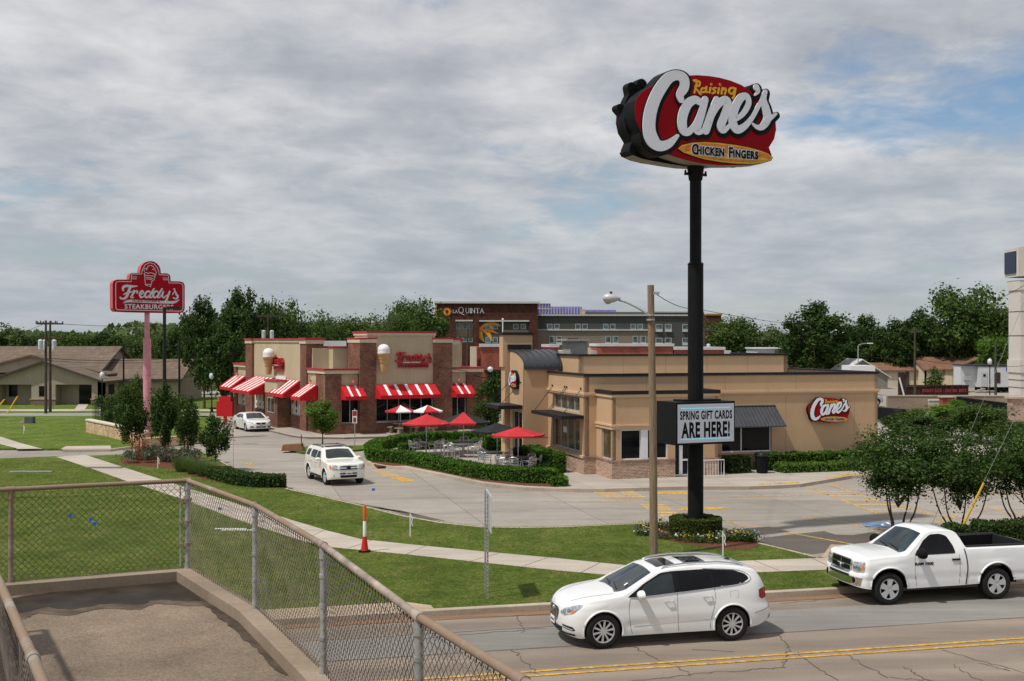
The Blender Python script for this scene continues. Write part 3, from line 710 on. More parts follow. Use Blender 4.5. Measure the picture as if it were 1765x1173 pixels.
for i in list(range(0, 7)):
    mb.add([(*outer[i], ZT-.2), (*outer[i+1], ZT-.2), (*inn[i+1], ZT-.2), (*inn[i], ZT-.2), (*outer[i], ZT), (*outer[i+1], ZT), (*inn[i+1], ZT), (*inn[i], ZT)],
           [(0, 4, 5, 1)[::-1], (4, 7, 6, 5)[::-1], (3, 2, 6, 7)[::-1]])
mb.build('kerb', CURBM, dk, fix=False)
# wet stains lying in the corner of the floor
def PZ(px, py): q = P(px, py, ZT-.12); return (q.x, q.y)
mb = MB(); g = random.Random(2)
def blob(l, z, m):
    pts = [PZ(*q) for q in l]; pts = catmull([(*p, 0) for p in pts+[pts[0]]], 8)[:-1]; mb.prism([(x+g.uniform(-.02, .02), y+g.uniform(-.02, .02)) for x, y, _ in pts], z-.002, z, m)
blob([(10, 1032), (110, 1012), (240, 1000), (314, 997), (366, 1008), (378, 1034), (340, 1044), (270, 1040), (240, 1050), (180, 1048), (120, 1060), (70, 1056), (40, 1066), (14, 1064)], ZT-.121, plain('drying_floor', (.095, .07, .048), .8, var=.5, vs_=3))
blob([(15, 1032), (110, 1017), (180, 1010), (240, 1002), (312, 997), (352, 1012), (362, 1030), (330, 1036), (270, 1033), (240, 1041), (180, 1040), (120, 1050), (80, 1046), (40, 1056), (18, 1054)], ZT-.119, plain('damp_floor', (.03, .021, .014), .55, var=.5, vs_=3))
blob([(322, 1003), (360, 1030), (400, 1062), (440, 1095), (470, 1125), (500, 1158), (480, 1158), (440, 1118), (395, 1078), (350, 1040)], ZT-.1185, plain('damp_edge', (.07, .05, .035), .7, var=.5, vs_=3))
mb.build('damp_stain', None, dk)

fn = thing('chain_link_fence', 'rusty chain link fence with a round top rail around the raised deck', 'fence', (0, 0, 0))
HT = 1.07
def fpost(x, y, r=.03, z1=HT-.02, mat=GALV, nm='post'):
    mb = MB(); mb.cyl(x, y, ZT-.03, ZT+z1, r, None, None, 14); mb.cyl(x, y, ZT-.005, ZT+.05, r*1.25, None, None, 14)
    for h in (.28, .55, .8): mb.cyl(x, y, ZT+h, ZT+h+.03, r*1.22, None, None, 14)
    mb.cyl(x, y, ZT+z1-.09, ZT+z1, r*1.3, r*1.1, None, 14); return mb.build(nm, mat, fn, 50)
pin = meas
posts = [pin[1], pin[2], pin[3], pin[4], pin[5], pin[6], pin[7]]
lf = [(-5.27, 11.3), (-3.93, 8.78), (-2.58, 6.25), (-1.3, 3.8)]
fpost(*posts[0], .028, HT-.02, RUST); fpost(*posts[1], .034)
for p in posts[2:]: fpost(*p, .029)
for p in (lf[0], lf[1], lf[3]): fpost(*p, .03, HT-.02, RUST)
def rail(pts, r, mats_):
    for i in range(len(pts)-1):
        mb = MB(); p, q = Vector((*pts[i], ZT+HT)), Vector((*pts[i+1], ZT+HT)); mb.tube([p, q], r, None, 12); d = (q-p).normalized()
        mb.tube([q-d*.06, q+d*.04], r*1.22, None, 12)
        mb.build('top_rail', mats_[i % len(mats_)], fn, 50)
mid45 = ((posts[4][0]+posts[5][0])/2, (posts[4][1]+posts[5][1])/2)
P0 = (posts[0][0]-(posts[1][0]-posts[0][0])*1.2, posts[0][1]-(posts[1][1]-posts[0][1])*1.2)
rail([P0, posts[0], posts[1]], .028, [RUST]); rail([posts[1], posts[2], posts[3]], .028, [RUST])
rail([posts[3], posts[4]], .028, [plain('worn_rail', (.33, .27, .22), .7, .2, var=.45, vs_=3)]); rail([posts[4], posts[5], posts[6]], .028, [RUST]); rail([lf[0], lf[1], lf[2], lf[3]], .03, [RUST])
def mesh_panel(p, q, nm='wire_mesh', mat=WIRE, cell=.078, r=.0027, z0=.02, z1=HT-.045, sag=0):
    p, q = Vector(p), Vector(q); L_ = (q-p).length; d = (q-p)/L_; h = z1-z0; mb = MB(); nn = Vector((-d.y, d.x)); g = random.Random(int(L_*1000))
    def pt(u, z, o=0): return (p.x+d.x*u+nn.x*o, p.y+d.y*u+nn.y*o, ZT+z+z0)
    k = -int(h/cell)-2
    while k*cell < L_:
        for sgn in (1, -1):
            u0, zz0, u1, zz1 = (k*cell, 0, k*cell+h, h) if sgn > 0 else (k*cell+h, 0, k*cell, h)
            # clip to 0..L
            def cl(u0, z0_, u1, z1_):
                if u0 < 0: z0_ += (z1_-z0_)*(0-u0)/(u1-u0); u0 = 0
                if u1 < 0: z1_ += (z0_-z1_)*(0-u1)/(u0-u1); u1 = 0
                if u0 > L_: z0_ += (z1_-z0_)*(L_-u0)/(u1-u0); u0 = L_
                if u1 > L_: z1_ += (z0_-z1_)*(L_-u1)/(u0-u1); u1 = L_
                return u0, z0_, u1, z1_
            if max(u0, u1) <= 0 or min(u0, u1) >= L_: continue
            a = cl(u0, zz0, u1, zz1); n = max(2, int(abs(a[3]-a[1])/.1))
            pts = [pt(a[0]+(a[2]-a[0])*i/n+g.uniform(-.002, .002), a[1]+(a[3]-a[1])*i/n, sgn*.0022+.006*math.sin(a[0]*2+i)) for i in range(n+1)]
            mb.tube(pts, r, None, 4, False)
        k += 1
    mb.tube([pt(L_*i/12, .05+.006*math.sin(i*2.)) for i in range(13)], .002, None, 5); mb.tube([pt(L_*i/12, h-.05-.03*math.sin(PI*i/12)) for i in range(13)], .002, None, 5)
    for i in range(int(L_/cell)):      # twisted ends along top and bottom
        for zc in (0, h): mb.tube([pt(i*cell+.035, zc-.012), pt(i*cell+.043, zc+.014)], .0042, None, 4)
    return mb.build(nm, mat, fn)
mesh_panel(P0, posts[0]); mesh_panel(posts[0], posts[1])
for i in range(1, 6): mesh_panel(posts[i], posts[i+1], mat=WIRE2 if i < 3 else WIRE)
for i in range(3): mesh_panel(lf[i], lf[i+1])
for h in (.28, .55, .82):
    b1_ = MB(); x, y = posts[1]; b1_.cyl(x, y, ZT+h, ZT+h+.035, .052, None, None, 12); b1_.box(x-.11, x-.04, y-.06, y-.04, ZT+h+.005, ZT+h+.03); b1_.build('clamp', RUST, fn, 40)
MB().box(posts[1][0]-.085, posts[1][0]-.07, posts[1][1]-.05, posts[1][1]-.035, ZT+.03, ZT+1.0).build('tension_bar', GALV, fn)
dv = (Vector(lf[1])-Vector(lf[0])).normalized(); mb = MB()
c0 = Vector(lf[0])+dv*.15; c1 = Vector(lf[0])+dv*1.0; nn = Vector((-dv.y, dv.x))*.012
mb.add([(c0.x, c0.y, ZT+.35), (c1.x, c1.y, ZT+.35), (c1.x, c1.y, ZT+HT), (c0.x, c0.y, ZT+HT), (c0.x+nn.x, c0.y+nn.y, ZT+.35), (c1.x+nn.x, c1.y+nn.y, ZT+.35), (c1.x+nn.x, c1.y+nn.y, ZT+HT), (c0.x+nn.x, c0.y+nn.y, ZT+HT)],
       [(0, 3, 2, 1), (4, 5, 6, 7), (0, 1, 5, 4), (1, 2, 6, 5), (2, 3, 7, 6), (3, 0, 4, 7)])
mb.build('sign_panel', GALV, fn)
# ================================================================== VEHICLES
def lin(pts, x):
    if x <= pts[0][0]: return pts[0][1]
    for (a, b), (c, d) in zip(pts, pts[1:]):
        if x <= c: return b+(d-b)*(x-a)/(c-a) if c > a else d
    return pts[-1][1]
def sm(pts, x, k=.05):
    return sum(lin(pts, x+k*o)*w for o, w in ((-1, .15), (-.5, .22), (0, .26), (.5, .22), (1, .15)))
class Car:
    def __init__(s, L, W, top, belt, bot, nose, tail, Ln=.75, Lt=.5, pn=2.6, pt=3.2, tumble=.36, bulge=.05, re=.06, k=.05, side=None):
        s.L, s.W, s.top, s.belt, s.bot, s.nose, s.tail, s.Ln, s.Lt, s.pn, s.pt, s.tum, s.bul, s.re, s.k, s.side = L, W/2, top, belt, bot, nose, tail, Ln, Lt, pn, pt, tumble, bulge, re, k, side
    def X(s, t, z): return lin(s.nose, z)*(1-t)**3+t*s.L-lin(s.tail, z)*t**5
    def wS(s, t, z):
        def se(d, p): d = min(1, max(0, d)); return (1-(1-d)**p)**(1/p)
        k = se(t*s.L/s.Ln, s.pn)*se((1-t)*s.L/s.Lt, s.pt); x = t*s.L; bz = sm(s.belt, x, .1)
        if z > bz: pr = 1-s.tum*(z-bz)/s.W*(1+.25*(z-bz))
        else:
            q = (z-.62)/.5; pr = 1-s.bul*q*q if q < 0 else 1-s.bul*.8*q*q
            if s.side: pr += s.side(x, z)
        base = 1-s.bul*.8*((bz-.62)/.5)**2
        return s.W*k*(pr if z <= bz else pr*base+0)
    def zt(s, t): return sm(s.top, t*s.L, s.k)
    def zb(s, t): return sm(s.bot, t*s.L, .05)
    def solve(s, x, z):
        a, b = 0., 1.
        for _ in range(24):
            m = (a+b)/2
            if s.X(m, z) < x: a = m
            else: b = m
        return (a+b)/2
    def w(s, x, z): return s.wS(s.solve(x, z), z)
    def T(s, x, y):
        t = s.solve(x, .9)
        for _ in range(4): t = s.solve(x, s.zt(t))
        z = s.zt(t); ww = max(.01, s.wS(t, z-s.re)-s.re); q = min(1, abs(y)/ww); return z+.035*(1-q*q)
    def Xf(s, y, z):
        a, b = 0., .4
        for _ in range(22):
            m = (a+b)/2
            if s.wS(m, z) < abs(y): a = m
            else: b = m
        return s.X((a+b)/2, z)
    def Xr(s, y, z):
        a, b = .6, 1.
        for _ in range(22):
            m = (a+b)/2
            if s.wS(m, z) > abs(y): a = m
            else: b = m
        return s.X((a+b)/2, z)
    def body(s, N=110, J=16, K=8):
        v = []; f = []
        ts = [.5-.5*math.cos(PI*i/N) for i in range(N+1)]
        ts = sorted(set([round(.55*a+.45*i/N, 5) for i, a in enumerate(ts)]))
        n = J+5+K
        M = 2*n
        for t in ts:
            z0, z1 = s.zb(t), s.zt(t); r = min(s.re, (z1-z0)*.3); row = []
            for j in range(J+1):
                z = z0+(z1-r-z0)*j/J; row.append((s.X(t, z), s.wS(t, z), z))
            wt = s.wS(t, z1-r); rr = min(r*1.2, wt*.6)
            for q in range(1, 5):
                an = PI/2*q/4; z = z1-r+r*math.sin(an); row.append((s.X(t, z), wt-rr*(1-math.cos(an)), z))
            wi = wt-rr
            for q in range(1, K+1):
                u = 1-q/K; row.append((s.X(t, z1), wi*u, z1+.035*(1-u*u)*min(1, wt/.3)))
            full = row+[(x, -y, z) for x, y, z in row[::-1][1:]]
            v.append(full)
        M = len(v[0]); vv = [p for r_ in v for p in r_]
        for i in range(len(v)-1):
            for j in range(M): k = (j+1) % M; f.append((i*M+j, (i+1)*M+j, (i+1)*M+k, i*M+k))
        f.append(tuple(range(M))); f.append(tuple((len(v)-1)*M+k for k in range(M))[::-1])
        me = bpy.data.meshes.new('body'); me.from_pydata(vv, [], f); bm = bmesh.new(); bm.from_mesh(me)
        bmesh.ops.remove_doubles(bm, verts=bm.verts, dist=.0006); bmesh.ops.recalc_face_normals(bm, faces=bm.faces); bm.to_mesh(me); bm.free(); return me
    def patch(s, poly, mode, off=.006, step=.06, both=False):
        """polygon wrapped onto the skin. mode side:(x,z) top:(x,y) front/rear:(y,z)"""
        bm = bmesh.new(); bm.faces.new([bm.verts.new((u, v_, 0)) for u, v_ in poly])
        us = [p[0] for p in poly]; vs2 = [p[1] for p in poly]
        for ax, lo, hi in ((0, min(us), max(us)), (1, min(vs2), max(vs2))):
            k = lo+step
            while k < hi:
                bmesh.ops.bisect_plane(bm, geom=bm.verts[:]+bm.edges[:]+bm.faces[:], plane_co=((k, 0, 0), (0, k, 0))[ax], plane_no=((1, 0, 0), (0, 1, 0))[ax]); k += step
        out = []
        for sg in ((1, -1) if both else (-1,)):
            vv = []
            for p in bm.verts:
                u, w_ = p.co.x, p.co.y
                if mode == 'side': vv.append((u, sg*(s.w(u, w_)+off), w_))
                elif mode == 'top': vv.append((u-off*.4, sg*w_ if both else w_, s.T(u, w_)+off))
                elif mode == 'front': vv.append((s.Xf(u, w_)-off, sg*u if both else u, w_))
                elif mode == 'rear': vv.append((s.Xr(u, w_)+off, sg*u if both else u, w_))
            bm.verts.index_update(); out.append((vv, [tuple(q.index for q in fc.verts) for fc in bm.faces]))
        bm.free(); return out
    def addp(s, mb, poly, mode, mat, off=.006, both=True, step=.06):
        for sg, (vv, ff) in zip((1, -1), s.patch(poly, mode, off, step, both)):
            # orient
            k = len(mb.v); mb.add(vv, ff, mat)
        return mb
def rounded(poly, r, n=3):
    out = []; m = len(poly)
    for i in range(m):
        p, c_, q = Vector(poly[i-1]), Vector(poly[i]), Vector(poly[(i+1) % m]); a, b = (p-c_), (q-c_)
        ra = min(r, a.length*.45, b.length*.45); A_, B_ = c_+a.normalized()*ra, c_+b.normalized()*ra
        for k in range(n+1):
            t = k/n; out.append(tuple(A_*(1-t)**2+c_*2*t*(1-t)+B_*t*t))
    return out
def wheel(parent, x, y, R_, W_, side, style='ten', rimr=.66):
    """side -1: face towards -y"""
    o = 1 if side > 0 else -1; h = W_/2
    pr = [(R_*.62, -h*.9), (R_*.8, -h), (R_*.93, -h*.95), (R_*.985, -h*.8), (R_, -h*.5), (R_, h*.5), (R_*.985, h*.8), (R_*.93, h*.95), (R_*.8, h), (R_*.66, h*.92), (R_*.62, h*.7)]
    mb = MB(); mb.lathe([(r, z*o) for r, z in pr], TYRE, 36, 'y'); mb.lathe([(0.001, -h*.5*o), (R_*.62, -h*.5*o), (R_*.63, h*.3*o), (.001, h*.3*o)], BLKM, 24, 'y')
    w = mb.build('wheel', None, parent, 40, fix=True, loc=(x, y, R_)); ro = R_*rimr; f0, f1 = h*.55*o, h*.86*o
    m2 = MB(); m2.lathe([(ro*.9, f0), (ro*.93, f1*1.02), (ro, f1*1.03), (ro*1.0, f0)], RIM, 32, 'y'); m2.lathe([(.001, f1*.98), (ro*.2, f1*.95), (ro*.24, f0)], RIM, 16, 'y')
    ns = 10 if style == 'ten' else (5 if style == 'five' else 6)
    for k in range(ns):
        a = 2*PI*k/ns+.2
        wi, wo = (.018, .026) if style == 'ten' else (.05, .085) if style == 'five' else (.035, .05)
        wi *= R_/.39; wo *= R_/.39; c_, s_ = math.cos(a), math.sin(a); r0, r1 = ro*.15, ro*.95
        q = [(r0*c_-wi*s_, r0*s_+wi*c_), (r0*c_+wi*s_, r0*s_-wi*c_), ((r0+r1)/2*c_+wo*.7*s_, (r0+r1)/2*s_-wo*.7*c_), (r1*c_+wo*s_, r1*s_-wo*c_), (r1*c_-wo*s_, r1*s_+wo*c_), ((r0+r1)/2*c_-wo*.7*s_, (r0+r1)/2*s_+wo*.7*c_)]
        m2.prism(q, f0+.01*o, f1*(.97 if style != 'five' else 1.02), RIM, 'y')
    m2.build('rim', None, w, 35, fix=True); return w
def carbody(S, root, cuts, paint, extra=None, arch_mat=None):
    me = S.body(); me.materials.append(paint); me.materials.append(BLKM)
    o = bpy.data.objects.new('body', me); C.objects.link(o)
    cm_ = MB()
    for (x, r, dy) in cuts:
        for sg in (1, -1):
            y0, y1 = sorted((sg*dy, sg*(S.W+.3))); cm_.lathe([(.0005, y0), (r, y0), (r, y1), (.0005, y1)], BLKM, 40, 'y', (x[0], 0, x[1]))
    if extra: 
        for e in extra: cm_.box(*e, BLKM)
    cme = cm_.mesh('cut', BLKM, fix=True); cme.materials.clear(); cme.materials.append(paint); cme.materials.append(BLKM)
    for p in cme.polygons: p.material_index = 1
    bmt = bmesh.new(); bmt.from_mesh(cme); bmesh.ops.remove_doubles(bmt, verts=bmt.verts, dist=.001); bmesh.ops.recalc_face_normals(bmt, faces=bmt.faces); bmt.to_mesh(cme); bmt.free()
    co = bpy.data.objects.new('cut', cme); C.objects.link(co)
    md = o.modifiers.new('b', 'BOOLEAN'); md.operation = 'DIFFERENCE'; md.object = co; md.solver = 'EXACT'; md.use_self = True
    dg = bpy.context.evaluated_depsgraph_get(); nm = bpy.data.meshes.new_from_object(o.evaluated_get(dg)); o.modifiers.clear(); o.data = nm
    bpy.data.objects.remove(co); nm.name = 'body'
    nm.polygons.foreach_set('use_smooth', [True]*len(nm.polygons)); nm.set_sharp_from_angle(angle=R(32)); o.parent = root; return o
def archlip(S, root, x, z, r, paint, w=.03):
    mb = MB()
    for sg in (1, -1):
        pts = []
        for i in range(25):
            a = R(-12)+R(204)*i/24; px_, pz = x+math.cos(a)*(r+w*.4), z+math.sin(a)*(r+w*.4)
            if pz < S.zb(px_/S.L)+.02: continue
            pts.append((px_, sg*(S.w(px_, pz)-.004), pz))
        mb.tube(pts, w*.55, None, 6)
    return mb.build('arch_lip', paint, root, 60, fix=True)
def seam(S, root, lines, w=.012, name='door_seam', mat=None, both=True):
    mb = MB()
    for l in lines:
        l = catmull([(*p,) for p in l], 5) if len(l) > 2 else [tuple(Vector(l[0]).lerp(Vector(l[1]), i/8)) for i in range(9)]
        for sg in ((1, -1) if both else (-1,)):
            mb.tube([(x, sg*(S.w(x, z)-.002), z) for x, z in l], w/2, None, 5)
    return mb.build(name, mat or SEAMC, root)
def mirror(S, root, x, z, paint, sc=1.0, drop=0, name='mirror', stalk=.12):
    for sg in (1, -1):
        y = sg*(S.w(x, z)+stalk); mb = MB()
        mb.lathe([(.001, -.07*sc), (.06*sc, -.06*sc), (.1*sc, -.02*sc), (.105*sc, .03*sc), (.001, .035*sc)], None, 14, 'x')
        mb.v = [(a+x, b*1.15+y, c*.85+z+drop) for a, b, c in mb.v]; mb.box(x-.01, x+.05, y-sg*(stalk+.04), y, z-.05+drop, z-.02+drop, None)
        mb.build(name, paint, root, 50, fix=True)
def handle(S, root, x, z, mat, L_=.2):
    for sg in (1, -1):
        mb = MB(); y = S.w(x, z); mb.tube([(x, sg*(y+.005), z), (x+.03, sg*(y+.045), z+.005), (x+L_-.03, sg*(y+.045), z+.012), (x+L_, sg*(S.w(x+L_, z)+.005), z+.012)], .014, None, 6); mb.build('door_handle', mat, root, 50)
def plate(S, root, txt, z=.55, front=True):
    x = (S.Xf(0, z)-.03) if front else (S.Xr(0, z)+.03)
    mb = MB(); mb.box(x-.006, x+.006, -.155, .155, z-.075, z+.075, WHTA); mb.box(x-.009 if front else x+.003, x-.003 if front else x+.009, -.12, .12, z-.03, z+.02, plain('plate_ink', (.12, .13, .2), .6) if 'plate_ink' not in MATS else MATS['plate_ink'])
    return mb.build('number_plate', None, root)

def warp(root, fn):
    for o in root.children:
        if o.type != 'MESH' or o.name.startswith('wheel'): continue
        for ch in [o]+list(o.children):
            for v in ch.data.vertices: v.co = fn(v.co)
def warp_z(z0, k, x1=99, x2=100):
    def f(c):
        z = c.z
        if z > z0:
            kk = k if c.x < x1 else (1 if c.x > x2 else k+(1-k)*(c.x-x1)/(x2-x1)); z = z0+(z-z0)*kk
        return Vector((c.x, c.y, z))
    return f
# ---------------- the nearest car: white crossover
def build_suv():
    q = P(1041, 1119, 0); p2 = P(1263, 1105, 0); ang = math.atan2(p2.y-q.y, p2.x-q.x)
    wb = (p2-q).length; k = wb/3.02
    S = Car(5.13, 1.98, top=[(0, .80), (.06, .90), (.25, .99), (.6, 1.06), (1.0, 1.11), (1.38, 1.155), (1.5, 1.22), (2.25, 1.645), (2.55, 1.72), (3.1, 1.765), (3.9, 1.755), (4.4, 1.70), (4.78, 1.61), (4.84, 1.52), (5.02, 1.16), (5.08, 1.1), (5.13, .98)],
            belt=[(0, .8), (1.2, 1.06), (2.0, 1.11), (3.4, 1.2), (4.5, 1.34), (5.13, 1.34)], bot=[(0, .27), (.35, .22), (.7, .26), (4.3, .27), (4.7, .32), (5.13, .46)],
            nose=[(.2, .16), (.35, .03), (.5, 0), (.62, 0), (.75, .02), (.88, .08), (1.0, .2)], tail=[(.3, .12), (.45, .02), (.62, 0), (.72, .03), (.8, .09), (1.1, .13), (1.7, .2)], Ln=.95, Lt=.75, pn=2.5, pt=2.9, tumble=.42, bulge=.055,
            side=lambda x, z: -.018*math.exp(-((z-.5)/.07)**2)*(1 if 1.5 < x < 3.6 else 0)-.012*math.exp(-((z-.86)/.1)**2)+(.02*math.exp(-((x-1.0)/.5)**2)+.025*math.exp(-((x-4.02)/.55)**2))*(1 if z < .95 else .4))
    r = thing('crossover_car', 'white crossover with roof rails and twin sunroof panels, nearest car on the road', 'car', (q.x, q.y, 0), ang)
    fx, rx, Rw = 1.0, 4.02, .385
    gl = [('quarter_glass', [(3.62, 1.245), (4.22, 1.31), (4.40, 1.40), (4.34, 1.50), (4.12, 1.595), (3.62, 1.635)]), ('rear_door_glass', [(2.80, 1.165), (3.55, 1.235), (3.55, 1.64), (2.80, 1.635)]), ('front_door_glass', [(1.72, 1.105), (2.66, 1.155), (2.66, 1.62), (2.42, 1.59), (2.02, 1.38)])]
    carbody(S, r, [((fx, Rw), .43, .62), ((rx, Rw), .43, .62)], PAINT)
    bl = MB(); S.addp(bl, rounded([(1.55, 1.09), (2.0, 1.105), (3.6, 1.225), (4.28, 1.30), (4.47, 1.41), (4.38, 1.53), (4.12, 1.625), (3.4, 1.675), (2.7, 1.66), (2.4, 1.63), (1.98, 1.40)], .05), 'side', BLKS, .003); bl.build('window_surround', None, r)
    cr_ = MB()
    for sg in (1, -1): cr_.tube([(x, sg*(S.w(x, z)+.006), z) for x, z in catmull([(1.62, 1.085), (2.0, 1.098), (2.8, 1.152), (3.6, 1.22), (4.25, 1.295), (4.5, 1.40), (4.4, 1.55), (4.12, 1.64), (3.4, 1.69)], 5)], .011, None, 6)
    cr_.build('window_trim', CHRM, r, 60)
    for nm, pl in gl: m = MB(); S.addp(m, rounded(pl, .04), 'side', CGT if 'front' not in nm else CGL, .008); m.build(nm, None, r, 60)
    m = MB(); S.addp(m, [(1.36, -.58), (1.42, -.3), (1.42, .3), (1.36, .58), (1.6, .72), (2.22, .60), (2.24, 0), (2.22, -.60), (1.6, -.72)], 'top', CGL, .006, False); m.build('windscreen', None, r, 60)
    m = MB()
    for y0, y1 in ((-.45, .0), (.05, .5)): m.tube([(1.46, y0, S.T(1.46, y0)+.02), (1.5, (y0+y1)/2, S.T(1.5, 0)+.03), (1.55, y1, S.T(1.55, y1)+.02)], .012, None, 5)
    m.build('wiper', PLST, r)
    for a, b in ((2.42, 2.86), (3.08, 3.62)): m = MB(); S.addp(m, rounded([(a, -.42), (a, .42), (b, .42), (b, -.42)], .05), 'top', CGT, .006, False); m.build('sunroof', None, r, 60)
    m = MB()
    for sg in (1, -1): m.tube([(x, sg*(y), S.T(x, y)+dz) for x, y, dz in catmull([(2.45, .60, .0), (2.62, .60, .045), (3.3, .60, .055), (4.1, .58, .045), (4.45, .56, .0)], 5)], .022, None, 8)
    m.build('roof_rail', plain('satin_roof_rail', (.5, .51, .53), .25, .9, var=.03), r, 60)
    m = MB(); S.addp(m, rounded([(4.86, -.5), (4.86, .5), (5.0, .55), (5.0, -.55)], .03), 'top', CGT, .006, False); m.build('rear_glass', None, r, 60)
    m = MB(); m.lathe([(.001, .06), (.02, .045), (.05, 0)], None, 10); m.v = [(a*1.8+4.3, b, c+S.T(4.3, 0)) for a, b, c in m.v]; m.build('aerial_fin', PLST, r, 50)
    # front: waterfall grille with chrome surround, lamps, intakes
    m = MB(); S.addp(m, rounded([(-.29, .82), (.29, .82), (.36, .72), (.27, .535), (-.27, .535), (-.36, .72)], .08), 'front', CHRM, .012, False, .04); S.addp(m, rounded([(-.26, .80), (.26, .80), (.33, .71), (.25, .555), (-.25, .555), (-.33, .71)], .07), 'front', PLST, .018, False, .04)
    for i in range(-7, 8):
        y = i*.04; h0 = .56 if abs(y) < .25 else .62; m.tube([(S.Xf(y, z)-.024, y, z) for z in (h0, .66, .73, .79 if abs(y) < .24 else .75)], .0085, CHRM, 5)
    m.lathe([(.001, -.02), (.055, -.015), (.06, 0), (.06, .02)], CHRM, 18, 'x', (S.Xf(0, .76)-.025, 0, .75)); m.build('grille', None, r, 40)
    for sg in (1, -1):
        m = MB(); pl = rounded([(.44*sg, .80), (.60*sg, .87), (.80*sg, .955), (.875*sg, .97), (.88*sg, .90), (.80*sg, .76), (.58*sg, .695), (.42*sg, .72)], .03); S.addp(m, pl, 'front', HLGT, .010, False, .03)
        pl = rounded([(.74*sg, .80), (.83*sg, .85), (.80*sg, .775), (.735*sg, .765)], .01); S.addp(m, pl, 'front', AMB, .016, False, .02); 
        for yy, zz_ in ((.55, .77), (.66, .81)): m.lathe([(.001, -.012), (.04, -.01), (.055, .01)], CHRM, 14, 'x', (S.Xf(yy, zz_)-.012, yy*sg, zz_))
        m.build('headlight', None, r, 40, fix=False)
        m = MB(); S.addp(m, rounded([(.5*sg, .50), (.80*sg, .475), (.84*sg, .40), (.78*sg, .385), (.55*sg, .42)], .02), 'front', PLST, .006, False, .04); m.tube([(S.Xf(abs(y), z)-.014, y*sg, z) for y, z in ((.52, .45), (.66, .435), (.8, .41))], .014, CHRM, 6); m.build('fog_lamp', None, r, 40)
        m = MB(); S.addp(m, rounded([(.72*sg, 1.13), (.80*sg, 1.15), (.905*sg, 1.12), (.93*sg, .95), (.90*sg, .90), (.74*sg, .92)], .03), 'rear', TAIL, .010, False, .04); m.build('tail_light', None, r, 40)
    m = MB(); S.addp(m, rounded([(-.5, .43), (.5, .43), (.45, .33), (-.45, .33)], .02), 'front', PLST, .006, False, .05); m.build('lower_intake', None, r, 40)
    m = MB(); S.addp(m, [(-.8, .27), (.8, .27), (.8, .315), (-.8, .315)], 'front', PLST, .012, False, .05); m.build('chin_spoiler', None, r, 40)
    m = MB(); S.addp(m, [(-.8, .5), (.8, .5), (.8, .40), (-.8, .40)], 'rear', PLST, .008, False, .06); m.build('rear_valance', None, r, 40)
    plate(S, r, '', .5); archlip(S, r, fx, Rw, .43, PAINT, .045); archlip(S, r, rx, Rw, .43, PAINT, .045)
    seam(S, r, [[(1.62, 1.07), (1.58, .8), (1.62, .45), (1.66, .3)], [(2.72, 1.14), (2.72, .7), (2.74, .31)], [(3.6, 1.21), (3.62, .95), (3.55, .7), (3.5, .5), (3.48, .32)]])
    seam(S, r, [[(1.7, .46), (3.5, .53)]], .02, 'sill_trim', CHRM); seam(S, r, [[(4.55, .62), (5.0, .70)]], .014, 'bumper_seam')
    seam(S, r, [[(3.98, 1.12), (4.16, 1.13)], [(4.16, 1.13), (4.17, .97)], [(4.17, .97), (3.98, .96)], [(3.98, .96), (3.98, 1.12)]], .006, 'fuel_door')
    m = MB()
    for sg in (1, -1): m.tube([(x, sg*y, S.T(x, y)+.001) for x, y in catmull([(.35, .5), (.8, .62), (1.3, .72)], 5)], .005, None, 5)
    m.build('bonnet_seam', SEAMC, r)
    mirror(S, r, 1.84, 1.13, PAINT, 1.35, .03); handle(S, r, 2.42, .96, CHRM); handle(S, r, 3.33, 1.02, CHRM)
    for x in (fx, rx):
        for sg in (1, -1): wheel(r, x, sg*.87, Rw, .25, sg, 'ten')
    warp(r, warp_z(1.12, .86)); warp(r, lambda c: Vector((c.x+(.13*(1-c.x/.55) if c.x < .55 else (.05*(c.x-4.5)/.63 if c.x > 4.5 else 0)), c.y, c.z)))
    # place so that the near wheels stand on the measured spots
    off = Vector((-fx, .99, 0))*k; off.rotate(Matrix.Rotation(ang, 4, 'Z')); r.location = Vector((q.x, q.y, 0))+off; r.scale = (k, k, k)
    # sun visor sticker
    m = MB(); S.addp(m, [(1.62, .5), (1.70, .5), (1.70, .56), (1.62, .56)], 'top', WHTA, .009, False); m.v = [(a, -b, c) for a, b, c in m.v]; m.build('sticker', None, r)
    return r
build_suv()

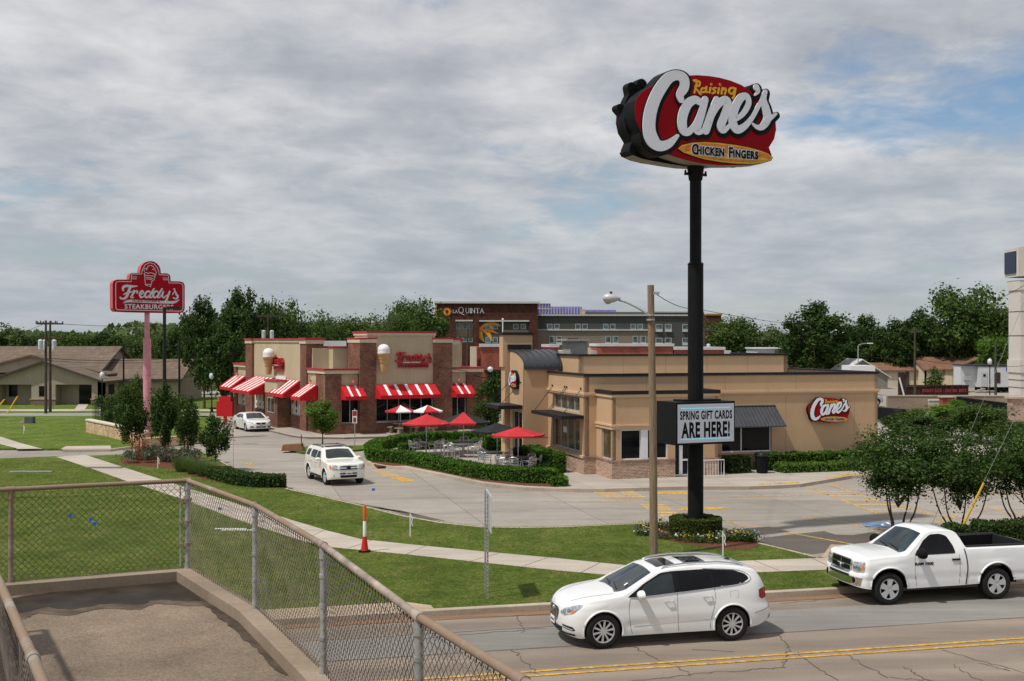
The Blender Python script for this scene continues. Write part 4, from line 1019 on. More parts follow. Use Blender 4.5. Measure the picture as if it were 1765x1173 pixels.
# ---------------- white pickup
def build_pickup(name, label, loc, ang, k, paint, lettered=True, detail=True):
    S = Car(5.32, 2.02, top=[(0, 1.06), (.03, 1.12), (.12, 1.175), (.35, 1.22), (.8, 1.26), (1.42, 1.29), (1.52, 1.34), (2.12, 1.83), (2.35, 1.895), (2.75, 1.9), (2.98, 1.86), (3.06, 1.78), (3.2, 1.37), (3.24, 1.355), (5.2, 1.355), (5.32, 1.34)],
            belt=[(0, 1.0), (1.4, 1.22), (3.1, 1.27), (5.32, 1.36)], bot=[(0, .47), (.5, .42), (1.6, .40), (3.1, .42), (5.32, .52)],
            nose=[(.3, .06), (.5, .0), (.79, 0), (.81, .09), (1.0, .10), (1.2, .14), (1.3, .2)], tail=[(.4, .0), (1.4, .05)], Ln=.42, Lt=.22, pn=2.7, pt=3.5, tumble=.42, bulge=.03, re=.05, k=.045,
            side=lambda x, z: -.02*math.exp(-((z-.66)/.035)**2)-.008*(z < .64)+(.028*math.exp(-((x-1.0)/.42)**2)+.028*math.exp(-((x-4.06)/.42)**2))*(1 if z < 1.0 else .5))
    r = thing(name, label, 'pickup truck', loc, ang)
    fx, rx, Rw = 1.0, 4.06, .41
    carbody(S, r, [((fx, Rw+.04), .5, .6), ((rx, Rw+.04), .5, .6)], paint, [(3.3, 5.2, -.78, .78, .8, 1.5)])
    m = MB(); S.addp(m, rounded([(1.72, 1.265), (2.90, 1.285), (2.87, 1.48), (2.75, 1.74), (2.58, 1.80), (2.3, 1.79), (2.06, 1.64)], .05), 'side', CGT, .007); m.build('side_glass', None, r, 60)
    m = MB(); S.addp(m, [(1.46, -.66), (1.52, 0), (1.46, .66), (1.6, .74), (2.12, .6), (2.14, 0), (2.12, -.6), (1.6, -.74)], 'top', CGL, .006, False); m.build('windscreen', None, r, 60)
    m = MB()
    for y0, y1 in ((-.5, .0), (.02, .52)): m.tube([(1.53, y0, S.T(1.53, y0)+.03), (1.58, (y0+y1)/2, S.T(1.58, 0)+.03), (1.62, y1, S.T(1.62, y1)+.03)], .013, None, 5)
    m.build('wiper', PLST, r)
    m = MB(); m.box(2.98, 3.26, -.5, .5, 1.45, 1.72, CGT) if False else None
    m = MB()
    for sg in (1, -1): m.tube([(3.27, sg*.83, 1.36), (4.3, sg*.84, 1.36), (5.24, sg*.83, 1.36)], .05, PLST, 8)
    m.box(3.22, 3.3, -.8, .8, .85, 1.375, PLST); m.box(5.17, 5.24, -.8, .8, .85, 1.375, PLST); m.box(3.3, 5.2, -.77, .77, .8, .83, PLST); m.build('bed_liner', None, r, 40)
    for sg in (1, -1):
        m = MB(); S.addp(m, rounded([(.56*sg, 1.09), (.92*sg, 1.12), (.95*sg, 1.0), (.93*sg, .80), (.56*sg, .81)], .02), 'front', HLGT, .014, False, .03); S.addp(m, rounded([(.88*sg, 1.03), (.93*sg, 1.04), (.935*sg, .92), (.885*sg, .90)], .01), 'front', AMB, .02, False, .02)
        for yy, zz_ in ((.62, .95), (.74, .96)): m.lathe([(.001, -.02), (.05, -.015), (.07, .0)], CHRM, 14, 'x', (S.Xf(yy, zz_)-.012, yy*sg, zz_))
        m.build('headlight', None, r, 40)
        m = MB(); m.lathe([(.001, .0), (.075, 0), (.08, .02)], BLKM, 18, 'x', (S.Xf(.66, .61)-.025, .66*sg, .61)); m.build('fog_lamp', None, r, 40)
        m = MB(); S.addp(m, rounded([(.85*sg, 1.25), (.96*sg, 1.25), (.97*sg, .9), (.85*sg, .9)], .02), 'rear', TAIL, .01, False, .05); m.build('tail_light', None, r, 40)
    m = MB(); S.addp(m, rounded([(-.5, 1.15), (.5, 1.15), (.54, 1.05), (.5, .79), (-.5, .79), (-.54, 1.05)], .05), 'front', CHRM, .03, False, .05)
    for y0, y1, z0, z1 in ((-.46, -.035, .985, 1.12), (.035, .46, .985, 1.12), (-.45, -.035, .815, .955), (.035, .45, .815, .955)): S.addp(m, rounded([(y0, z0), (y1, z0), (y1, z1), (y0, z1)], .02), 'front', BLKM, .04, False, .05)
    m.build('grille', None, r, 40)
    m = MB(); S.addp(m, rounded([(-.93, .80), (.93, .80), (.95, .70), (-.95, .70)], .02), 'front', paint, .02, False, .05); m.build('bumper_cap', None, r, 50)
    m = MB(); S.addp(m, rounded([(-.93, .70), (.93, .70), (.9, .505), (-.9, .505)], .03), 'front', CHRM, .018, False, .05); S.addp(m, rounded([(-.52, .745), (.52, .745), (.48, .675), (-.48, .675)], .02), 'front', PLST, .03, False, .05); m.build('front_bumper', None, r, 50)
    plate(S, r, '', .88)
    archlip(S, r, fx, Rw+.04, .5, paint, .05); archlip(S, r, rx, Rw+.04, .5, paint, .05)
    seam(S, r, [[(1.74, 1.25), (1.72, .9), (1.76, .45)], [(3.0, 1.24), (3.0, .8), (2.98, .47)]]); seam(S, r, [[(3.16, 1.36), (3.22, .9), (3.17, .44)]], .034, 'cab_gap', PLST); 
    mirror(S, r, 1.82, 1.29, BLKM, 1.65, .06, stalk=.2)
    for sg in (1, -1): m = MB(); m.box(2.78, 3.0, sg*(S.w(2.9, 1.1)-.01), sg*(S.w(2.9, 1.1)+.035), 1.09, 1.14, PLST); m.build('door_handle', PLST, r)
    for x in (fx, rx):
        for sg in (1, -1): wheel(r, x, sg*.88, Rw, .28, sg, 'five', .64)
    m = MB(); m.box(.6, 5.0, -.5, .5, .32, .46, BLKM); m.tube([(rx, -.8, Rw), (rx, .8, Rw)], .07, BLKM, 8); m.tube([(fx, -.8, Rw), (fx, .8, Rw)], .06, BLKM, 8); m.build('chassis', None, r)
    if lettered:
        m = MB(); y = -(S.w(2.0, 1.03)+.006); add_text(m, 'RAM 1500', 1.98, 1.03, y, .006, .105, BLKM, .004, 1.15); m.build('door_lettering', None, r)
    warp(r, warp_z(.78, .915, 3.0, 3.3)); warp(r, lambda c: Vector((c.x+.15*(1-c.x/.5) if c.x < .5 else c.x, c.y, c.z)))
    r.scale = (k, k, k); off = Vector((-fx, 1.0, 0))*k; off.rotate(Matrix.Rotation(ang, 4, 'Z')); r.location = Vector(loc)+off; return r
q = P(1533, 1043, 0); p2 = P(1718, 1033, 0)
build_pickup('pickup_truck', 'white single cab pickup with a chrome grille stopped at the kerb behind the crossover', (q.x, q.y, 0), math.atan2(p2.y-q.y, p2.x-q.x), (p2-q).length/3.06, PAINT)

# ---------------- boxy suv by the patio
def build_boxy():
    S = Car(4.44, 1.81, top=[(0, .92), (.06, 1.0), (.5, 1.06), (1.12, 1.12), (1.25, 1.2), (1.82, 1.62), (2.05, 1.68), (3.0, 1.70), (4.0, 1.67), (4.15, 1.6), (4.34, 1.15), (4.44, 1.0)],
            belt=[(0, .95), (1.2, 1.08), (4.44, 1.18)], bot=[(0, .33), (.4, .27), (4.1, .27), (4.44, .42)], nose=[(.2, .1), (.4, 0), (.8, 0), (1.0, .08)], tail=[(.4, .0), (.7, 0), (1.1, .08), (1.6, .14)], Ln=.5, Lt=.45, tumble=.34, bulge=.04)
    r = thing('boxy_suv', 'white boxy SUV with black roof rails coming round the lot beside the clipped hedge', 'car', (0, 0, 0)); fx, rx, Rw = .86, 3.48, .355
    carbody(S, r, [((fx, Rw), .41, .58), ((rx, Rw), .41, .58)], PAINTC)
    for nm, pl in (('front_door_glass', [(1.52, 1.1), (2.28, 1.12), (2.28, 1.53), (1.95, 1.52)]), ('rear_door_glass', [(2.36, 1.12), (3.1, 1.15), (3.22, 1.36), (3.14, 1.53), (2.36, 1.53)]), ('quarter_glass', [(3.4, 1.17), (3.95, 1.2), (3.85, 1.5), (3.38, 1.53)])):
        m = MB(); S.addp(m, rounded(pl, .04), 'side', CGT, .007); m.build(nm, None, r, 60)
    m = MB(); S.addp(m, [(1.22, -.6), (1.24, 0), (1.22, .6), (1.3, .68), (1.8, .56), (1.82, 0), (1.8, -.56), (1.3, -.68)], 'top', CGL, .006, False); m.build('windscreen', None, r, 60)
    m = MB(); S.addp(m, rounded([(2.05, -.4), (2.05, .4), (2.5, .4), (2.5, -.4)], .05), 'top', CGT, .006, False); m.build('sunroof', None, r)
    m = MB()
    for sg in (1, -1): m.tube([(x, sg*.58, S.T(x, .58)+dz) for x, dz in ((2.1, .0), (2.25, .06), (3.6, .06), (3.8, .0))], .022, None, 6)
    for x in (2.3, 3.4): m.tube([(x, -.58, S.T(x, .58)+.06), (x, .58, S.T(x, .58)+.06)], .016, None, 6)
    m.build('roof_rack', PLST, r)
    m = MB(); S.addp(m, rounded([(-.42, .93), (.42, .93), (.46, .72), (-.46, .72)], .03), 'front', CHRM, .01, False); S.addp(m, [(-.38, .9), (.38, .9), (.38, .86), (-.38, .86)], 'front', BLKM, .018, False); S.addp(m, [(-.4, .8), (.4, .8), (.4, .75), (-.4, .75)], 'front', BLKM, .018, False)
    m.lathe([(.001, -.02), (.09, -.012), (.1, .01)], PLST, 18, 'x', (S.Xf(0, .83)-.02, 0, .83)); m.build('grille', None, r, 40)
    for sg in (1, -1):
        m = MB(); S.addp(m, rounded([(.5*sg, .94), (.74*sg, .96), (.76*sg, .75), (.5*sg, .73)], .03), 'front', HLGT, .01, False, .04); S.addp(m, rounded([(.77*sg, .95), (.84*sg, .95), (.85*sg, .80), (.77*sg, .78)], .01), 'front', AMB, .012, False, .03); m.build('headlight', None, r, 40)
        m = MB(); m.lathe([(.001, .0), (.05, 0), (.06, .02)], CHRM, 14, 'x', (S.Xf(.66, .48)-.02, .66*sg, .48)); m.build('fog_lamp', None, r, 40)
        m = MB(); S.addp(m, rounded([(.8*sg, 1.12), (.87*sg, 1.12), (.88*sg, .82), (.8*sg, .82)], .02), 'rear', TAIL, .01, False, .04); m.build('tail_light', None, r, 40)
    m = MB(); S.addp(m, rounded([(-.42, .6), (.42, .6), (.38, .38), (-.38, .38)], .03), 'front', PLST, .008, False); m.tube([(S.Xf(y, .52)-.015, y, .52) for y in (-.4, 0, .4)], .02, CHRM, 6); m.build('lower_intake', None, r)
    plate(S, r, '', .58); archlip(S, r, fx, Rw, .41, PAINTC, .04); archlip(S, r, rx, Rw, .41, PAINTC, .04)
    seam(S, r, [[(1.45, 1.07), (1.42, .7), (1.44, .3)], [(2.32, 1.1), (2.32, .3)], [(3.28, 1.13), (3.2, .8), (3.1, .6)]]); mirror(S, r, 1.55, 1.12, PAINTC, 1.1, .02); handle(S, r, 2.05, .96, PAINTC); handle(S, r, 2.98, .98, PAINTC)
    m = MB(); S.addp(m, [(1.35, .28), (3.0, .28), (3.0, .38), (1.35, .38)], 'side', PLST, .012); m.build('sill_trim', None, r)
    for x in (fx, rx):
        for sg in (1, -1): wheel(r, x, sg*.78, Rw, .23, sg, 'five')
    warp(r, warp_z(1.0, .87)); hd = R(-64); r.rotation_euler.z = hd+PI; c_ = Vector((-8.42, 55.0, .02)); r.location = c_-Matrix.Rotation(hd+PI, 3, 'Z')@Vector((2.2, 0, 0)); return r
build_boxy()
def build_sedan():
    S = Car(4.86, 1.83, top=[(0, .68), (.08, .76), (.5, .88), (1.15, .97), (1.3, 1.02), (2.05, 1.40), (2.4, 1.46), (2.9, 1.455), (3.4, 1.37), (4.05, 1.09), (4.4, 1.05), (4.75, 1.02), (4.86, .9)],
            belt=[(0, .75), (1.2, .93), (4.0, 1.03), (4.86, 1.0)], bot=[(0, .24), (.4, .2), (4.4, .22), (4.86, .35)], nose=[(.2, .1), (.35, 0), (.6, 0), (.8, .1), (1, .2)], tail=[(.3, .1), (.6, 0), (1, .1)], Ln=.85, Lt=.7, tumble=.42, bulge=.05)
    r = thing('saloon_car', 'white saloon car waiting beside the brick drive-through wall under the striped awnings', 'car', (0, 0, 0)); fx, rx, Rw = .95, 3.73, .33
    carbody(S, r, [((fx, Rw), .375, .6), ((rx, Rw), .375, .6)], PAINT)
    for nm, pl in (('front_door_glass', [(1.62, .96), (2.5, 1.0), (2.5, 1.36), (2.2, 1.34)]), ('rear_door_glass', [(2.58, 1.0), (3.4, 1.03), (3.75, 1.08), (3.3, 1.27), (2.58, 1.36)])): m = MB(); S.addp(m, rounded(pl, .04), 'side', CGT, .007); m.build(nm, None, r, 60)
    m = MB(); S.addp(m, [(1.24, -.6), (1.26, 0), (1.24, .6), (1.35, .7), (2.05, .56), (2.07, 0), (2.05, -.56), (1.35, -.7)], 'top', CGL, .006, False); m.build('windscreen', None, r, 60)
    m = MB(); S.addp(m, [(3.35, -.5), (3.35, .5), (3.95, .6), (3.95, -.6)], 'top', CGT, .006, False); m.build('rear_glass', None, r, 60)
    m = MB(); S.addp(m, rounded([(-.4, .72), (.4, .72), (.3, .56), (-.3, .56)], .03), 'front', PLST, .01, False, .05); m.lathe([(.001, -.02), (.05, -.01), (.055, .01)], CHRM, 14, 'x', (S.Xf(0, .65)-.02, 0, .65)); m.build('grille', None, r, 40)
    for sg in (1, -1):
        m = MB(); S.addp(m, rounded([(.52*sg, .70), (.8*sg, .80), (.84*sg, .72), (.55*sg, .62)], .02), 'front', HLGT, .01, False, .04); m.build('headlight', None, r)
        m = MB(); S.addp(m, rounded([(.5*sg, .42), (.72*sg, .44), (.74*sg, .34), (.52*sg, .33)], .02), 'front', PLST, .008, False, .04); m.build('fog_lamp', None, r)
        m = MB(); S.addp(m, rounded([(.6*sg, .98), (.86*sg, .98), (.86*sg, .8), (.6*sg, .82)], .02), 'rear', TAIL, .01, False, .05); m.build('tail_light', None, r)
    m = MB(); S.addp(m, rounded([(-.36, .42), (.36, .42), (.34, .32), (-.34, .32)], .02), 'front', PLST, .008, False); m.build('lower_intake', None, r)
    plate(S, r, '', .47); archlip(S, r, fx, Rw, .375, PAINT, .03); archlip(S, r, rx, Rw, .375, PAINT, .03); mirror(S, r, 1.7, .97, PAINT, .95, .02); handle(S, r, 2.25, .84, PAINT); handle(S, r, 3.2, .88, PAINT)
    seam(S, r, [[(1.45, .93), (1.5, .3)], [(2.54, .98), (2.55, .28)], [(3.5, 1.0), (3.4, .5)]])
    for x in (fx, rx):
        for sg in (1, -1): wheel(r, x, sg*.79, Rw, .22, sg, 'ten')
    warp(r, warp_z(.55, .84)); hd = R(-62); r.rotation_euler.z = hd+PI; c_ = Vector((-19.35, 86.4, .02)); r.location = c_-Matrix.Rotation(hd+PI, 3, 'Z')@Vector((2.4, 0, 0)); return r
build_sedan()
# ================================================================== BUILDINGS
class Bld:
    def __init__(s, name, label, cat, fr, group=None):
        s.fr = fr; s.root = thing(name, label, cat, (fr.x, fr.y, 0), fr.g, group)
    def M(s, ax, pl):
        if ax == 'f': return lambda u, z, d: (u, pl+d, z)
        if ax == 'l': return lambda u, z, d: (pl+d, u, z)
        if ax == 'r': return lambda u, z, d: (pl-d, u, z)
        return lambda u, z, d: (u, pl-d, z)
    def wall(s, ax, pl, u0, u1, z0, z1, mat, opens=(), th=.22, name='wall', label=None, close=True):
        if u0 > u1: u0, u1 = u1, u0
        M = s.M(ax, pl); mb = MB(); op = [(min(a, b), max(a, b), c, d) for a, b, c, d in opens]
        us = sorted({u0, u1, *[o[0] for o in op], *[o[1] for o in op]}); zs = sorted({z0, z1, *[o[2] for o in op], *[o[3] for o in op]})
        for a, b in zip(us, us[1:]):
            for c, d in zip(zs, zs[1:]):
                m_, n_ = (a+b)/2, (c+d)/2
                if any(o[0] < m_ < o[1] and o[2] < n_ < o[3] for o in op): continue
                mb.add([M(a, c, 0), M(b, c, 0), M(b, d, 0), M(a, d, 0)], [(0, 1, 2, 3)])
        for o in op:
            a, b, c, d = o; q = [(a, c), (b, c), (b, d), (a, d)]
            for i in range(4):
                p, r = q[i], q[(i+1) % 4]; mb.add([M(*p, 0), M(*r, 0), M(*r, th), M(*p, th)], [(0, 1, 2, 3)])
        if close:
            q = [(u0, z0), (u1, z0), (u1, z1), (u0, z1)]
            for i in range(4):
                p, r = q[i], q[(i+1) % 4]; mb.add([M(*p, 0), M(*r, 0), M(*r, th), M(*p, th)], [(3, 2, 1, 0)])
        o = mb.build(name, mat, s.root)
        if label: o['label'] = label
        return o
    def box(s, name, a0, a1, b0, b1, z0, z1, mat, parent=None, label=None):
        o = MB().box(a0, a1, b0, b1, z0, z1).build(name, mat, parent or s.root)
        if label: o['label'] = label
        return o
    def window(s, ax, pl, u0, u1, z0, z1, nx=2, ny=1, gm=None, fm=None, d=.1, fw=.05, name='window', mull=None, pane='pane'):
        if u0 > u1: u0, u1 = u1, u0
        M = s.M(ax, pl); mb = MB(); gb = MB(); fm = fm or WGREY; gm = gm or WGL
        def bx(m, a, b, c, e, d0, d1):
            vs_ = [M(u, z, dd) for dd in (d0, d1) for z in (c, e) for u in (a, b)]
            m.add(vs_, [(0, 2, 3, 1), (4, 5, 7, 6), (0, 1, 5, 4), (2, 6, 7, 3), (0, 4, 6, 2), (1, 3, 7, 5)])
        bx(mb, u0, u1, z0, z0+fw, d, d+.06); bx(mb, u0, u1, z1-fw, z1, d, d+.06)
        cuts = mull or [u0+(u1-u0)*i/nx for i in range(nx+1)]
        for i, c in enumerate(cuts):
            a = c-fw/2 if 0 < i < len(cuts)-1 else (u0 if i == 0 else u1-fw); bx(mb, a, a+fw, z0+fw, z1-fw, d+.003, d+.063)
        for j in range(1, ny): zc = z0+(z1-z0)*j/ny; bx(mb, u0+fw, u1-fw, zc-fw/2, zc+fw/2, d+.006, d+.066)
        o = mb.build(name, fm, s.root); bx(gb, u0+.01, u1-.01, z0+.01, z1-.01, d+.03, d+.045); gb.build(pane, gm, o); return o

# ---------------------------------------------------------------- the chicken restaurant
K = Fr(3.55, 56.5, 16); B = Bld('chicken_restaurant', 'tan stucco restaurant with black roof edges, brick base and a curved metal entrance roof', 'restaurant', K)
aR = 16.3; zP = 4.95; bb = -2.2; a0, a1 = .6, 6.02; aw0, aw1 = K.a(1236, 0)+.25, K.a(1330, 0)
B.wall('f', 0, 0, aR, .15, zP, STUC, [(aw0, aw1, 1.0, 2.55)])
ub = lambda px: K.b(px, 0)
wl0, wl1 = ub(999), ub(952.5)
B.wall('l', 0, 0, 5.84, .15, zP, STUC, [(wl0, wl1, 1.12, 2.8), (wl0, wl1, 3.10, 3.92)])
B.wall('r', aR, 0, 9.55, .15, zP, STUC); B.wall('b', 9.55, 0, aR, .15, zP, STUC)
B.box('roof', .22, aR-.22, .22, 9.4, 4.4, 4.5, plain('grey_roof_membrane', (.4, .39, .37), .9))
B.wall('l', 0, 8.8, 9.55, .15, zP, STUC)
for nm, bx in (('coping', (-.07, aR+.07, -.07, .3)), ('coping', (-.07, .3, .3, 5.84)), ('coping', (aR-.3, aR+.07, .3, 9.5))): B.box(nm, *bx, zP, zP+.09, BLK)
B.box('cornice_line', -.05, aR+.05, -.05, 0, zP-.05, zP-.002, DGREY); 
MB().box(-.09, aR+.09, -.09, 0, 4.02, 4.13).box(-.06, aR+.06, -.06, 0, 3.94, 4.017).build('moulding', TRIM, B.root)
MB().box(-.09, 0, .002, 5.84, 4.02, 4.13).box(-.06, 0, .002, 5.84, 3.94, 4.017).build('moulding', TRIM, B.root)
B.window('l', 0, wl0, wl1, 1.12, 2.8, 4, 1, WGT, WGREY, .12, .08); B.window('l', 0, wl0, wl1, 3.10, 3.92, 4, 1, WGT, WGREY, .12, .08)
B.window('f', 0, aw0, aw1, 1.0, 2.55, 2, 1, WGL, WFR, .1, .07, mull=[aw0, (K.a(1279, 0)+aw0*0), aw1])
# bay
fb = lambda px: K.a(px, bb)
w1, w2, w3, w4 = fb(1070), fb(1105.5), fb(1115.5), fb(1151)
dr0, dr1 = fb(1163), fb(1213)
B.wall('f', bb, a0, a1, .15, 4.12, STUC, [(w1, w2, 1.03, 2.46), (w3, w4, 1.03, 2.46), (dr0, dr1, .15, 2.46)], .16)
lb0, lb1 = K.b(1053, a0), K.b(1037, a0)
B.wall('l', a0, bb, 0, .15, 4.12, STUC, [(lb0, lb1, 1.03, 2.46)], .16); B.wall('r', a1, bb, 0, .15, 4.12, STUC, (), .16)
B.box('bay_roof', a0+.1, a1-.1, bb+.1, -.02, 4.0, 4.08, BLKM)
MB().box(a0-.1, a1+.1, bb-.1, bb+.14, 4.12, 4.29).box(a0-.1, a0+.14, bb+.14, -.02, 4.12, 4.29).box(a1-.14, a1+.1, bb+.14, -.02, 4.12, 4.29).build('coping', BLK, B.root)
for z0, z1, d in ((3.98, 4.116, .07), (2.62, 2.70, .10), (2.47, 2.617, .06)):
    MB().box(a0-d, a1+d, bb-d, bb, z0, z1).box(a0-d, a0, bb+.002, -.002, z0, z1).build('moulding', TRIM, B.root)
B.window('f', bb, w1, w2, 1.03, 2.46, 1, 1, WGL, WFR, .06, .06); B.window('f', bb, w3, w4, 1.03, 2.46, 1, 1, WGL, WFR, .06, .06)
B.box('window_post', w2-.03, w3+.03, bb-.015, bb+.04, 1.03, 2.46, WFR); B.window('l', a0, lb0, lb1, 1.03, 2.46, 1, 1, WGT, WGREY, .06, .05)
for x0, x1 in ((a0, dr0), (dr1, a1)):
    MB().box(x0-(.06 if x0 == a0 else 0), x1, bb-.06, bb-.002, .15, .93).build('brick_base', BRT, B.root)
    MB().box(x0-(.08 if x0 == a0 else 0), x1+.02, bb-.09, bb-.004, .93, 1.02).build('brick_sill', BRC, B.root)
MB().box(a0-.06, a0-.002, bb, -.06, .15, .93).build('brick_base', BRT, B.root); MB().box(a0-.09, a0-.004, bb, -.09, .93, 1.02).build('brick_sill', BRC, B.root)
MB().box(-.06, a0-.06, -.06, -.002, .15, .93).build('brick_base', BRT, B.root); MB().box(-.09, a0-.09, -.09, -.004, .93, 1.02).build('brick_sill', BRC, B.root)
MB().box(-.06, -.002, 0, 5.84, .15, .93).build('brick_base', BRT, B.root); MB().box(-.12, -.004, 0, 5.84, .93, 1.05).build('brick_sill', TRIM, B.root)
MB().box(a1+.002, aR, -.06, -.002, .15, .8).build('brick_base', BRT, B.root); MB().box(a1+.002, aR, -.08, -.004, .8, .9).build('brick_sill', BRC, B.root)
for u_ in (6.9, 10.9, 14.9): B.box('expansion_joint', u_, u_+.018, -.004, 0, .95, 3.93, MATS['joint_brown'] if 'joint_brown' in MATS else plain('joint_brown', (.34, .23, .14), .9))  # each joint is a strip in a darker brown than the stucco
for u_ in (3.2, 7.5, 11.5): B.box('expansion_joint', u_, u_+.018, -.004, 0, 4.14, 4.9, MATS['joint_brown'])
# door
B.window('f', bb, dr0, dr1, .18, 2.46, 2, 1, WGL, WFR, .1, .07, 'entrance_door', mull=[dr0, fb(1177), fb(1192), dr1]); B.box('door_rail', fb(1177), fb(1192), bb+.08, bb+.16, .9, .98, WFR); B.box('door_panel', fb(1172)+.0, fb(1177), bb+.09, bb+.15, .25, 2.4, WFR)
# black awning over the big front window
aa0, aa1 = K.a(1230, 0), K.a(1336, 0)
mb = MB(); z0, z1, pj = 2.38, 3.32, .95
mb.add([(aa0, -.02, z1), (aa1, -.02, z1), (aa1+.12, -pj, z0), (aa0, -pj, z0), (aa0, -.02, z1-.06), (aa1, -.02, z1-.06), (aa1+.12, -pj, z0-.06), (aa0, -pj, z0-.06)], [(0, 3, 2, 1), (4, 5, 6, 7), (3, 7, 6, 2), (1, 2, 6, 5), (0, 4, 7, 3)])
n = 17
for i in range(n+1):
    u = i/n; x0 = aa0+(aa1-aa0)*u; x1 = aa0+(aa1+.12-aa0)*u
    mb.tube([(x0, -.03, z1+.004), (x1, -pj, z0+.004)], .008, None, 4)
mb.tube([(aa0, -.03, z1+.02), (aa1, -.03, z1+.02)], .04, None, 6); mb.build('metal_awning', plain('charcoal_awning', (.055, .058, .065), .5, .3), B.root, fix=True)
# penthouse
pa0, pa1, pb = K.a(999, 3), K.a(1357, 3), 3.0
pz = 5.86; B.wall('f', pb, pa0, pa1, 4.4, pz, STUC); B.wall('l', pa0, pb, 8, 4.4, pz, STUC); B.wall('r', pa1, pb, 9.4, 4.4, pz, STUC)
MB().box(pa0-.08, pa1+.06, pb-.08, pb+.25, pz, pz+.1).box(pa0-.08, pa0+.2, pb+.25, 8, pz, pz+.1).box(pa1-.2, pa1+.06, pb+.25, 9.4, pz, pz+.1).build('coping', BLK, B.root)
for k in range(1, 5): B.box('expansion_joint', pa0+(pa1-pa0)*k/5, pa0+(pa1-pa0)*k/5+.02, pb-.004, pb, 4.5, pz, plain('joint_brown', (.3, .2, .13), .9) if 'joint_brown' not in MATS else MATS['joint_brown'])
B.box('penthouse_roof', pa0+.2, pa1-.2, pb+.2, 9.4, 5.4, 5.5, BLKM)
# curved entrance tower
ta, tb0, tb1, tz0, tz1 = -1.35, 5.84, 8.6, 5.30, 6.2
prof = []
for i in range(11):
    t = PI/2*i/10; prof.append((tb1-(tb1-tb0+.12)*math.sin(t), tz0-.04+(tz1-tz0)*math.cos(t)))
q0, q1 = K.b(900, ta), K.b(883.5, ta)
mb = MB(); pr = [(tb0, .15), (tb0, tz0)]+[(b+.02, z-.04) for b, z in prof[::-1]]+[(tb1, .15)]
q0, q1 = min(q0, q1), max(q0, q1); dz = 2.85
outer_ = [(tb0, .15), (q0, .15), (q0, dz), (q1, dz), (q1, .15), (tb1, .15), (tb1, prof[0][1]-.04)]+[(b+.02 if b < tb1 else b, z-.04) for b, z in prof[1:-1]]+[(tb0, tz0-.03)]
mb.add([(ta, b, z) for b, z in outer_], [tuple(range(len(outer_)))])
mb.add([(ta, q0, .15), (ta, q0, dz), (ta+.2, q0, dz), (ta+.2, q0, .15)], [(0, 1, 2, 3)]); mb.add([(ta, q1, .15), (ta, q1, dz), (ta+.2, q1, dz), (ta+.2, q1, .15)], [(0, 1, 2, 3)]); mb.add([(ta, q0, dz), (ta, q1, dz), (ta+.2, q1, dz), (ta+.2, q0, dz)], [(0, 1, 2, 3)])
mb.build('tower_wall', STUC, B.root)
B.wall('f', tb0, ta, .8, .15, tz0, STUC, name='tower_wall'); B.wall('r', .8, tb0, tb1, 4.4, tz0, STUC, name='tower_wall')
mb = MB(); xa, xb = ta-.04, .92
for k, dz_ in ((0, 0), (1, -.07)):
    mb.add([(x, b, z+dz_) for b, z in prof for x in (xa, xb)], [(2*i, 2*i+1, 2*i+3, 2*i+2) for i in range(10)])
mb.add([(xa, b, z+d_) for b, z in prof for d_ in (0, -.07)], [(2*i, 2*i+1, 2*i+3, 2*i+2) for i in range(10)])
mb.add([(xb, b, z+d_) for b, z in prof for d_ in (0, -.07)], [(2*i, 2*i+1, 2*i+3, 2*i+2) for i in range(10)])
for i in range(7):
    x = xa+(xb-xa)*i/6; mb.tube([(x, b, z+.015) for b, z in prof], .018, None, 4)
mb.box(xa, xb, prof[-1][0]-.03, prof[-1][0], prof[-1][1]-.14, prof[-1][1]+.02); mb.build('curved_roof', SEAM, B.root, 40)
B.box('roof_back_beam', ta-.1, -.1, tb1-.02, tb1+.14, tz1-.05, tz1+.24, BLK)
pya = K.a(870.5, tb1+.15); 
mb = MB(); mb.box(pya, 0, tb1+.15, tb1+.95, .15, 6.98); mb.build('pylon_wall', STUC, B.root); B.box('pylon_wall', pya-.12, pya, tb1+.15, tb1+.9, 5.2, 6.98, STUC); B.box('coping', pya-.18, .05, tb1+.08, tb1+1.0, 6.98, 7.13, BLK)
B.window('l', ta, q0, q1, .18, dz, 2, 2, WGL, WGREY, .08, .07, 'entrance_door')
B.box('score_line', ta+.01, 0, tb0-.006, tb0, 1.48, 1.5, DGREY)
B.box('entrance_canopy', ta-1.35, ta, q0-.1, q1+.9, 3.0, 3.2, BLK); B.box('window_canopy', -1.15, -.0, .15, 5.2, 2.83, 3.0, BLK)
def rod(p, q, nm='tie_rod'): MB().tube([p, q], .016, None, 6).tube([q, (q[0]-.06, q[1], q[2]+.05)], .035, None, 8).build(nm, BLK, B.root)
for b in (5.0, 2.95, 2.65, .5): rod((-1.02, b, 3.0), (-.02, b, 4.28))
for b in (q0+.2, q1+.5): rod((ta-1.2, b, 3.2), (ta-.02, b, 4.4))
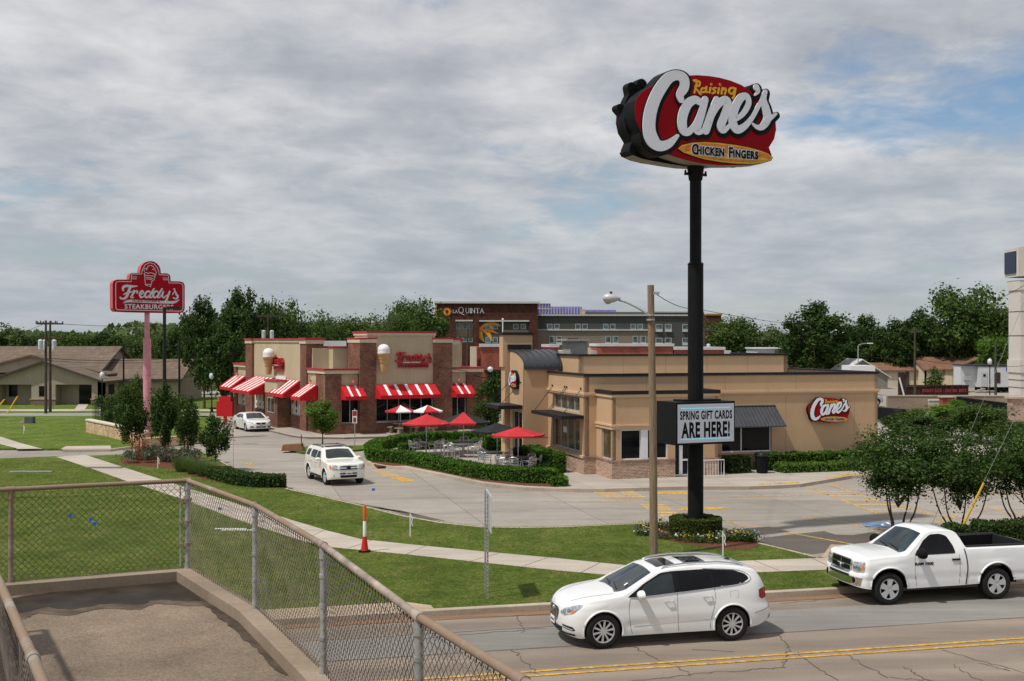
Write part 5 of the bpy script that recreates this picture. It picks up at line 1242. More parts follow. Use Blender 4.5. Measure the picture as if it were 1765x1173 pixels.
# side canopy at the far end
mb = MB(); mb.add([(aR, .4, 3.15), (aR+2.0, .4, 3.0), (aR+2.0, 4.4, 3.0), (aR, 4.4, 3.15), (aR, .1, 2.55), (aR+.02, .1, 2.5)], [(0, 1, 2, 3), (4, 5, 1, 0)]); mb.box(aR, aR+2.0, .4, 4.4, 2.86, 2.95); mb.build('side_canopy', plain('black_canopy', (.02, .02, .022), .7), B.root)
B.box('wall_lamp', fb(1163), fb(1168), bb-.08, bb, 3.0+.55, 3.68, BLK); 
B.box('rooftop_unit', K.a(982, 8), K.a(1012, 8), 7.9, 9.3, 5.5, 6.62, plain('unit_grey', (.33, .32, .29), .7)); B.box('unit_lid', K.a(977, 7.7), K.a(1017, 7.7), 7.7, 9.6, 6.66, 6.76, GALV)
B.box('door_notice', -.002+.1, .115, K.b(974, 0), K.b(968, 0), 1.95, 2.25, WFR); 

# ---- the logo: traced once, used on the tall sign and on the walls
SG = Fr(6.17, 39.0, 24)
def sgp(zx, zy, b=-.62): return SG.az(1040+zx/5.5156, 100+zy/5.5156, b)
ST = [  # strokes of the big word, (x, y, width) in the measured picture of the sign face
 [(722, 398, 62), (712, 350, 74), (752, 280, 92), (748, 205, 98), (690, 168, 84), (610, 190, 96), (535, 280, 108), (470, 400, 112), (428, 540, 118), (420, 680, 122), (450, 780, 128), (520, 838, 92), (610, 815, 72), (690, 742, 30)],
 [(905, 425, 60), (850, 400, 72), (780, 450, 86), (735, 570, 92), (742, 680, 86), (790, 705, 66), (845, 650, 52), (900, 550, 50), (940, 440, 55)],
 [(950, 400, 66), (915, 530, 74), (872, 660, 82), (885, 705, 56), (935, 690, 42), (985, 640, 26)],
 [(1058, 398, 60), (1010, 530, 74), (955, 690, 78)], [(1000, 590, 40), (1060, 470, 56), (1130, 402, 70), (1165, 440, 78), (1130, 560, 78), (1098, 650, 78), (1125, 690, 56), (1185, 640, 34), (1215, 590, 30)],
 [(1235, 590, 40), (1310, 530, 50), (1360, 440, 56), (1345, 370, 56), (1285, 385, 74), (1228, 490, 82), (1210, 610, 86), (1250, 682, 76), (1320, 655, 60), (1395, 570, 44), (1455, 460, 42), (1520, 335, 34)],
 [(1520, 325, 42), (1500, 400, 66), (1525, 490, 82), (1538, 580, 84), (1490, 655, 62), (1440, 660, 40), (1400, 630, 20)], [(1530, 600, 56), (1580, 565, 40), (1622, 535, 22)],
 [(1433, 285, 62), (1448, 320, 42), (1420, 358, 14)]]
RA = [[(850, 215, 18), (880, 222, 20), (855, 330, 20)], [(858, 222, 16), (905, 228, 20), (900, 265, 20), (862, 275, 16), (915, 345, 20)], [(965, 290, 18), (925, 292, 18), (925, 325, 18), (965, 315, 18), (972, 275, 16)], [(972, 285, 18), (968, 325, 16), (985, 325, 12)],
      [(1010, 285, 18), (1000, 330, 18)], [(1016, 250, 20), (1017, 255, 20)], [(1060, 285, 16), (1030, 295, 18), (1055, 320, 18), (1025, 338, 16)], [(1090, 290, 18), (1080, 338, 18)], [(1098, 252, 20), (1099, 257, 20)],
      [(1122, 285, 18), (1112, 340, 18)], [(1118, 310, 14), (1150, 290, 18), (1152, 318, 18), (1142, 345, 16)], [(1238, 290, 18), (1200, 288, 18), (1185, 325, 18), (1215, 342, 18), (1240, 300, 16)], [(1245, 292, 18), (1232, 360, 18), (1212, 388, 18), (1190, 382, 14)]]
OV = [(790, 168), (880, 163), (1000, 172), (1100, 188), (1200, 215), (1300, 255), (1390, 310), (1480, 370), (1550, 440), (1600, 520), (1628, 600), (1634, 680), (1615, 770), (1565, 850), (1590, 920), (1592, 950), (1560, 985), (1490, 1005), (1400, 1012), (1250, 1018), (1100, 1018), (950, 1004), (800, 975), (650, 930), (520, 880), (420, 800), (350, 700), (305, 590), (292, 490), (305, 400), (340, 350), (400, 295), (470, 255), (600, 200)]
YO = [(695+0, 862), (730, 830), (830, 806), (950, 800), (1080, 808), (1220, 825), (1360, 850), (1470, 880), (1550, 910), (1592, 945), (1575, 975), (1500, 998), (1400, 1008), (1250, 1005), (1100, 990), (950, 965), (830, 930), (740, 895)]
def wpx(z): return z/5.5156*39.0/F/ .93
def mapst(st, dx=0, dy=0, dw=0):
    out = []
    for x, y, w in st:
        a, z = sgp(x+dx, y+dy); out.append((a, z, wpx(w+dw)))
    return out
NL = [mapst(s) for s in ST]; NB = [mapst(s, 12, 14, 46) for s in ST]; NR = [mapst(s) for s in RA]; NO = [sgp(*p) for p in OV]; NY = [sgp(*p) for p in YO]
LCX = (min(p[0] for p in NO)+max(p[0] for p in NO))/2; LCZ = (min(p[1] for p in NO)+max(p[1] for p in NO))/2
def logo(root, k=1, a0=0, z0=0, y0=0, ny=-1, depth=.12, flip=1, full=True):
    """ny=-1 the face looks towards -y; flip -1 turns the whole logo to the rear face"""
    T = lambda p: (a0+flip*(p[0]-LCX)*k, z0+(p[1]-LCZ)*k)+tuple(q*k for q in p[2:])
    d = lambda t: y0+ny*t*max(k, .35)
    g = bpy.data.objects.new('logo_face', None)
    mb = MB(); mb.prism([T(p) for p in NO], y0-ny*depth*.02, d(.02), CANRED, 'y')
    cx, cz = sum(p[0] for p in NO)/len(NO), sum(p[1] for p in NO)/len(NO)
    face = mb.build('oval_face', CANRED, root, fix=True)
    mb = MB(); 
    for i, s in enumerate(NB): mb.ribbon([T(p) for p in s], d(0), d(.045+i*.002), BLKS, 'y', 5)
    mb.build('letter_backing', BLKS, face, fix=True)
    mb = MB()
    for i, s in enumerate(NL): mb.ribbon([T(p) for p in s], d(.045), d(.085+i*.003), LETT, 'y', 6)
    mb.build('big_lettering', LETT, face, fix=True)
    mb = MB()
    for i, s in enumerate(NR): mb.ribbon([T(p) for p in s], d(.018), d(.032+i*.0012), YELS, 'y', 4)
    mb.build('small_lettering', YELS, face, fix=True)
    mb = MB(); Y = [T(p) for p in NY]; my = (sum(p[0] for p in Y)/len(Y), sum(p[1] for p in Y)/len(Y))
    sc_ = lambda f, g_=None: [(my[0]+(x-my[0])*f, my[1]+(z-my[1])*(g_ or f)) for x, z in Y]
    mb.prism(sc_(1.015, 1.05), d(.03), d(.055), BLKS, 'y'); mb.prism(Y, d(.05), d(.062), YELS, 'y'); mb.prism(sc_(.965, .84), d(.06), d(.067), ORNS, 'y')
    band = sc_(.9, .3); mb.prism([(x, z-.10*k) for x, z in band], d(.064), d(.070), YELS, 'y'); mb.build('oval_badge', None, face, fix=True)
    mb = MB(); sl = (Y[9][1]-Y[0][1])/((Y[9][0]-Y[0][0]) or 1)
    z_ = my[1]-.0*k
    def tx(m, bold, th, mat, yb):
        for w_, off, sz in (('C', -1.23, .50), ('HICKEN', -.64, .40), ('F', .20, .50), ('INGERS', .72, .40)):
            add_text(m, w_, a0+flip*0+my[0]-0*a0-a0*0+flip*off*k*1.0, z_+flip*0+off*k*sl*flip*0-.055*k+off*k*flip*sl*(1), yb, th, sz*k, mat, bold*k, .78, 0, 1.12, sl*flip*0+sl, 'y', flip) if False else None
        # letters one word at a time along the badge
        for w_, off, sz in (('C', -1.27, .47), ('HICKEN', -.66, .36), ('F', .13, .47), ('INGERS', .73, .36)):
            x = my[0]+flip*off*k; z = z_+(x-my[0])*sl*.72-.01*k+(.02*k if sz > .4 else 0)
            add_text(m, w_, x, z, yb, th, sz*k, mat, bold*k, .76, 0, 1.14, sl*.72*flip, 'y', flip)
    tx(mb, .045, -ny*.0+.008*k, WHTS, d(.072)) if ny < 0 else None; tx(mb, .016, .014*k, BLKM, d(.074)) if ny < 0 else None
    mb.build('badge_lettering', None, face); return face
W1 = (max(p[0] for p in NO)-min(p[0] for p in NO))
r = thing('restaurant_wall_sign', 'red oval chicken restaurant sign with grey script mounted on the long tan stucco wall', 'sign', K.w(K.a(1425, 0), 0, 0), K.g)
zc = K.z(706.5, K.a(1425, 0), 0); k = 2.42/W1
mb = MB(); mb.prism([((p[0]-LCX)*k*1.0, zc+(p[1]-LCZ)*k) for p in NO], -.22, -.002, BLKS, 'y'); 
for s in NB: mb.ribbon([((p[0]-LCX)*k, zc+(p[1]-LCZ)*k, p[2]*k) for p in s], -.215, -.01, BLKS, 'y', 4)
mb.build('sign_case', BLKS, r, fix=True); logo(r, k, 0, zc, -.22)
# small sign on the entrance tower
b0_ = (K.b(896, ta)+K.b(882, ta))/2; r = thing('tower_wall_sign', 'small dark restaurant sign with pale script hung high on the entrance tower', 'sign', K.w(ta, b0_, 0), K.g-PI/2)
zc = K.z(654, ta, b0_); k = 1.55/W1; mb = MB(); mb.prism([((p[0]-LCX)*k*1.0, zc+(p[1]-LCZ)*k*1.25) for p in NO], -.18, -.002, BLKS, 'y'); mb.build('sign_case', BLKS, r, fix=True); logo(r, k, 0, zc, -.18)

# ---------------------------------------------------------------- the tall restaurant sign
r = thing('pole_sign', 'tall black pole sign with a big red oval chicken restaurant board against the sky', 'sign', (SG.x, SG.y, 0), SG.g)
mb = MB(); zt = H+(CY-455)*39/F
mb.cyl(0, 0, .1, zt, .262, None, None, 28); mb.cyl(0, 0, zt, zt+.06, .285, .22, None, 28); mb.build('lower_pole', BLKS, r, 40)
mb = MB(); mb.cyl(0, 0, zt, 14.2, .195, None, None, 24); zc2 = H+(CY-300)*39/F; mb.box(-.42, .42, -.05, .05, zc2-.04, zc2+.04); mb.cyl(0, 0, zc2-.2, zc2+.28, .23, .3, None, 16)
for sx in (-.4, .4): mb.cyl(sx, 0, zc2-.05, zc2+.12, .035, None, None, 8)
mb.build('upper_pole', BLKS, r, 40)
mb = MB(); mb.box(-.5, .5, -.3, .3, .15, .35, None); mb.build('pole_footing', GALV, r)
ov = [(p[0], p[1]) for p in NO]; mb = MB(); mb.prism(ov, -.64, 0, BLKS, 'y'); mb.prism([(2*LCX-x_, z_) for x_, z_ in ov], 0.001, .56, BLKS, 'y')
co_ = mb.build('sign_case', BLKS, r, 25, fix=True); co_.data.materials.append(plain('pale_sign_underside', (.3, .28, .26), .6))
for p_ in co_.data.polygons:
    if p_.normal.z < -.86: p_.material_index = 1
mb = MB()
for i, s in enumerate(NB): mb.ribbon([(p[0], p[1], p[2]) for p in s], -.6-.001*i, .0, BLKS, 'y', 5)
for i, s in enumerate(NB): mb.ribbon([(2*LCX-p[0], p[1], p[2]) for p in s], .56+.001*i, .28, BLKS, 'y', 5)
mb.build('letter_case', BLKS, r, fix=True)
logo(r, 1, LCX, LCZ, -.65); logo(r, 1, LCX, LCZ, .57, 1, .12, -1)
# led board
led = lambda px, py: SG.az(px, py, -.62)
(la, lz1), (lb_, lz0) = led(1168.5, 697), led(1265, 760.3); lz0 = led(1168.5, 764)[1]
r2 = thing('message_board', 'lit message board in a black case fixed round the tall black sign pole', 'sign', (SG.x, SG.y, 0), SG.g)
mb = MB(); mb.box(la-.06, lb_+.05, -.6, .62, lz0-.07, lz1+.07); mb.box(la+.4, lb_-.3, -.3, .3, lz1+.07, lz1+.13); mb.build('case', BLKS, r2)
f_ = MB().box(la, lb_, -.622, -.59, lz0, lz1).build('screen', LED, r2); cx_ = (la+lb_)/2; mb = MB(); hz_ = lz1-lz0
add_text(mb, 'SPRING GIFT CARDS', cx_, lz0+hz_*.70, -.622, .006, .38, BLKM, .014, .53, 0, 1.12); add_text(mb, 'ARE HERE!', cx_, lz0+hz_*.31, -.622, .006, .68, BLKM, .028, .54, 0, 1.12); mb.build('message', BLKM, f_); mb = MB(); CYN = plain('screen_cyan', (.2, .55, .7), .5, emit=.5)
for z_ in (.88, .085): mb.box(la+.12, lb_-.15, -.6235, -.6225, lz0+hz_*z_, lz0+hz_*z_+.035)
mb.build('screen_stripes', CYN, f_)

# ---------------------------------------------------------------- the burger restaurant
FB = Bld('burger_restaurant', 'red brown brick restaurant with cream panels, red roof edges and red and white striped awnings', 'restaurant', FD)
fa = lambda px, b=0: FD.a(px, b); sb = lambda px, a=0: FD.b(px, a); FZ = lambda py, a, b: FD.z(py, a, b)
LFR = 12.15; zl = 4.72
def coped(a0, a1, b0, b1, z0, z1, mat, cream=.36, nm='brick_pier', out=.07, lab=None):
    """a block with cream cornice and red coping"""
    FB.box(nm, a0, a1, b0, b1, z0, z1-cream, mat); FB.box('cornice', a0-out*.5, a1+out*.5, b0-out*.5, b1+out*.5, z1-cream, z1-.1, CREAM); FB.box('coping', a0-out, a1+out, b0-out, b1+out, z1-.1, z1, REDC)
# low parts of the front
x = [0, fa(587.5), fa(619.5), fa(648.6, -.35), fa(748.3, -.35), fa(775), fa(803.7), LFR]
wz0, wz1 = 1.0, 3.05
FB.wall('f', .05, 0, x[3]-.2, .15, zl-.36, STUCF, [(x[1]+.05, x[2], wz0-.1, 2.95)]); FB.wall('f', .05, x[4]+.1, LFR, .15, zl-.36, STUCF, [(x[5]+.05, x[6]-.02, wz0-.1, 2.95)])
def bricks(a0, a1, z0, z1, b=-.03, nm='brick_face'): FB.box(nm, a0, a1, b, b+.075, z0, z1, BRK)
bricks(x[1], x[2]+.05, .15, wz0-.12); bricks(x[5], x[6], .15, wz0-.12)
FB.window('f', .05, x[1]+.05, x[2], wz0-.1, 2.95, 2, 1, WGL, WGREY, .08, .05); FB.window('f', .05, x[5]+.05, x[6]-.02, wz0-.1, 2.95, 2, 1, WGL, WGREY, .08, .05)
FB.box('brick_pier', 0, x[1], -.1, 1.9, .15, zl-.37, BRK); FB.box('brick_pier', x[6], LFR, -.1, 1.0, .15, zl-.37, BRK)
FB.box('cornice', -.06, x[3]-.4, -.14, .3, zl-.36, zl-.12, CREAM); FB.box('coping', -.12, x[3]-.4, -.2, .4, zl-.12, zl, REDC); FB.box('cornice', x[5]-.1, LFR+.06, -.14, .3, zl-.36, zl-.12, CREAM); FB.box('coping', x[5]-.1, LFR+.12, -.2, .4, zl-.12, zl, REDC)
FB.box('coping', LFR-.3, LFR+.12, .4, 20, zl-.12, zl, REDC); FB.wall('r', LFR, 0, 24, .15, zl-.12, BRK)
# tall centre
zp = FZ(581.5, x[3], -.35); tL0 = fa(620.5, -.35)
coped(tL0, x[3], -.35, 2.1, .15, zp, BRK); coped(x[4], x[5]+.05, -.35, 1.6, .15, zp, BRK)
zc = FZ(570.5, x[3]+1, -.2); ZW = FZ(688, x[3], -.35)
FB.wall('f', -.2, x[3], x[4], .15, zc-.3, STUCF, [(x[3]+.05, x[4]-.05, .95, 3.0)]); bricks(x[3], x[4], .15, .95, -.27)
FB.box('parapet_return', x[3]-.6, x[3], -.2, 2.4, zp-.1, zc-.3, CREAM); FB.box('parapet_return', x[4], x[4]+.15, -.2, 2.4, zp+.01, zc-.3, CREAM)
FB.box('cornice', x[3]-.66, x[4]+.2, -.27, 2.5, zc-.3, zc-.12, CREAM); FB.box('coping', x[3]-.7, x[4]+.26, -.33, 2.6, zc-.12, zc, REDC)
FB.window('f', -.2, x[3]+.05, x[4]-.05, .95, 3.0, 5, 1, WGL, WGREY, .08, .05)
FB.box('window_sill', x[3]+.02, x[4]-.02, -.32, -.2, .88, .95, WGREY)
bR = 1.6; FB.box('parapet_block', x[5], fa(796, 3), 3, 6, zl-.4, FZ(581, x[5], 3)-.3, STUCF); FB.box('coping', x[5]-.05, fa(797, 3)+.05, 2.9, 6.1, FZ(581, x[5], 3)-.3, FZ(581, x[5], 3)-.14, REDC)
FB.box('cornice', x[5], fa(790, 2), 1.7, 2.4, zp-.5, zp-.16, CREAM); FB.box('coping', x[5], fa(791, 2)+.05, 1.65, 2.45, zp-.16, zp-.03, REDC)
# roof well pieces seen over the low corner
c0_ = fa(574, 2.6); FB.box('roof_block', c0_, fa(609.6, 2.6), 2.6, 7.5, 4.2, FZ(599, c0_, 2.6), STUCF); FB.box('coping', c0_-.06, fa(611, 2.6), 2.52, 7.5, FZ(599, c0_, 2.6), FZ(596.5, c0_, 2.6), REDC)
FB.box('roof_block', c0_-1.2, c0_, 2.6+.9, 7.5, 4.2, FZ(599, c0_, 2.6)-.02, STUCF); FB.box('rooftop_unit', fa(556, 9), fa(597, 9), 9, 12, 4.5, FZ(587, fa(570, 9), 9), WFR)
FB.box('roof_edge', c0_-.1, x[3], 2.45, 2.58, 4.5, 4.62, REDC)
FB.box('roof', .3, LFR-.3, .4, 24, 4.2, 4.3, plain('white_roof_membrane', (.6, .6, .6), .9))
# the long side with the drive-through
y0 = sb(548.3); y1 = sb(533); t0 = sb(530.5); t1 = sb(520); t2 = sb(437); t3 = sb(425.6); t4 = sb(405)
def sz(py, px): return FZ(py, 0, sb(px))
zs = FZ(582.5, 0, t0)
wA, wB, wC = (sb(518.8), sb(493.5)), (sb(455.5), sb(437.5)), (sb(425), sb(416))
FB.wall('l', .04, 0, t0, .15, zl-.36, STUCF); FB.box('brick_face', -.03, .05, 1.9, t0-.02, .15, 2.4, BRK); FB.box('cornice', -.06, .3, .3, t0-.05, zl-.358, zl-.122, CREAM); FB.box('coping', -.12, .4, .4, t0-.05, zl-.12, zl, REDC)
FB.box('brick_pier', -.12, fa(557.7, t0), t0, t1, .15, zs-.4, BRK); FB.box('cornice', -.18, fa(557.7, t0)+.05, t0-.06, t1+.04, zs-.4, zs-.12, CREAM); FB.box('coping', -.24, fa(557.7, t0)+.1, t0-.12, t1+.06, zs-.12, zs+.04, REDC)
FB.wall('l', .05, t1, t2, .15, zs-.3, STUCF, [(wA[0], wA[1], 1.15, 3.0), (wB[0], wB[1], 1.15, 3.0)]); FB.box('cornice', -.03, .3, t1+.05, t3-.1, zs-.3, zs-.12, CREAM); FB.box('coping', -.1, .4, t1+.07, t3-.1, zs-.12, zs+.0, REDC)
FB.box('brick_face', -.04, .05+.02, t1+.01, wA[0]-.02, .15, 3.1, BRK); FB.box('brick_face', -.04, .07, wA[0], wA[1], .15, 1.1, BRK); FB.box('brick_face', -.04, .07, wA[1]+.02, wB[0]-.02, .15, 3.1, BRK); FB.box('brick_face', -.04, .07, wB[0], wB[1], .15, 1.1, BRK)
FB.box('brick_pier', -.12, 2, t2, t3, .15, zs-.4, BRK); FB.box('cornice', -.18, 2, t2-.05, t3+.05, zs-.4, zs-.122, CREAM); FB.box('coping', -.24, 2, t2-.1, t3+.1, zs-.12, zs+.02, REDC)
FB.wall('l', .04, t3, t4, .15, zl-.3, STUCF, [(wC[0], wC[1], 1.2, 3.0)]); FB.box('brick_pier', -.1, .6, (t3+t4)/2+1.1, t4, .15, zl-.32, BRK); FB.box('cornice', -.12, .8, t3+.1, t4+.05, zl-.3, zl-.1, CREAM); FB.box('coping', -.18, .9, t3+.1, t4+.1, zl-.1, zl+.02, REDC)
FB.box('brick_face', -.04, .06, t3+.02, (t3+t4)/2+1.1, .15, 1.15, BRK)
for w_, nn in ((wA, 4), (wB, 3), (wC, 2)):
    o = FB.window('l', .05, w_[0], w_[1], 1.15, 3.0, nn, 1, WHTA, WGREY, .03, .05, pane='poster'); u0, u1 = min(w_), max(w_)
    g = random.Random(int(u0*10))
    for i in range(nn):
        mb = MB()
        c = u0+(u1-u0)*(i+.5)/nn; cols = [REDC, ORN, BRK, YELS]
        mb.prism([(c+.22*math.cos(t*PI/5), 2.0+g.uniform(-.1, .3)+.3*math.sin(t*PI/5)) for t in range(10)], .076, .07, cols[(i+nn) % 3], 'x')
        mb.prism([(c+.15*math.cos(t*PI/5), 1.45+.16*math.sin(t*PI/5)) for t in range(10)], .076, .07, cols[(i+1) % 4], 'x'); mb.build('poster_picture', None, o)
# drive-through bay
d0 = sb(478, -1.0); d1 = sb(457, -1.0); zb_ = FZ(655, -1.0, d0)
FB.box('drive_through_bay', -1.0, -.05, d0, d1, .15, zb_-.12, BRK); FB.box('coping', -1.08, -.05, d0-.08, d1+.08, zb_-.12, zb_, REDC); FB.window('l', -1.0, d0+.7, d1-.7, 1.2, 2.35, 2, 1, WGT, WGREY, -.03, .06, name='serving_window')
FB.box('bay_stucco', -1.02, -.04, d0-.02, d1+.02, 2.7, zb_-.13, STUCF)
FB.box('roof_unit_front', -.03, .02, sb(493, 0), sb(473, 0), FZ(653, 0, sb(480)), FZ(647.5, 0, sb(480)), WHTA)
# awnings
def awning(ax, pl, u0, u1, z1, z0, pj, n, first_red=True, val=.26, sw=.38):
    if u0 > u1: u0, u1 = u1, u0
    M = FB.M(ax, pl); mb = MB(); zf = z0+val; fl = .25
    N_ = 2*n+1; wsum = (n+1)+n*sw; c = u0
    for i in range(N_):
        w_ = (u1-u0)/wsum*(1 if i % 2 == 0 else sw); m_ = REDA if i % 2 == 0 else WHTA
        mb.add([M(c, z1, -.01), M(c+w_, z1, -.01), M(c+w_, zf, -pj), M(c, zf, -pj)], [(0, 1, 2, 3)], m_); c += w_
    mb.add([M(u0, zf, -pj), M(u1, zf, -pj), M(u1, z0, -pj), M(u0, z0, -pj)], [(0, 1, 2, 3)], REDA)
    for u in (u0, u1): mb.add([M(u, z1, -.01), M(u, zf, -pj), M(u, z0, -pj), M(u, z0, -.01)], [(0, 1, 2, 3)], REDA)
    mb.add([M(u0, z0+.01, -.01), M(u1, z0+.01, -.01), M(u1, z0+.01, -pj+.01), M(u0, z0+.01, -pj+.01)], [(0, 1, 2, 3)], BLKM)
    mb.build('striped_awning', None, FB.root)
za1, za0 = FZ(664, x[1], 0), FZ(689.5, x[1], -1.1)
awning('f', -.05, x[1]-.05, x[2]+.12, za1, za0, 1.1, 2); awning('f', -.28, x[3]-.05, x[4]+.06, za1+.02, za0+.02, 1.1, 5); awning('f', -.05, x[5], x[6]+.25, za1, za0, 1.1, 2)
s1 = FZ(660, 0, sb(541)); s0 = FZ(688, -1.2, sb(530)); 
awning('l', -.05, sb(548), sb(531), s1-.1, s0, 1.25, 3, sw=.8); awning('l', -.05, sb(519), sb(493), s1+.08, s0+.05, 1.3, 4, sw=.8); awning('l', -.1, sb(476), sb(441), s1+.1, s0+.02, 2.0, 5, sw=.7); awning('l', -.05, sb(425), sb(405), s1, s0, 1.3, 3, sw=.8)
# wall lamps
for a_, b_, ax in ((fa(607), -.3, 'f'), (fa(789), -.3, 'f'), (-.3, sb(541), 'l'), (-.3, sb(415), 'l')):
    mb = MB(); mb.lathe([(.02, .2), (.06, .14), (.17, 0)], None, 14, 'z', (a_, b_, 3.75)); mb.tube(catmull([(a_, b_, 3.93), (a_, b_+(.05 if ax == 'f' else 0), 4.15), (a_+(.2 if ax == 'l' else 0), b_+(.25 if ax == 'f' else 0), 4.15)], 4), .02, None, 6); mb.build('gooseneck_lamp', REDC, FB.root, 40)
# script logo of the burger place, traced on its pole sign
FS = Fr(-24.1, 76.5, 36)
def fsp(x_, y_): return FS.az(180+x_/9.773, 440+y_/9.773, -.3)
FST = [[(312, 585, 30), (312, 540, 40), (360, 512, 42), (450, 520, 40), (555, 515, 12)], [(440, 515, 40), (410, 590, 44), (378, 680, 44), (330, 728, 32), (270, 718, 28), (262, 700, 20)], [(325, 655, 20), (380, 628, 28), (455, 612, 22)],
       [(498, 595, 34), (474, 650, 32), (450, 705, 34), (490, 705, 14)], [(482, 655, 16), (512, 612, 20), (545, 598, 32), (552, 628, 30)], [(595, 665, 20), (645, 635, 22), (650, 603, 22), (620, 600, 28), (595, 650, 34), (610, 705, 28), (655, 690, 20), (685, 660, 14)],
       [(780, 632, 22), (745, 604, 28), (702, 618, 32), (680, 670, 34), (705, 708, 28), (748, 682, 24), (776, 645, 20)], [(832, 562, 26), (790, 630, 32), (755, 695, 32), (790, 705, 20), (822, 670, 14)], [(917, 632, 22), (882, 604, 28), (839, 618, 32), (817, 670, 34), (842, 708, 28), (885, 682, 24), (913, 645, 20)], [(968, 562, 26), (925, 630, 32), (892, 695, 32), (925, 705, 20), (955, 660, 14)],
       [(990, 610, 26), (968, 672, 32), (995, 710, 24), (1050, 665, 18)], [(1095, 605, 28), (1065, 690, 32), (1030, 770, 36), (985, 795, 24)], [(1172, 565, 30), (1185, 595, 14)], [(1140, 660, 12), (1185, 605, 18), (1205, 650, 30), (1232, 690, 34), (1205, 728, 26), (1155, 712, 18)],
       [(318, 800, 10), (400, 768, 40), (600, 772, 42), (850, 782, 42), (1040, 788, 44), (1170, 786, 40), (1258, 745, 8)]]
FN = [[(*fsp(x_, y_), w_/9.773*78/F) for x_, y_, w_ in s] for s in FST]; FCX, FCZ = fsp(760, 680)
def script(root, k, a0, z0, y0, mat, ax='y', th=.05, txtmat=None, lower=True, sm_mat=None):
    mb = MB()
    for i, s in enumerate(FN):
        pts = [(a0+(p[0]-FCX)*k, z0+(p[1]-FCZ)*k, p[2]*k) for p in s]; mb.ribbon(pts, y0, y0-th-.002*i, mat, 'y', 5)
    o = mb.build('script_lettering', mat, root, fix=True)
    if lower:
        mb = MB(); add_text(mb, 'STEAKBURGERS', a0-(0.02)*k, z0-.73*k, y0, th, .42*k, mat, .012*k, 1.0, 0, 1.12); mb.build('block_lettering', mat, root)
        mb = MB(); add_text(mb, 'FROZEN CUSTARD &', a0-.25*k, z0-.36*k, y0-th-.035, .004, .15*k, sm_mat or REDS, .004*k, 1.1, 0, 1.2); mb.build('small_lettering', sm_mat or REDS, root)
    return o
r = thing('burger_wall_sign', 'red script burger sign beside the big ice cream cone on the front cream panel', 'sign', FD.w(fa(712, -.2), -.2, 0), FD.g)
script(r, .72, 0, FZ(618, fa(712, -.2), -.2), -.03, plain('sign_letter_red', (.38, .01, .02), .5), th=.14, sm_mat=WHTA)
r = thing('burger_wall_sign', 'red script burger sign seen at an angle above the drive-through awnings', 'sign', FD.w(.03, sb(482), 0), FD.g-PI/2)
script(r, .62, 0, FZ(624, 0, sb(482)), -.03, MATS['sign_letter_red'], th=.2, sm_mat=WHTA)
CONE = plain('wafer_tan', (.52, .33, .15), .7, var=.1); ICE = plain('ice_cream_white', (.78, .76, .74), .5, var=.05)
def cone(a_, b_, z0, h, lab):
    r = thing('ice_cream_cone_sign', lab, 'sign', FD.w(a_, b_, z0), FD.g+(0), None); s = h/2.05
    mb = MB(); mb.lathe([(.001, 0), (.19, 0), (.21, .05), (.27, .55), (.25, .58), (.29, .62), (.33, .88), (.31, .91), (.37, .95), (.42, 1.2), (.44, 1.22), (.46, 1.38), (.4, 1.4), (.001, 1.4)], None, 24)
    mb.build('wafer', CONE, r, 40); mb = MB(); mb.lathe([(.001, 1.3), (.44, 1.32), (.47, 1.42), (.43, 1.5), (.46, 1.6), (.43, 1.8), (.32, 1.96), (.16, 2.04), (.001, 2.06)], None, 24); mb.build('scoop', ICE, r, 60); r.scale = (s, s, s); return r
q = (662, 641); a_ = fa(662, -.75); cone(a_, -.68, FZ(641, a_, -.7), (641-593)*FD.w(a_, -.7).y/F, 'big vanilla ice cream cone sign on the front cream wall panel')
q_ = sb(461, -.6); cone(-.5, q_, FZ(645, -.5, q_), (645-600)*FD.w(-.5, q_).y/F, 'big vanilla ice cream cone sign on the drive-through side wall')
# the pole sign
r = thing('burger_pole_sign', 'red stepped burger sign with a cone outline on a faded pink pole', 'sign', (FS.x, FS.y, 0), FS.g)
z1_ = H+(CY-583)*76.5/F; a_p = FS.a(253.5, 0); mb = MB(); mb.cyl(a_p, 0, .05, z1_, .255, None, None, 24); mb.build('lower_pole', PINK, r, 40); mb = MB(); mb.cyl(a_p, 0, z1_, 8.8, .165, None, None, 20); mb.build('upper_pole', PINK, r, 40)
OUT = [(185, 945), (160, 925), (140, 890), (138, 470), (160, 425), (215, 405), (420, 405), (425, 330), (450, 298), (500, 293), (600, 295), (603, 240), (625, 175), (665, 130), (715, 102), (775, 93), (835, 103), (885, 135), (925, 180), (945, 240), (950, 300), (1050, 300), (1095, 320), (1112, 360), (1114, 432), (1280, 437), (1330, 455), (1352, 500), (1352, 900), (1330, 945), (1285, 968), (1150, 970), (700, 962), (400, 955)]
OA = [fsp(*p) for p in OUT]; mb = MB(); mb.prism(OA, -.3, .3, None, 'y'); mb.build('sign_case', SIDEP, r, fix=True); mb = MB(); mb.prism(OA, -.312, -.295, None, 'y'); fo = mb.build('sign_face', REDS, r, fix=True)
INN = [(205, 910), (190, 880), (188, 480), (205, 445), (235, 437), (450, 440), (455, 325), (475, 312), (625, 312), (640, 235), (680, 160), (760, 120), (840, 145), (890, 205), (912, 260), (920, 325), (1060, 330), (1078, 345), (1085, 462), (1270, 465), (1305, 480), (1322, 510), (1322, 890), (1305, 925), (1275, 938), (700, 925), (250, 915), (205, 910)]
def line(mb, l, w_=12, seg=1, m_=WHTS, t=.322): mb.ribbon([(*fsp(*p), w_/9.773*78/F) for p in l], -.31, -t, m_, 'y', seg)
mb = MB(); line(mb, INN)
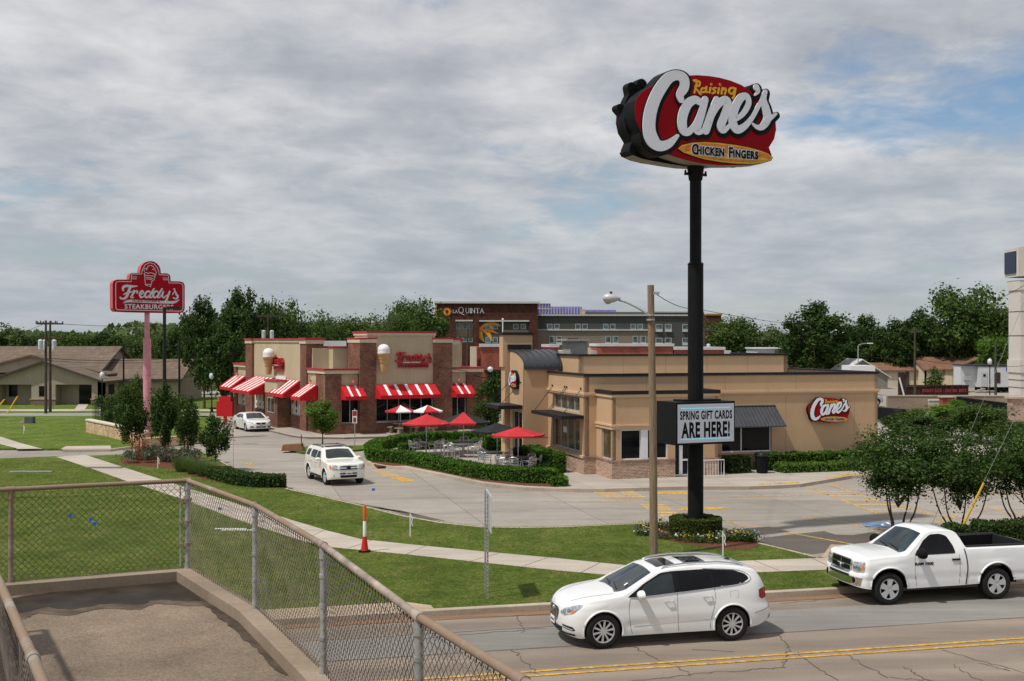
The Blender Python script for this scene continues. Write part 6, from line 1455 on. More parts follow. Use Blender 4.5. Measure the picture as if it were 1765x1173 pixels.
for l in ([(450, 360), (545, 358)], [(450, 392), (540, 392)], [(985, 378), (1075, 380)], [(990, 408), (1080, 410)]): line(mb, l, 10)
mb.build('border_lines', WHTS, fo, fix=True); mb = MB()
for l, s_ in (([(670, 270), (668, 225), (700, 215), (712, 245)], 4), ([(712, 240), (730, 185), (790, 168), (850, 220)], 4), ([(805, 230), (855, 245), (870, 300), (840, 325)], 4), ([(668, 300), (700, 288), (740, 300), (790, 290), (860, 325)], 4), ([(668, 300), (675, 345), (690, 500), (775, 525), (800, 430), (835, 410), (855, 330)], 1), ([(675, 330), (760, 340), (845, 350)], 4), ([(695, 365), (750, 370), (815, 390)], 4), ([(705, 395), (760, 400), (800, 412)], 4), ([(690, 490), (740, 485), (785, 500)], 3)): line(mb, l, 11, s_)
mb.build('cone_outline', WHTS, fo, fix=True); script(fo, 1, FCX, FCZ, -.312, WHTS, th=.015)
# ================================================================== HEDGES AND PLANTING
def hedge(name, label, line, w, h, z=.15, leaf=.085, dens=620, mat=None, group=None, taper=.04, cat='hedge', nz=.05):
    """clipped hedge along a polyline of world points, leaves spread through its shell"""
    mat = mat or LF_H; pts = []; nr = []; L = 0; g = rng; segs = []
    for p, q in zip(line, line[1:]): l = math.dist(p, q); segs.append((p, q, l)); L += l
    org = line[0]; n = int(dens*L*(w+2*h))
    for p, q, l in segs:
        m = int(n*l/L); d = ((q[0]-p[0])/l, (q[1]-p[1])/l); nx, ny = -d[1], d[0]
        u = g.uniform(-.0, 1, m)*l; per = g.uniform(0, w+2*h, m)
        for a, s in zip(u, per):
            wob = .04*math.sin(a*3.1+p[0])+.03*math.sin(a*7.3)
            if s < h: o, zz_, nn = -w/2-taper*(1-s/h)+wob*.5, s, (-nx, -ny, .2)
            elif s < h+w: o, zz_, nn = s-h-w/2, h+wob, (0, 0, 1)
            else: o, zz_, nn = w/2+taper*(1-(s-h-w)/h)+wob*.5, h-(s-h-w), (nx, ny, .2)
            k = g.uniform(.0, .10); o -= math.copysign(k, o) if abs(nn[2]) < .5 else 0; zz_ -= k if nn[2] == 1 else 0
            pts.append((p[0]+d[0]*a+nx*o-org[0]+g.normal(0, nz*.4), p[1]+d[1]*a+ny*o-org[1]+g.normal(0, nz*.4), zz_)); nr.append(nn)
    for (p, q) in ((line[1], line[0]), (line[-2], line[-1])):
        l = math.dist(p, q); d = ((q[0]-p[0])/l, (q[1]-p[1])/l)
        for _ in range(int(dens*w*h*1.3)):
            o_, zz_ = g.uniform(-w/2, w/2), g.uniform(0, h); e_ = g.uniform(0, .14)-(abs(o_)/(w/2))**4*.1
            pts.append((q[0]+d[0]*e_-d[1]*o_-org[0], q[1]+d[1]*e_+d[0]*o_-org[1], zz_)); nr.append((d[0], d[1], .2))
    t = thing(name, label, cat, (org[0], org[1], z), 0, group)
    o = bpy.data.objects.new('foliage', leaf_mesh('foliage', pts, nr, leaf, mat, .8, .7)); C.objects.link(o); o.parent = t
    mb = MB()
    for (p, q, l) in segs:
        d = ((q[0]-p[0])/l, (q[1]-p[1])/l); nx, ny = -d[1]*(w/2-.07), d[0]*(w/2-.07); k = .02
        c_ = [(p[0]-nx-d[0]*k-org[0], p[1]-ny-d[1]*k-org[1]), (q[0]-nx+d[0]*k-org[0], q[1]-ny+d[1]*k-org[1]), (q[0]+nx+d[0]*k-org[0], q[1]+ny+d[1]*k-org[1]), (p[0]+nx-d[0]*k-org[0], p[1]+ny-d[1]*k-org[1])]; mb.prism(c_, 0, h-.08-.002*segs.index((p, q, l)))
    mb.build('shade_core', DARKC, t); return t  # solid block, its dark colour stands in for the hedge's inner shade
def smooth(l, z, seg=4): return [tuple(P(x, y, z)[:2]) for x, y in catmull(l, seg)]
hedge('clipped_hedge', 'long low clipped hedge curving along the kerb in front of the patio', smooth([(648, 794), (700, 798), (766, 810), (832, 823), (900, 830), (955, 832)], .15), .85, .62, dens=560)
hedge('clipped_hedge', 'clipped hedge bending round the far side of the patio tables', smooth([(648, 794), (643, 783), (660, 773), (700, 765.5), (760, 761.5), (842, 758)], .15), .9, .62, dens=380, leaf=.1)
for l, lab in (([(690, 776), (760, 772), (838, 765)], 'low lighter shrubs along the inside of the far patio hedge'), ([(966, 838), (955, 830)], 'small shrub at the near end of the long clipped hedge')): hedge('shrub_row', lab, smooth(l, .15), .7, .4, dens=300, leaf=.11)
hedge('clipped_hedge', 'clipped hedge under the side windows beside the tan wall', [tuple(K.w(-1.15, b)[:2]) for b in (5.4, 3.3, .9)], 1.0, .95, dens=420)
hedge('shrub_row', 'darker loose shrubs in front of the hedge by the tan side wall', [tuple(K.w(-1.95, b)[:2]) for b in (4.6, 2.6, .6)], .7, .55, dens=400, mat=LF_D)
hedge('shrub_row', 'rounded green bush between the patio hedge and the restaurant door', [tuple(P(x, y, .15)[:2]) for x, y in ((846, 772), (862, 776))], 1.2, .8, dens=260, leaf=.11)
fr_ = lambda a, b: tuple(K.w(a, b)[:2])
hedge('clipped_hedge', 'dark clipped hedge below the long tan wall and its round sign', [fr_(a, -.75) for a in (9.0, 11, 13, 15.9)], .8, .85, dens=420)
hedge('shrub_row', 'fresh green border of low shrubs in front of the wall hedge', [fr_(a, -1.75) for a in (9.6, 11.5, 13.5, 15.9)], 1.1, .42, dens=420, mat=LF_B, leaf=.1)
hedge('clipped_hedge', 'dark shrub beside the trash bin near the entrance', [fr_(a, -1.2) for a in (7.0, 8.0)], 1.1, .8, dens=420, mat=LF_D)
hedge('clipped_hedge', 'dark clipped hedge behind the bed of the white pickup', [tuple(P(x, y, .15)[:2]) for x, y in ((1688, 938), (1790, 934))], .95, .72, dens=700, mat=LF_D, leaf=.07)
hedge('clipped_hedge', 'short dark hedge behind the cab of the white pickup', [tuple(P(x, y, .15)[:2]) for x, y in ((1634, 938), (1660, 938))], .8, .62, dens=700, mat=LF_D, leaf=.07)
hedge('low_hedge', 'low dark hedge in red mulch between the lawn and the parking lot', smooth([(372, 822), (410, 833), (450, 838), (488, 838)], .15), .9, .5, dens=560, mat=LF_D, nz=.15)
# round hedge at the foot of the tall sign
t = thing('ring_hedge', 'round clipped ring hedge at the foot of the tall black sign pole', 'hedge', (SG.x, SG.y, .15)); n = 9000; an = rng.uniform(0, 2*PI, n); k = rng.uniform(0, 1, n)
Ro, Ri, hh = .88, .45, .58; pts, nr = [], []
for a, q in zip(an, k):
    j = rng.uniform(0, .05)
    if q < .5: r_, z_, nn = Ro-j, q*2*hh, (math.cos(a), math.sin(a), .1)
    elif q < .82: r_, z_, nn = Ri+(Ro-Ri)*rng.uniform(), hh-j+.01*math.sin(9*a), (0, 0, 1)
    else: r_, z_, nn = Ri+j, hh*rng.uniform(.3, 1), (-math.cos(a), -math.sin(a), .1)
    pts.append((r_*math.cos(a), r_*math.sin(a), z_)); nr.append(nn)
o = bpy.data.objects.new('foliage', leaf_mesh('foliage', pts, nr, .055, leafmat('boxwood_leaves', [(.02, .04, .006), (.05, .075, .012), (.09, .115, .022)]), .8, .7)); C.objects.link(o); o.parent = t
MB().lathe([(Ri+.05, 0), (Ri+.06, hh-.06), (Ro-.07, hh-.06), (Ro-.06, 0)], None, 32).build('shade_core', DARKC, t)  # solid ring coloured dark for the shade behind the leaves
# flower bed: one clump = one plant
FL = {'yellow': plain('yellow_petals', (.5, .34, .04), .8), 'white': plain('white_petals', (.5, .5, .46), .8), 'violet': plain('violet_petals', (.08, .03, .14), .7)}
protos = {}
for c_, m_ in FL.items():
    t = thing('flowering_plant', 'clump of %s pansies in the mulch round the ring hedge' % c_, 'flower', (0, 0, 0), 0, 'pansies round the ring hedge')
    n = 90; p = rng.normal(0, .1, (n, 3)); p[:, 2] = np.abs(p[:, 2])+.02; o = bpy.data.objects.new('leaves', leaf_mesh('leaves', p, p+[0, 0, .2], .06, LF_O)); C.objects.link(o); o.parent = t
    n = 11; p = rng.normal(0, .1, (n, 3)); p[:, 2] = .19+.03*rng.normal(0, 1, n); o = bpy.data.objects.new('petals', leaf_mesh('petals', p, [[0, -.6, .8]]*n, .055, m_, .4, 1.)); C.objects.link(o); o.parent = t; protos[c_] = t
g = random.Random(4); cnt = {'yellow': 0, 'white': 0, 'violet': 0}; used = {}
spots = [(1104+i*6.2, 912+3*math.sin(i)+(i > 8)*(i-8)*1.2, 'a') for i in range(9)]+[(1130+i*9, 925+i*1.15, 'b') for i in range(9)]+[(1205+i*6.5, 934-(i > 4)*(i-4)*.6, 'c') for i in range(16)]+[(1262+i*4.2, 924+i*.9, 'd') for i in range(10)]+[(1100+i*4, 920+i*.3, 'e') for i in range(5)]+[(1245+5*i, 928+.6*i, 'f') for i in range(11)]
for i, (x, y, _) in enumerate(spots):
    c_ = g.choice(['yellow', 'yellow', 'white', 'white', 'violet']); q = P(x, y+g.uniform(-1.5, 1.5), .17)
    o = place(protos[c_], used, q, g.uniform(0, 6), g.uniform(.8, 1.25)) if used.get(c_) else protos[c_]
    if not used.get(c_): used[c_] = 1; used[protos[c_].name] = 1; o.location = q
# grasses and grey shrubs on the left bed
def tuft(name, label, loc, rad, h, n, mat, leaf, cat='shrub', grass=False):
    t = thing(name, label, cat, loc, 0)
    if grass:
        a = rng.uniform(0, 2*PI, n); r0 = rad*.4*rng.uniform(0, 1, n)**.5; hh = h*rng.uniform(.5, 1, n); ln = rad*.7*rng.uniform(.1, 1, n); v = np.zeros((n, 4, 3)); w_ = .011
        for i_, (k, s) in enumerate(((0, -1), (0, 1), (1, .2), (1, -.2))):
            v[:, i_, 0] = (r0+ln*k)*np.cos(a)-s*w_*np.sin(a); v[:, i_, 1] = (r0+ln*k)*np.sin(a)+s*w_*np.cos(a); v[:, i_, 2] = hh*k
        me = bpy.data.meshes.new('blades'); me.from_pydata(v.reshape(-1, 3).tolist(), [], [(4*i, 4*i+1, 4*i+2, 4*i+3) for i in range(n)]); me.materials.append(mat)
        o = bpy.data.objects.new('blades', me)
    else:
        p, nr, _ = crown_pts(n, rad, rad, h/2, h/2, 12, .45, int(loc[0]*10) % 99); o = bpy.data.objects.new('foliage', leaf_mesh('foliage', p, nr, leaf, mat))
    C.objects.link(o); o.parent = t; return t
bd = [(238, 797, .9, 'leftmost'), (262, 792, 1.0, 'second'), (285, 796, .9, 'third'), (308, 794, .9, 'fourth'), (330, 798, .8, 'fifth')]
for i, (x, y, s, w_) in enumerate(bd): tuft('grey_shrub', '%s grey green shrub in the red mulch bed from the left' % w_, P(x, y, .15), s*.9, .85, 1300, LF_G, .09)
tuft('red_yucca', 'spiky plant with coral red flower stalks under the left tree', P(240, 793, .15), .8, 1.5, 160, plain('coral_stalks', (.5, .09, .06), .7), .1, 'plant', True)
for i, (x, y) in enumerate(((316, 812), (336, 816), (354, 820))): tuft('ornamental_grass', ['left feathery grass clump beside the lawn', 'middle feathery grass clump beside the lawn', 'feathery grass clump next to the low dark hedge'][i], P(x, y, .15), .75, .75, 1200, GRB, .1, 'grass clump', True)

# ================================================================== PATIO FURNITURE
AL = ALU
def chair_proto():
    t = thing('patio_chair', 'aluminium patio chair', 'chair', (0, 0, 0), 0, 'aluminium chairs round the patio tables')
    for sx in (-1, 1):
        for yy in (-1, 1): MB().tube([(sx*.26, yy*.24-.0, 0), (sx*.23, yy*.2, .43)] if yy < 0 else [(sx*.26, .27, 0), (sx*.23, .2, .43), (sx*.235, .27, .82)], .017, None, 6).build('leg', AL, t, 40)
        MB().tube(catmull([(sx*.24, -.2, .43), (sx*.28, -.22, .64), (sx*.28, .05, .67), (sx*.235, .25, .66)], 4), .017, None, 6).build('armrest', AL, t, 40)
    mb = MB()
    for i in range(6): mb.box(-.22, .22, -.22+i*.075, -.165+i*.075, .425, .44)
    mb.build('seat', AL, t); mb = MB()
    for i in range(4): mb.tube([(-.23, .25+.01*i, .52+i*.085), (0, .29+.01*i, .52+i*.085), (.23, .25+.01*i, .52+i*.085)], .022, None, 5)
    mb.tube(catmull([(-.235, .27, .8), (-.1, .31, .86), (.1, .31, .86), (.235, .27, .8)], 4), .018, None, 6); mb.build('backrest', AL, t, 40); return t
CH = chair_proto()
def table_proto():
    t = thing('patio_table', 'round table', 'table', (0, 0, 0), 0, 'round metal tables on the patio')
    mb = MB(); mb.lathe([(.001, .735), (.58, .735), (.6, .72), (.6, .7), (.57, .69), (.001, .69)], None, 28); mb.build('table_top', plain('mesh_table_top', (.14, .145, .15), .5, .5, var=.2), t, 40)
    mb = MB(); mb.cyl(0, 0, .03, .7, .035, None, None, 10); mb.build('post', GALV, t)
    for k in range(4): MB().tube([(0, 0, .12), (.3*math.cos(k*PI/2+.4), .3*math.sin(k*PI/2+.4), .02)], .02, None, 6).build('foot', GALV, t)
    return t
TB = table_proto()
def umbrella(x, y, r, zt, zb, cols, label, n=6, ph=0, name='parasol', z0=.15):
    t = thing(name, label, 'parasol', (x, y, z0)); MB().cyl(0, 0, 0, zt-z0-.02, .024, None, None, 10).build('pole', ALU, t, 40)
    MB().lathe([(.001, .1), (.2, .08), (.24, 0)], None, 16).build('base', GALV, t); zt -= z0; zb -= z0
    for k in range(n):
        mb = MB(); a0_, a1_ = ph+2*PI*k/n, ph+2*PI*(k+1)/n; m = 5; rows = []
        for i in range(m+1):
            u = i/m; row = []
            for j in range(5):
                a = a0_+(a1_-a0_)*j/4; rr = r*u*(1-.06*math.sin(PI*j/4)*u); z = zt-(zt-zb)*(u**.92)-.05*math.sin(PI*j/4)*math.sin(PI*u)
                row.append((rr*math.cos(a), rr*math.sin(a), z))
            rows.append(row)
        v = [p for r_ in rows for p in r_]; mb.add(v, [(i*5+j, i*5+j+1, (i+1)*5+j+1, (i+1)*5+j) for i in range(m) for j in range(4)])
        e = rows[-1]; mb.add(e+[(x_, y_, z_-.09) for x_, y_, z_ in e], [(j, j+1, 5+j+1, 5+j) for j in range(4)])
        mb.build('canopy_panel', cols[k % len(cols)], t, 50); MB().tube([(0, 0, zt-.25), (r*.97*math.cos(a0_), r*.97*math.sin(a0_), zb+.02)], .01, None, 4).build('rib', ALU, t)
    return t
def tp(px, py): q = P(px, py, .87); return q.x, q.y
TS = [(735, 761.5, .9, 'under the plain red parasol behind the long hedge'), (800, 758, .9, 'farthest back on the patio under the red and black parasol'), (797, 765, 1.0, 'just in front of the farthest patio table'), (857, 780, 1.0, 'under the all black parasol'), (893, 789, 1.05, 'nearest the tan tower under the near red parasol')]
BLKU = plain('black_umbrella_fabric', (.02, .02, .022), .8)
used = {}
tl = ['left', 'back', 'middle', 'front centre', 'right']
chs = [(0, (.35, 2.2, 3.6, 5.5)), (1, (.2, 1.6)), (2, (.4, 2.6, 3.3, 4.1, 5.6)), (3, (.8, 2.5, 3.8, 5.2)), (4, (.1, .9, 2.7, 3.5, 4.5, 5.4))]
nth = ['right-hand', 'rear', 'left-hand', 'near left', 'near', 'near right']
cx0 = {}
for i, (px, py, s, lab) in enumerate(TS):
    x_, y_ = tp(px, py); place(TB, used, (x_, y_, .15), i*.7, s, 'round grey metal table '+lab)
    for an in chs[i][1]:
        cx_, cy_ = x_+math.cos(an)*.82*s, y_+math.sin(an)*.82*s
        side = ('right of', 'behind', 'left of', 'in front of')[int(((an+PI/4) % (2*PI))//(PI/2))]; key = (i, side); cx0[key] = cx0.get(key, 0)+1
        place(CH, used, (cx_, cy_, .15), an-PI/2, 1, 'silver chair %s%s the %s patio table, %s' % (('', 'second ', 'third ')[cx0[key]-1], side, tl[i], ['red parasol', 'red and black parasol', 'red and black parasol', 'black parasol', 'near red parasol'][i]))
x_, y_ = tp(735, 761.5); umbrella(x_, y_, 1.42, 2.48, 1.95, [REDU], 'plain red parasol over the leftmost patio table', ph=.3)
x_, y_ = tp(799, 758.5); umbrella(x_, y_, 1.56, 2.52, 1.95, [REDU, BLKU], 'parasol with alternate red and black panels over the back of the patio', ph=-2.1+.0)
x_, y_ = tp(857, 780); umbrella(x_, y_, 1.35, 2.42, 2.02, [BLKU], 'all black parasol beside the entrance tower', ph=.2)
x_, y_ = tp(893, 789); umbrella(x_, y_, 1.32, 2.42, 2.03, [REDU], 'near red parasol in front of the tan entrance tower', ph=.1)
for i, (px, lab, ph) in enumerate(((690, 'white and red striped parasol on the left burger picnic table', .35), (737, 'red and white striped parasol on the right burger picnic table', 1.4))):
    q = P(px, 747, .15); umbrella(q.x, q.y, 1.1, 2.15, 1.75, [WHTA, REDU], lab, 6, ph)
CT = plain('aggregate_table', (.28, .22, .16), .9, var=.25, vs_=8)
t = thing('picnic_table', 'round brown concrete picnic table under the left striped parasol', 'picnic table', (0, 0, 0)); mb = MB(); mb.lathe([(.001, .76), (.52, .76), (.54, .73), (.52, .69), (.001, .69)], None, 20); mb.build('table_top', CT, t, 40)
MB().lathe([(.28, 0), (.2, .3), (.16, .69)], None, 12).build('pedestal', CT, t, 40)
for k in range(3):
    a = 2*PI*k/3+.5; pts = [(.62, a-.42), (.62, a+.42), (.95, a+.34), (.95, a-.34)]; MB().prism([(r_*math.cos(b_), r_*math.sin(b_)) for r_, b_ in pts], .4, .47).build('bench_seat', CT, t); c_ = (.78*math.cos(a), .78*math.sin(a)); MB().cyl(*c_, 0, .4, .15, .11, None, 8).build('bench_leg', CT, t)
q = P(690, 747, .15); t.location = q; c2 = copy_tree(t); c2.location = P(737, 747, .15); c2['label'] = 'round brown concrete picnic table under the right striped parasol'; c2.rotation_euler.z = .6
# bike rack, trash bins
def bar_fence():
    r_ = thing('bike_rack', 'white tubular bike rack in front of the entrance door behind the sign pole', 'rack', K.w(K.a(1185, -3.2), -3.2, .15), K.g); w_ = K.a(1248, -3.2)-K.a(1185, -3.2)
    MB().tube([(0, 0, 0), (0, 0, .86), (w_, 0, .86), (w_, 0, 0)], .025, None, 8).build('frame', WFR, r_, 40); mb = MB(); mb.tube([(0, 0, .12), (w_, 0, .12)], .018, None, 6)
    n = 13
    for i in range(1, n): mb.tube([(w_*i/n, 0, .12), (w_*i/n, 0, .86)], .010, None, 5)
    mb.build('bars', WFR, r_)
bar_fence()
def bin_(loc, lab, rz=0):
    r_ = thing('trash_bin', lab, 'bin', loc, rz); MB().prism([(.28*math.cos(PI*k/4+PI/8), .28*math.sin(PI*k/4+PI/8)) for k in range(8)], .04, .82).build('bin_body', BLKM, r_)
    MB().lathe([(.3, .82), (.3, .88), (.2, 1.0), (.001, 1.02)], None, 16).build('lid', BLK, r_, 40); MB().cyl(0, 0, 0, .05, .24).build('base', BLK, r_)
bin_(K.w(8.55, -1.9, .15), 'black trash bin against the dark shrub beneath the charcoal awning'); q = K.w(-2.1, K.b(893, -2.1), .15); bin_(q, 'black trash bin by the glass door behind the near red parasol')

# ================================================================== POLES, LAMPS, SIGNS
def wooden_pole(name, label, base, top, r0, r1, cat='utility pole'):
    t = thing(name, label, cat, base); d = Vector(top)-Vector(base); MB().tube([(0, 0, -.2), tuple(d*.5+Vector((.02, 0, 0))), tuple(d)], [r0, (r0+r1)/2, r1], None, 14).build('pole', WOOD, t, 50); return t
base = P(1127, 958, .15); top = PD(1121.5, 491, 35.1)
t = wooden_pole('wooden_lamp_pole', 'weathered wooden pole with a cobra head street lamp standing by the sidewalk', base, top, .128, .1, 'street lamp')
rel = lambda px, py, dy=0: tuple(PD(px, py, base.y+dy)-base)
MB().tube(catmull([rel(1119, 543), rel(1100, 531), rel(1080, 521), rel(1066, 517)], 5), .03, None, 8).build('lamp_arm', GALV, t, 40)
mb = MB(); hx, hy, hz = rel(1052, 513.5); mb.lathe([(.001, -.24), (.1, -.2), (.145, -.08), (.13, .1), (.07, .24), (.05, .3), (.001, .31)], None, 16, 'x', (hx, hy, hz)); lh = mb.build('lamp_head', plain('lamp_housing', (.5, .5, .5), .5, .3), t, 50)
mb = MB(); mb.lathe([(.12, 0), (.115, -.06), (.07, -.12), (.001, -.135)], None, 14, 'z', (hx-.07, hy, hz-.05)); mb.build('lens', plain('lamp_lens', (.42, .38, .3), .2), t, 50)
MB().cyl(hx+.02, hy, hz+.12, hz+.2, .04).build('photocell', DGREY, t)
for z_ in (543, 551): x_, y_, zz_ = rel(1121.5, z_); MB().cyl(x_, y_, zz_-.02, zz_+.03, .125).build('bracket', GALV, t)
def wire(label, pts, r=.012, name='overhead_wire', sag=0, mat=None, n=10):
    P_ = []
    for a, b in zip(pts, pts[1:]):
        for i in range(n): u = i/n; p = Vector(a).lerp(Vector(b), u); p.z -= sag*4*u*(1-u); P_.append(p)
    P_.append(Vector(pts[-1])); mb = MB(); mb.tube(P_, r, None, 5); return tag(mb.build(name, mat or BLKM, None, fix=False), label, 'wire')
wire('thin wire running right from the top of the wooden lamp pole', [PD(1126, 503, 35.1), PD(1200, 532, 48), PD(1420, 562, 105)], .012, sag=.15)
MB().box(-.1, .1, -.03, .03, -.04, .04).build('insulator', GALV, t).location = Vector(rel(1131, 505))
# guy wires with a yellow guard beside the pickup
ga = P(1646, 934, .15); gt_ = ga+Vector((3.6, 1.2, 7.6)); d = (PD(1743, 735, 36.5)-ga); top2 = ga+d*2.2
wire('steel guy wire rising from the yellow guard to the right', [ga+Vector((0, 0, .05)), top2], .007, 'guy_wire', mat=GALV)
gd = d.normalized(); t = thing('guy_guard', 'yellow plastic guard on the guy wire behind the white pickup cab', 'guy guard', ga); MB().tube([(0, 0, 0), tuple(gd*2.15)], .035, None, 10).build('guard_tube', plain('guard_yellow', (.75, .45, .02), .5), t, 50)
g2 = P(1606, 905, .15); wire('second steel guy wire leaning through the crepe myrtle crowns', [g2, g2+(PD(1697, 685, 40)-g2)*2.2], .007, 'guy_wire', mat=GALV)
# road sign seen from its edge: two perforated posts
t = thing('road_sign', 'grey road sign seen almost edge on with perforated steel posts on the lawn', 'sign', P(838, 1027, .15)); q0 = P(836.5, 1021, .15)-t.location; q1 = P(840.5, 1031, .15)-t.location
zt_ = H+(CY-842)*30.2/F-.15
for q in (q0, q1):
    mb = MB(); mb.box(q.x-.022, q.x+.022, q.y-.022, q.y+.022, -.05, zt_)
    o = mb.build('post', GALV, t); mb = MB()
    for i in range(int(zt_/.1)): mb.box(q.x-.009, q.x+.009, q.y-.0235, q.y-.02, .05+i*.1, .07+i*.1)
    mb.build('holes', BLKM, o)
dq = (q1-q0).normalized(); nq = Vector((-dq.y, dq.x, 0)); c_ = (q0+q1)/2+Vector((.05, 0, 0)); mb = MB(); hw = .78; dz_ = Vector((.10, -1, 0)).normalized()
pa_, pb2 = c_-dz_*hw, c_+dz_*hw; mb.add([(pa_.x, pa_.y, zt_-.95), (pb2.x, pb2.y, zt_-.95), (pb2.x, pb2.y, zt_-.02), (pa_.x, pa_.y, zt_-.02), (pa_.x+.02, pa_.y, zt_-.95), (pb2.x+.02, pb2.y, zt_-.95), (pb2.x+.02, pb2.y, zt_-.02), (pa_.x+.02, pa_.y, zt_-.02)], [(0, 1, 2, 3), (7, 6, 5, 4), (0, 4, 5, 1), (1, 5, 6, 2), (2, 6, 7, 3), (3, 7, 4, 0)])
mb.build('sign_plate', plain('sign_back_metal', (.62, .64, .66), .4, .3), t)
# red and white delineator
CR_ = plain('cone_red', (.55, .035, .02), .6); OR_ = plain('cone_orange', (.75, .1, .025), .6); q = P(628.5, 950, .16)
t = thing('delineator_post', 'tall orange and white warning post on a red cone beside the sidewalk', 'warning post', q); mb = MB(); mb.box(-.16, .16, -.16, .16, 0, .035, BLKM); mb.build('base', None, t); MB().lathe([(.12, .03), (.062, .46)], None, 20).build('cone', CR_, t, 40)
for z0_, z1_, m_, nm in ((.46, .93, WHTA, 'white_sleeve'), (.93, 1.40, OR_, 'orange_sleeve')): MB().lathe([(.05, z0_), (.052, z1_), (.045, z1_+.02), (.001, z1_+.025)], None, 14).build(nm, m_, t, 40)
for (px, py, h_, lab) in ((707, 924, .75, 'white survey stake with a loose ribbon near the kerb of the lot'), (1246, 958, .72, 'wooden survey stake with ribbon behind the crossover roof'), (272, 808, .6, 'small white survey stake in front of the grey shrubs'), (41, 748, .6, 'thin white stake in the bright lawn on the far left')):
    t = thing('survey_stake', lab, 'stake', P(px, py, .15)); MB().prism([(-.02, 0), (.02, 0), (.02, h_), (0, h_+.04), (-.02, h_)], -.01, .01, None, 'y').build('stake', WFR, t); MB().ribbon([(.01, h_*.95, .03), (.07, h_*.8, .03), (.05, h_*.6, .03), (.09, h_*.45, .02)], -.015, -.012, None, 'y', 4).build('ribbon', WHTA, t)
FLB = plain('flag_blue', (.02, .13, .6), .6)
for i, (px, py, lab) in enumerate(((118, 905, 'blue marker flag on the lawn, leftmost seen through the fence'), (153, 912, 'upper one of two blue marker flags close together in the lawn'), (160, 920, 'lower one of two blue marker flags close together in the lawn'), (376, 893, 'blue marker flag beyond the fence beside the sidewalk'), (641, 858, 'blue marker flag on a thin wire at the lot edge'))):
    t = thing('marker_flag', lab, 'flag', P(px, py, .15)); MB().tube([(0, 0, 0), (0, 0, .4)], .004, None, 5).build('wire_stem', GALV, t); MB().box(0, .13, -.003, .003, .3, .4).build('flag', FLB, t)
def parking_sign(px, py, h_, lab, name='small_sign'):
    t = thing(name, lab, 'sign', P(px, py, .15)); MB().box(-.025, .025, -.02, .02, 0, h_).build('post', GALV, t); MB().box(-.15, .15, -.035, -.022, h_-.9, h_-.1).build('sign_plate', WHTA, t); mb = MB(); mb.box(-.13, .13, -.039, -.036, h_-.45, h_-.14, REDC); mb.box(-.09, .09, -.039, -.036, h_-.84, h_-.55, REDC); mb.build('sign_print', None, t)
parking_sign(611.5, 768, 2.3, 'narrow red and white notice on a post before the brick wall')
def shoebox(px, base_y, top_y, Y, lab, side=1, r=.07, arm=.6):
    b = PD(px, base_y, Y); b.z = .0; z1_ = H+(CY-top_y)*Y/F; t = thing('light_pole', lab, 'light pole', b); MB().cyl(0, 0, 0, z1_, r, r*.8).build('pole', BLK, t, 40)
    MB().box(min(0, side*arm)-.02, max(0, side*arm)+.02, -.03, .03, z1_-.12, z1_-.06).build('arm', BLK, t); MB().box(min(side*arm*.35, side*arm*1.7), max(side*arm*.35, side*arm*1.7), -.2, .2, z1_-.1, z1_+.04).build('lamp_box', BLK, t); return t
shoebox(283.5, 0, 529, 72, 'tall black parking light pole in front of the red burger pole sign', 1, .12, .6); shoebox(309, 0, 584, 96, 'thinner dark light pole right of the burger pole sign', 1, .1, .6); shoebox(213, 0, 596, 100, 'dark light pole in front of the long brown roof', 1, .09, .6); shoebox(1001.5, 0, 583, 118, 'black shoebox lamp rising behind the tan restaurant roof', -1, .12, .8)
shoebox(1188, 0, 566, 130, 'small dark lamp beyond the hotel end', 1, .1, .5)
def acorn(px, py, Y, top, lab):
    b = PD(px, py, Y); b.z = .1; h_ = H+(CY-top)*Y/F-.1; t = thing('acorn_lamp', lab, 'street lamp', b); MB().lathe([(.16, 0), (.12, .3), (.06, .6), (.05, h_-.7), (.12, h_-.65)], None, 12).build('post', BLK, t, 40)
    MB().lathe([(.12, h_-.65), (.24, h_-.45), (.2, h_-.15), (.05, h_-.05), (.001, h_)], None, 14).build('globe', plain('lamp_globe', (.6, .62, .64), .2) if 'lamp_globe' not in MATS else MATS['lamp_globe'], t, 50)
acorn(176, 700, 108, 640, 'black street lamp with a pale globe before the beige building corner'); acorn(365, 705, 106, 641, 'black street lamp with a pale globe left of the red menu board')
acorn(1706, 0, 120, 617, 'pale globe lamp above the white trailer')
def cobra(px, Y, top, lab, side=1):
    b = PD(px, 600, Y); b.z = 0; h_ = H+(CY-top)*Y/F; t = thing('street_lamp', lab, 'street lamp', b); MB().cyl(0, 0, 0, h_-.3, .09, .06).build('post', GALV, t); MB().tube(catmull([(0, 0, h_-.4), (side*.3, 0, h_-.1), (side*1.4, 0, h_)], 4), .04, None, 6).build('arm', GALV, t); MB().box(min(side*1.2, side*1.9), max(side*1.2, side*1.9), -.15, .15, h_-.05, h_+.08).build('lamp_head', WFR, t)
cobra(1479, 150, 591.5, 'grey street lamp with an arm in front of the dark right trees')
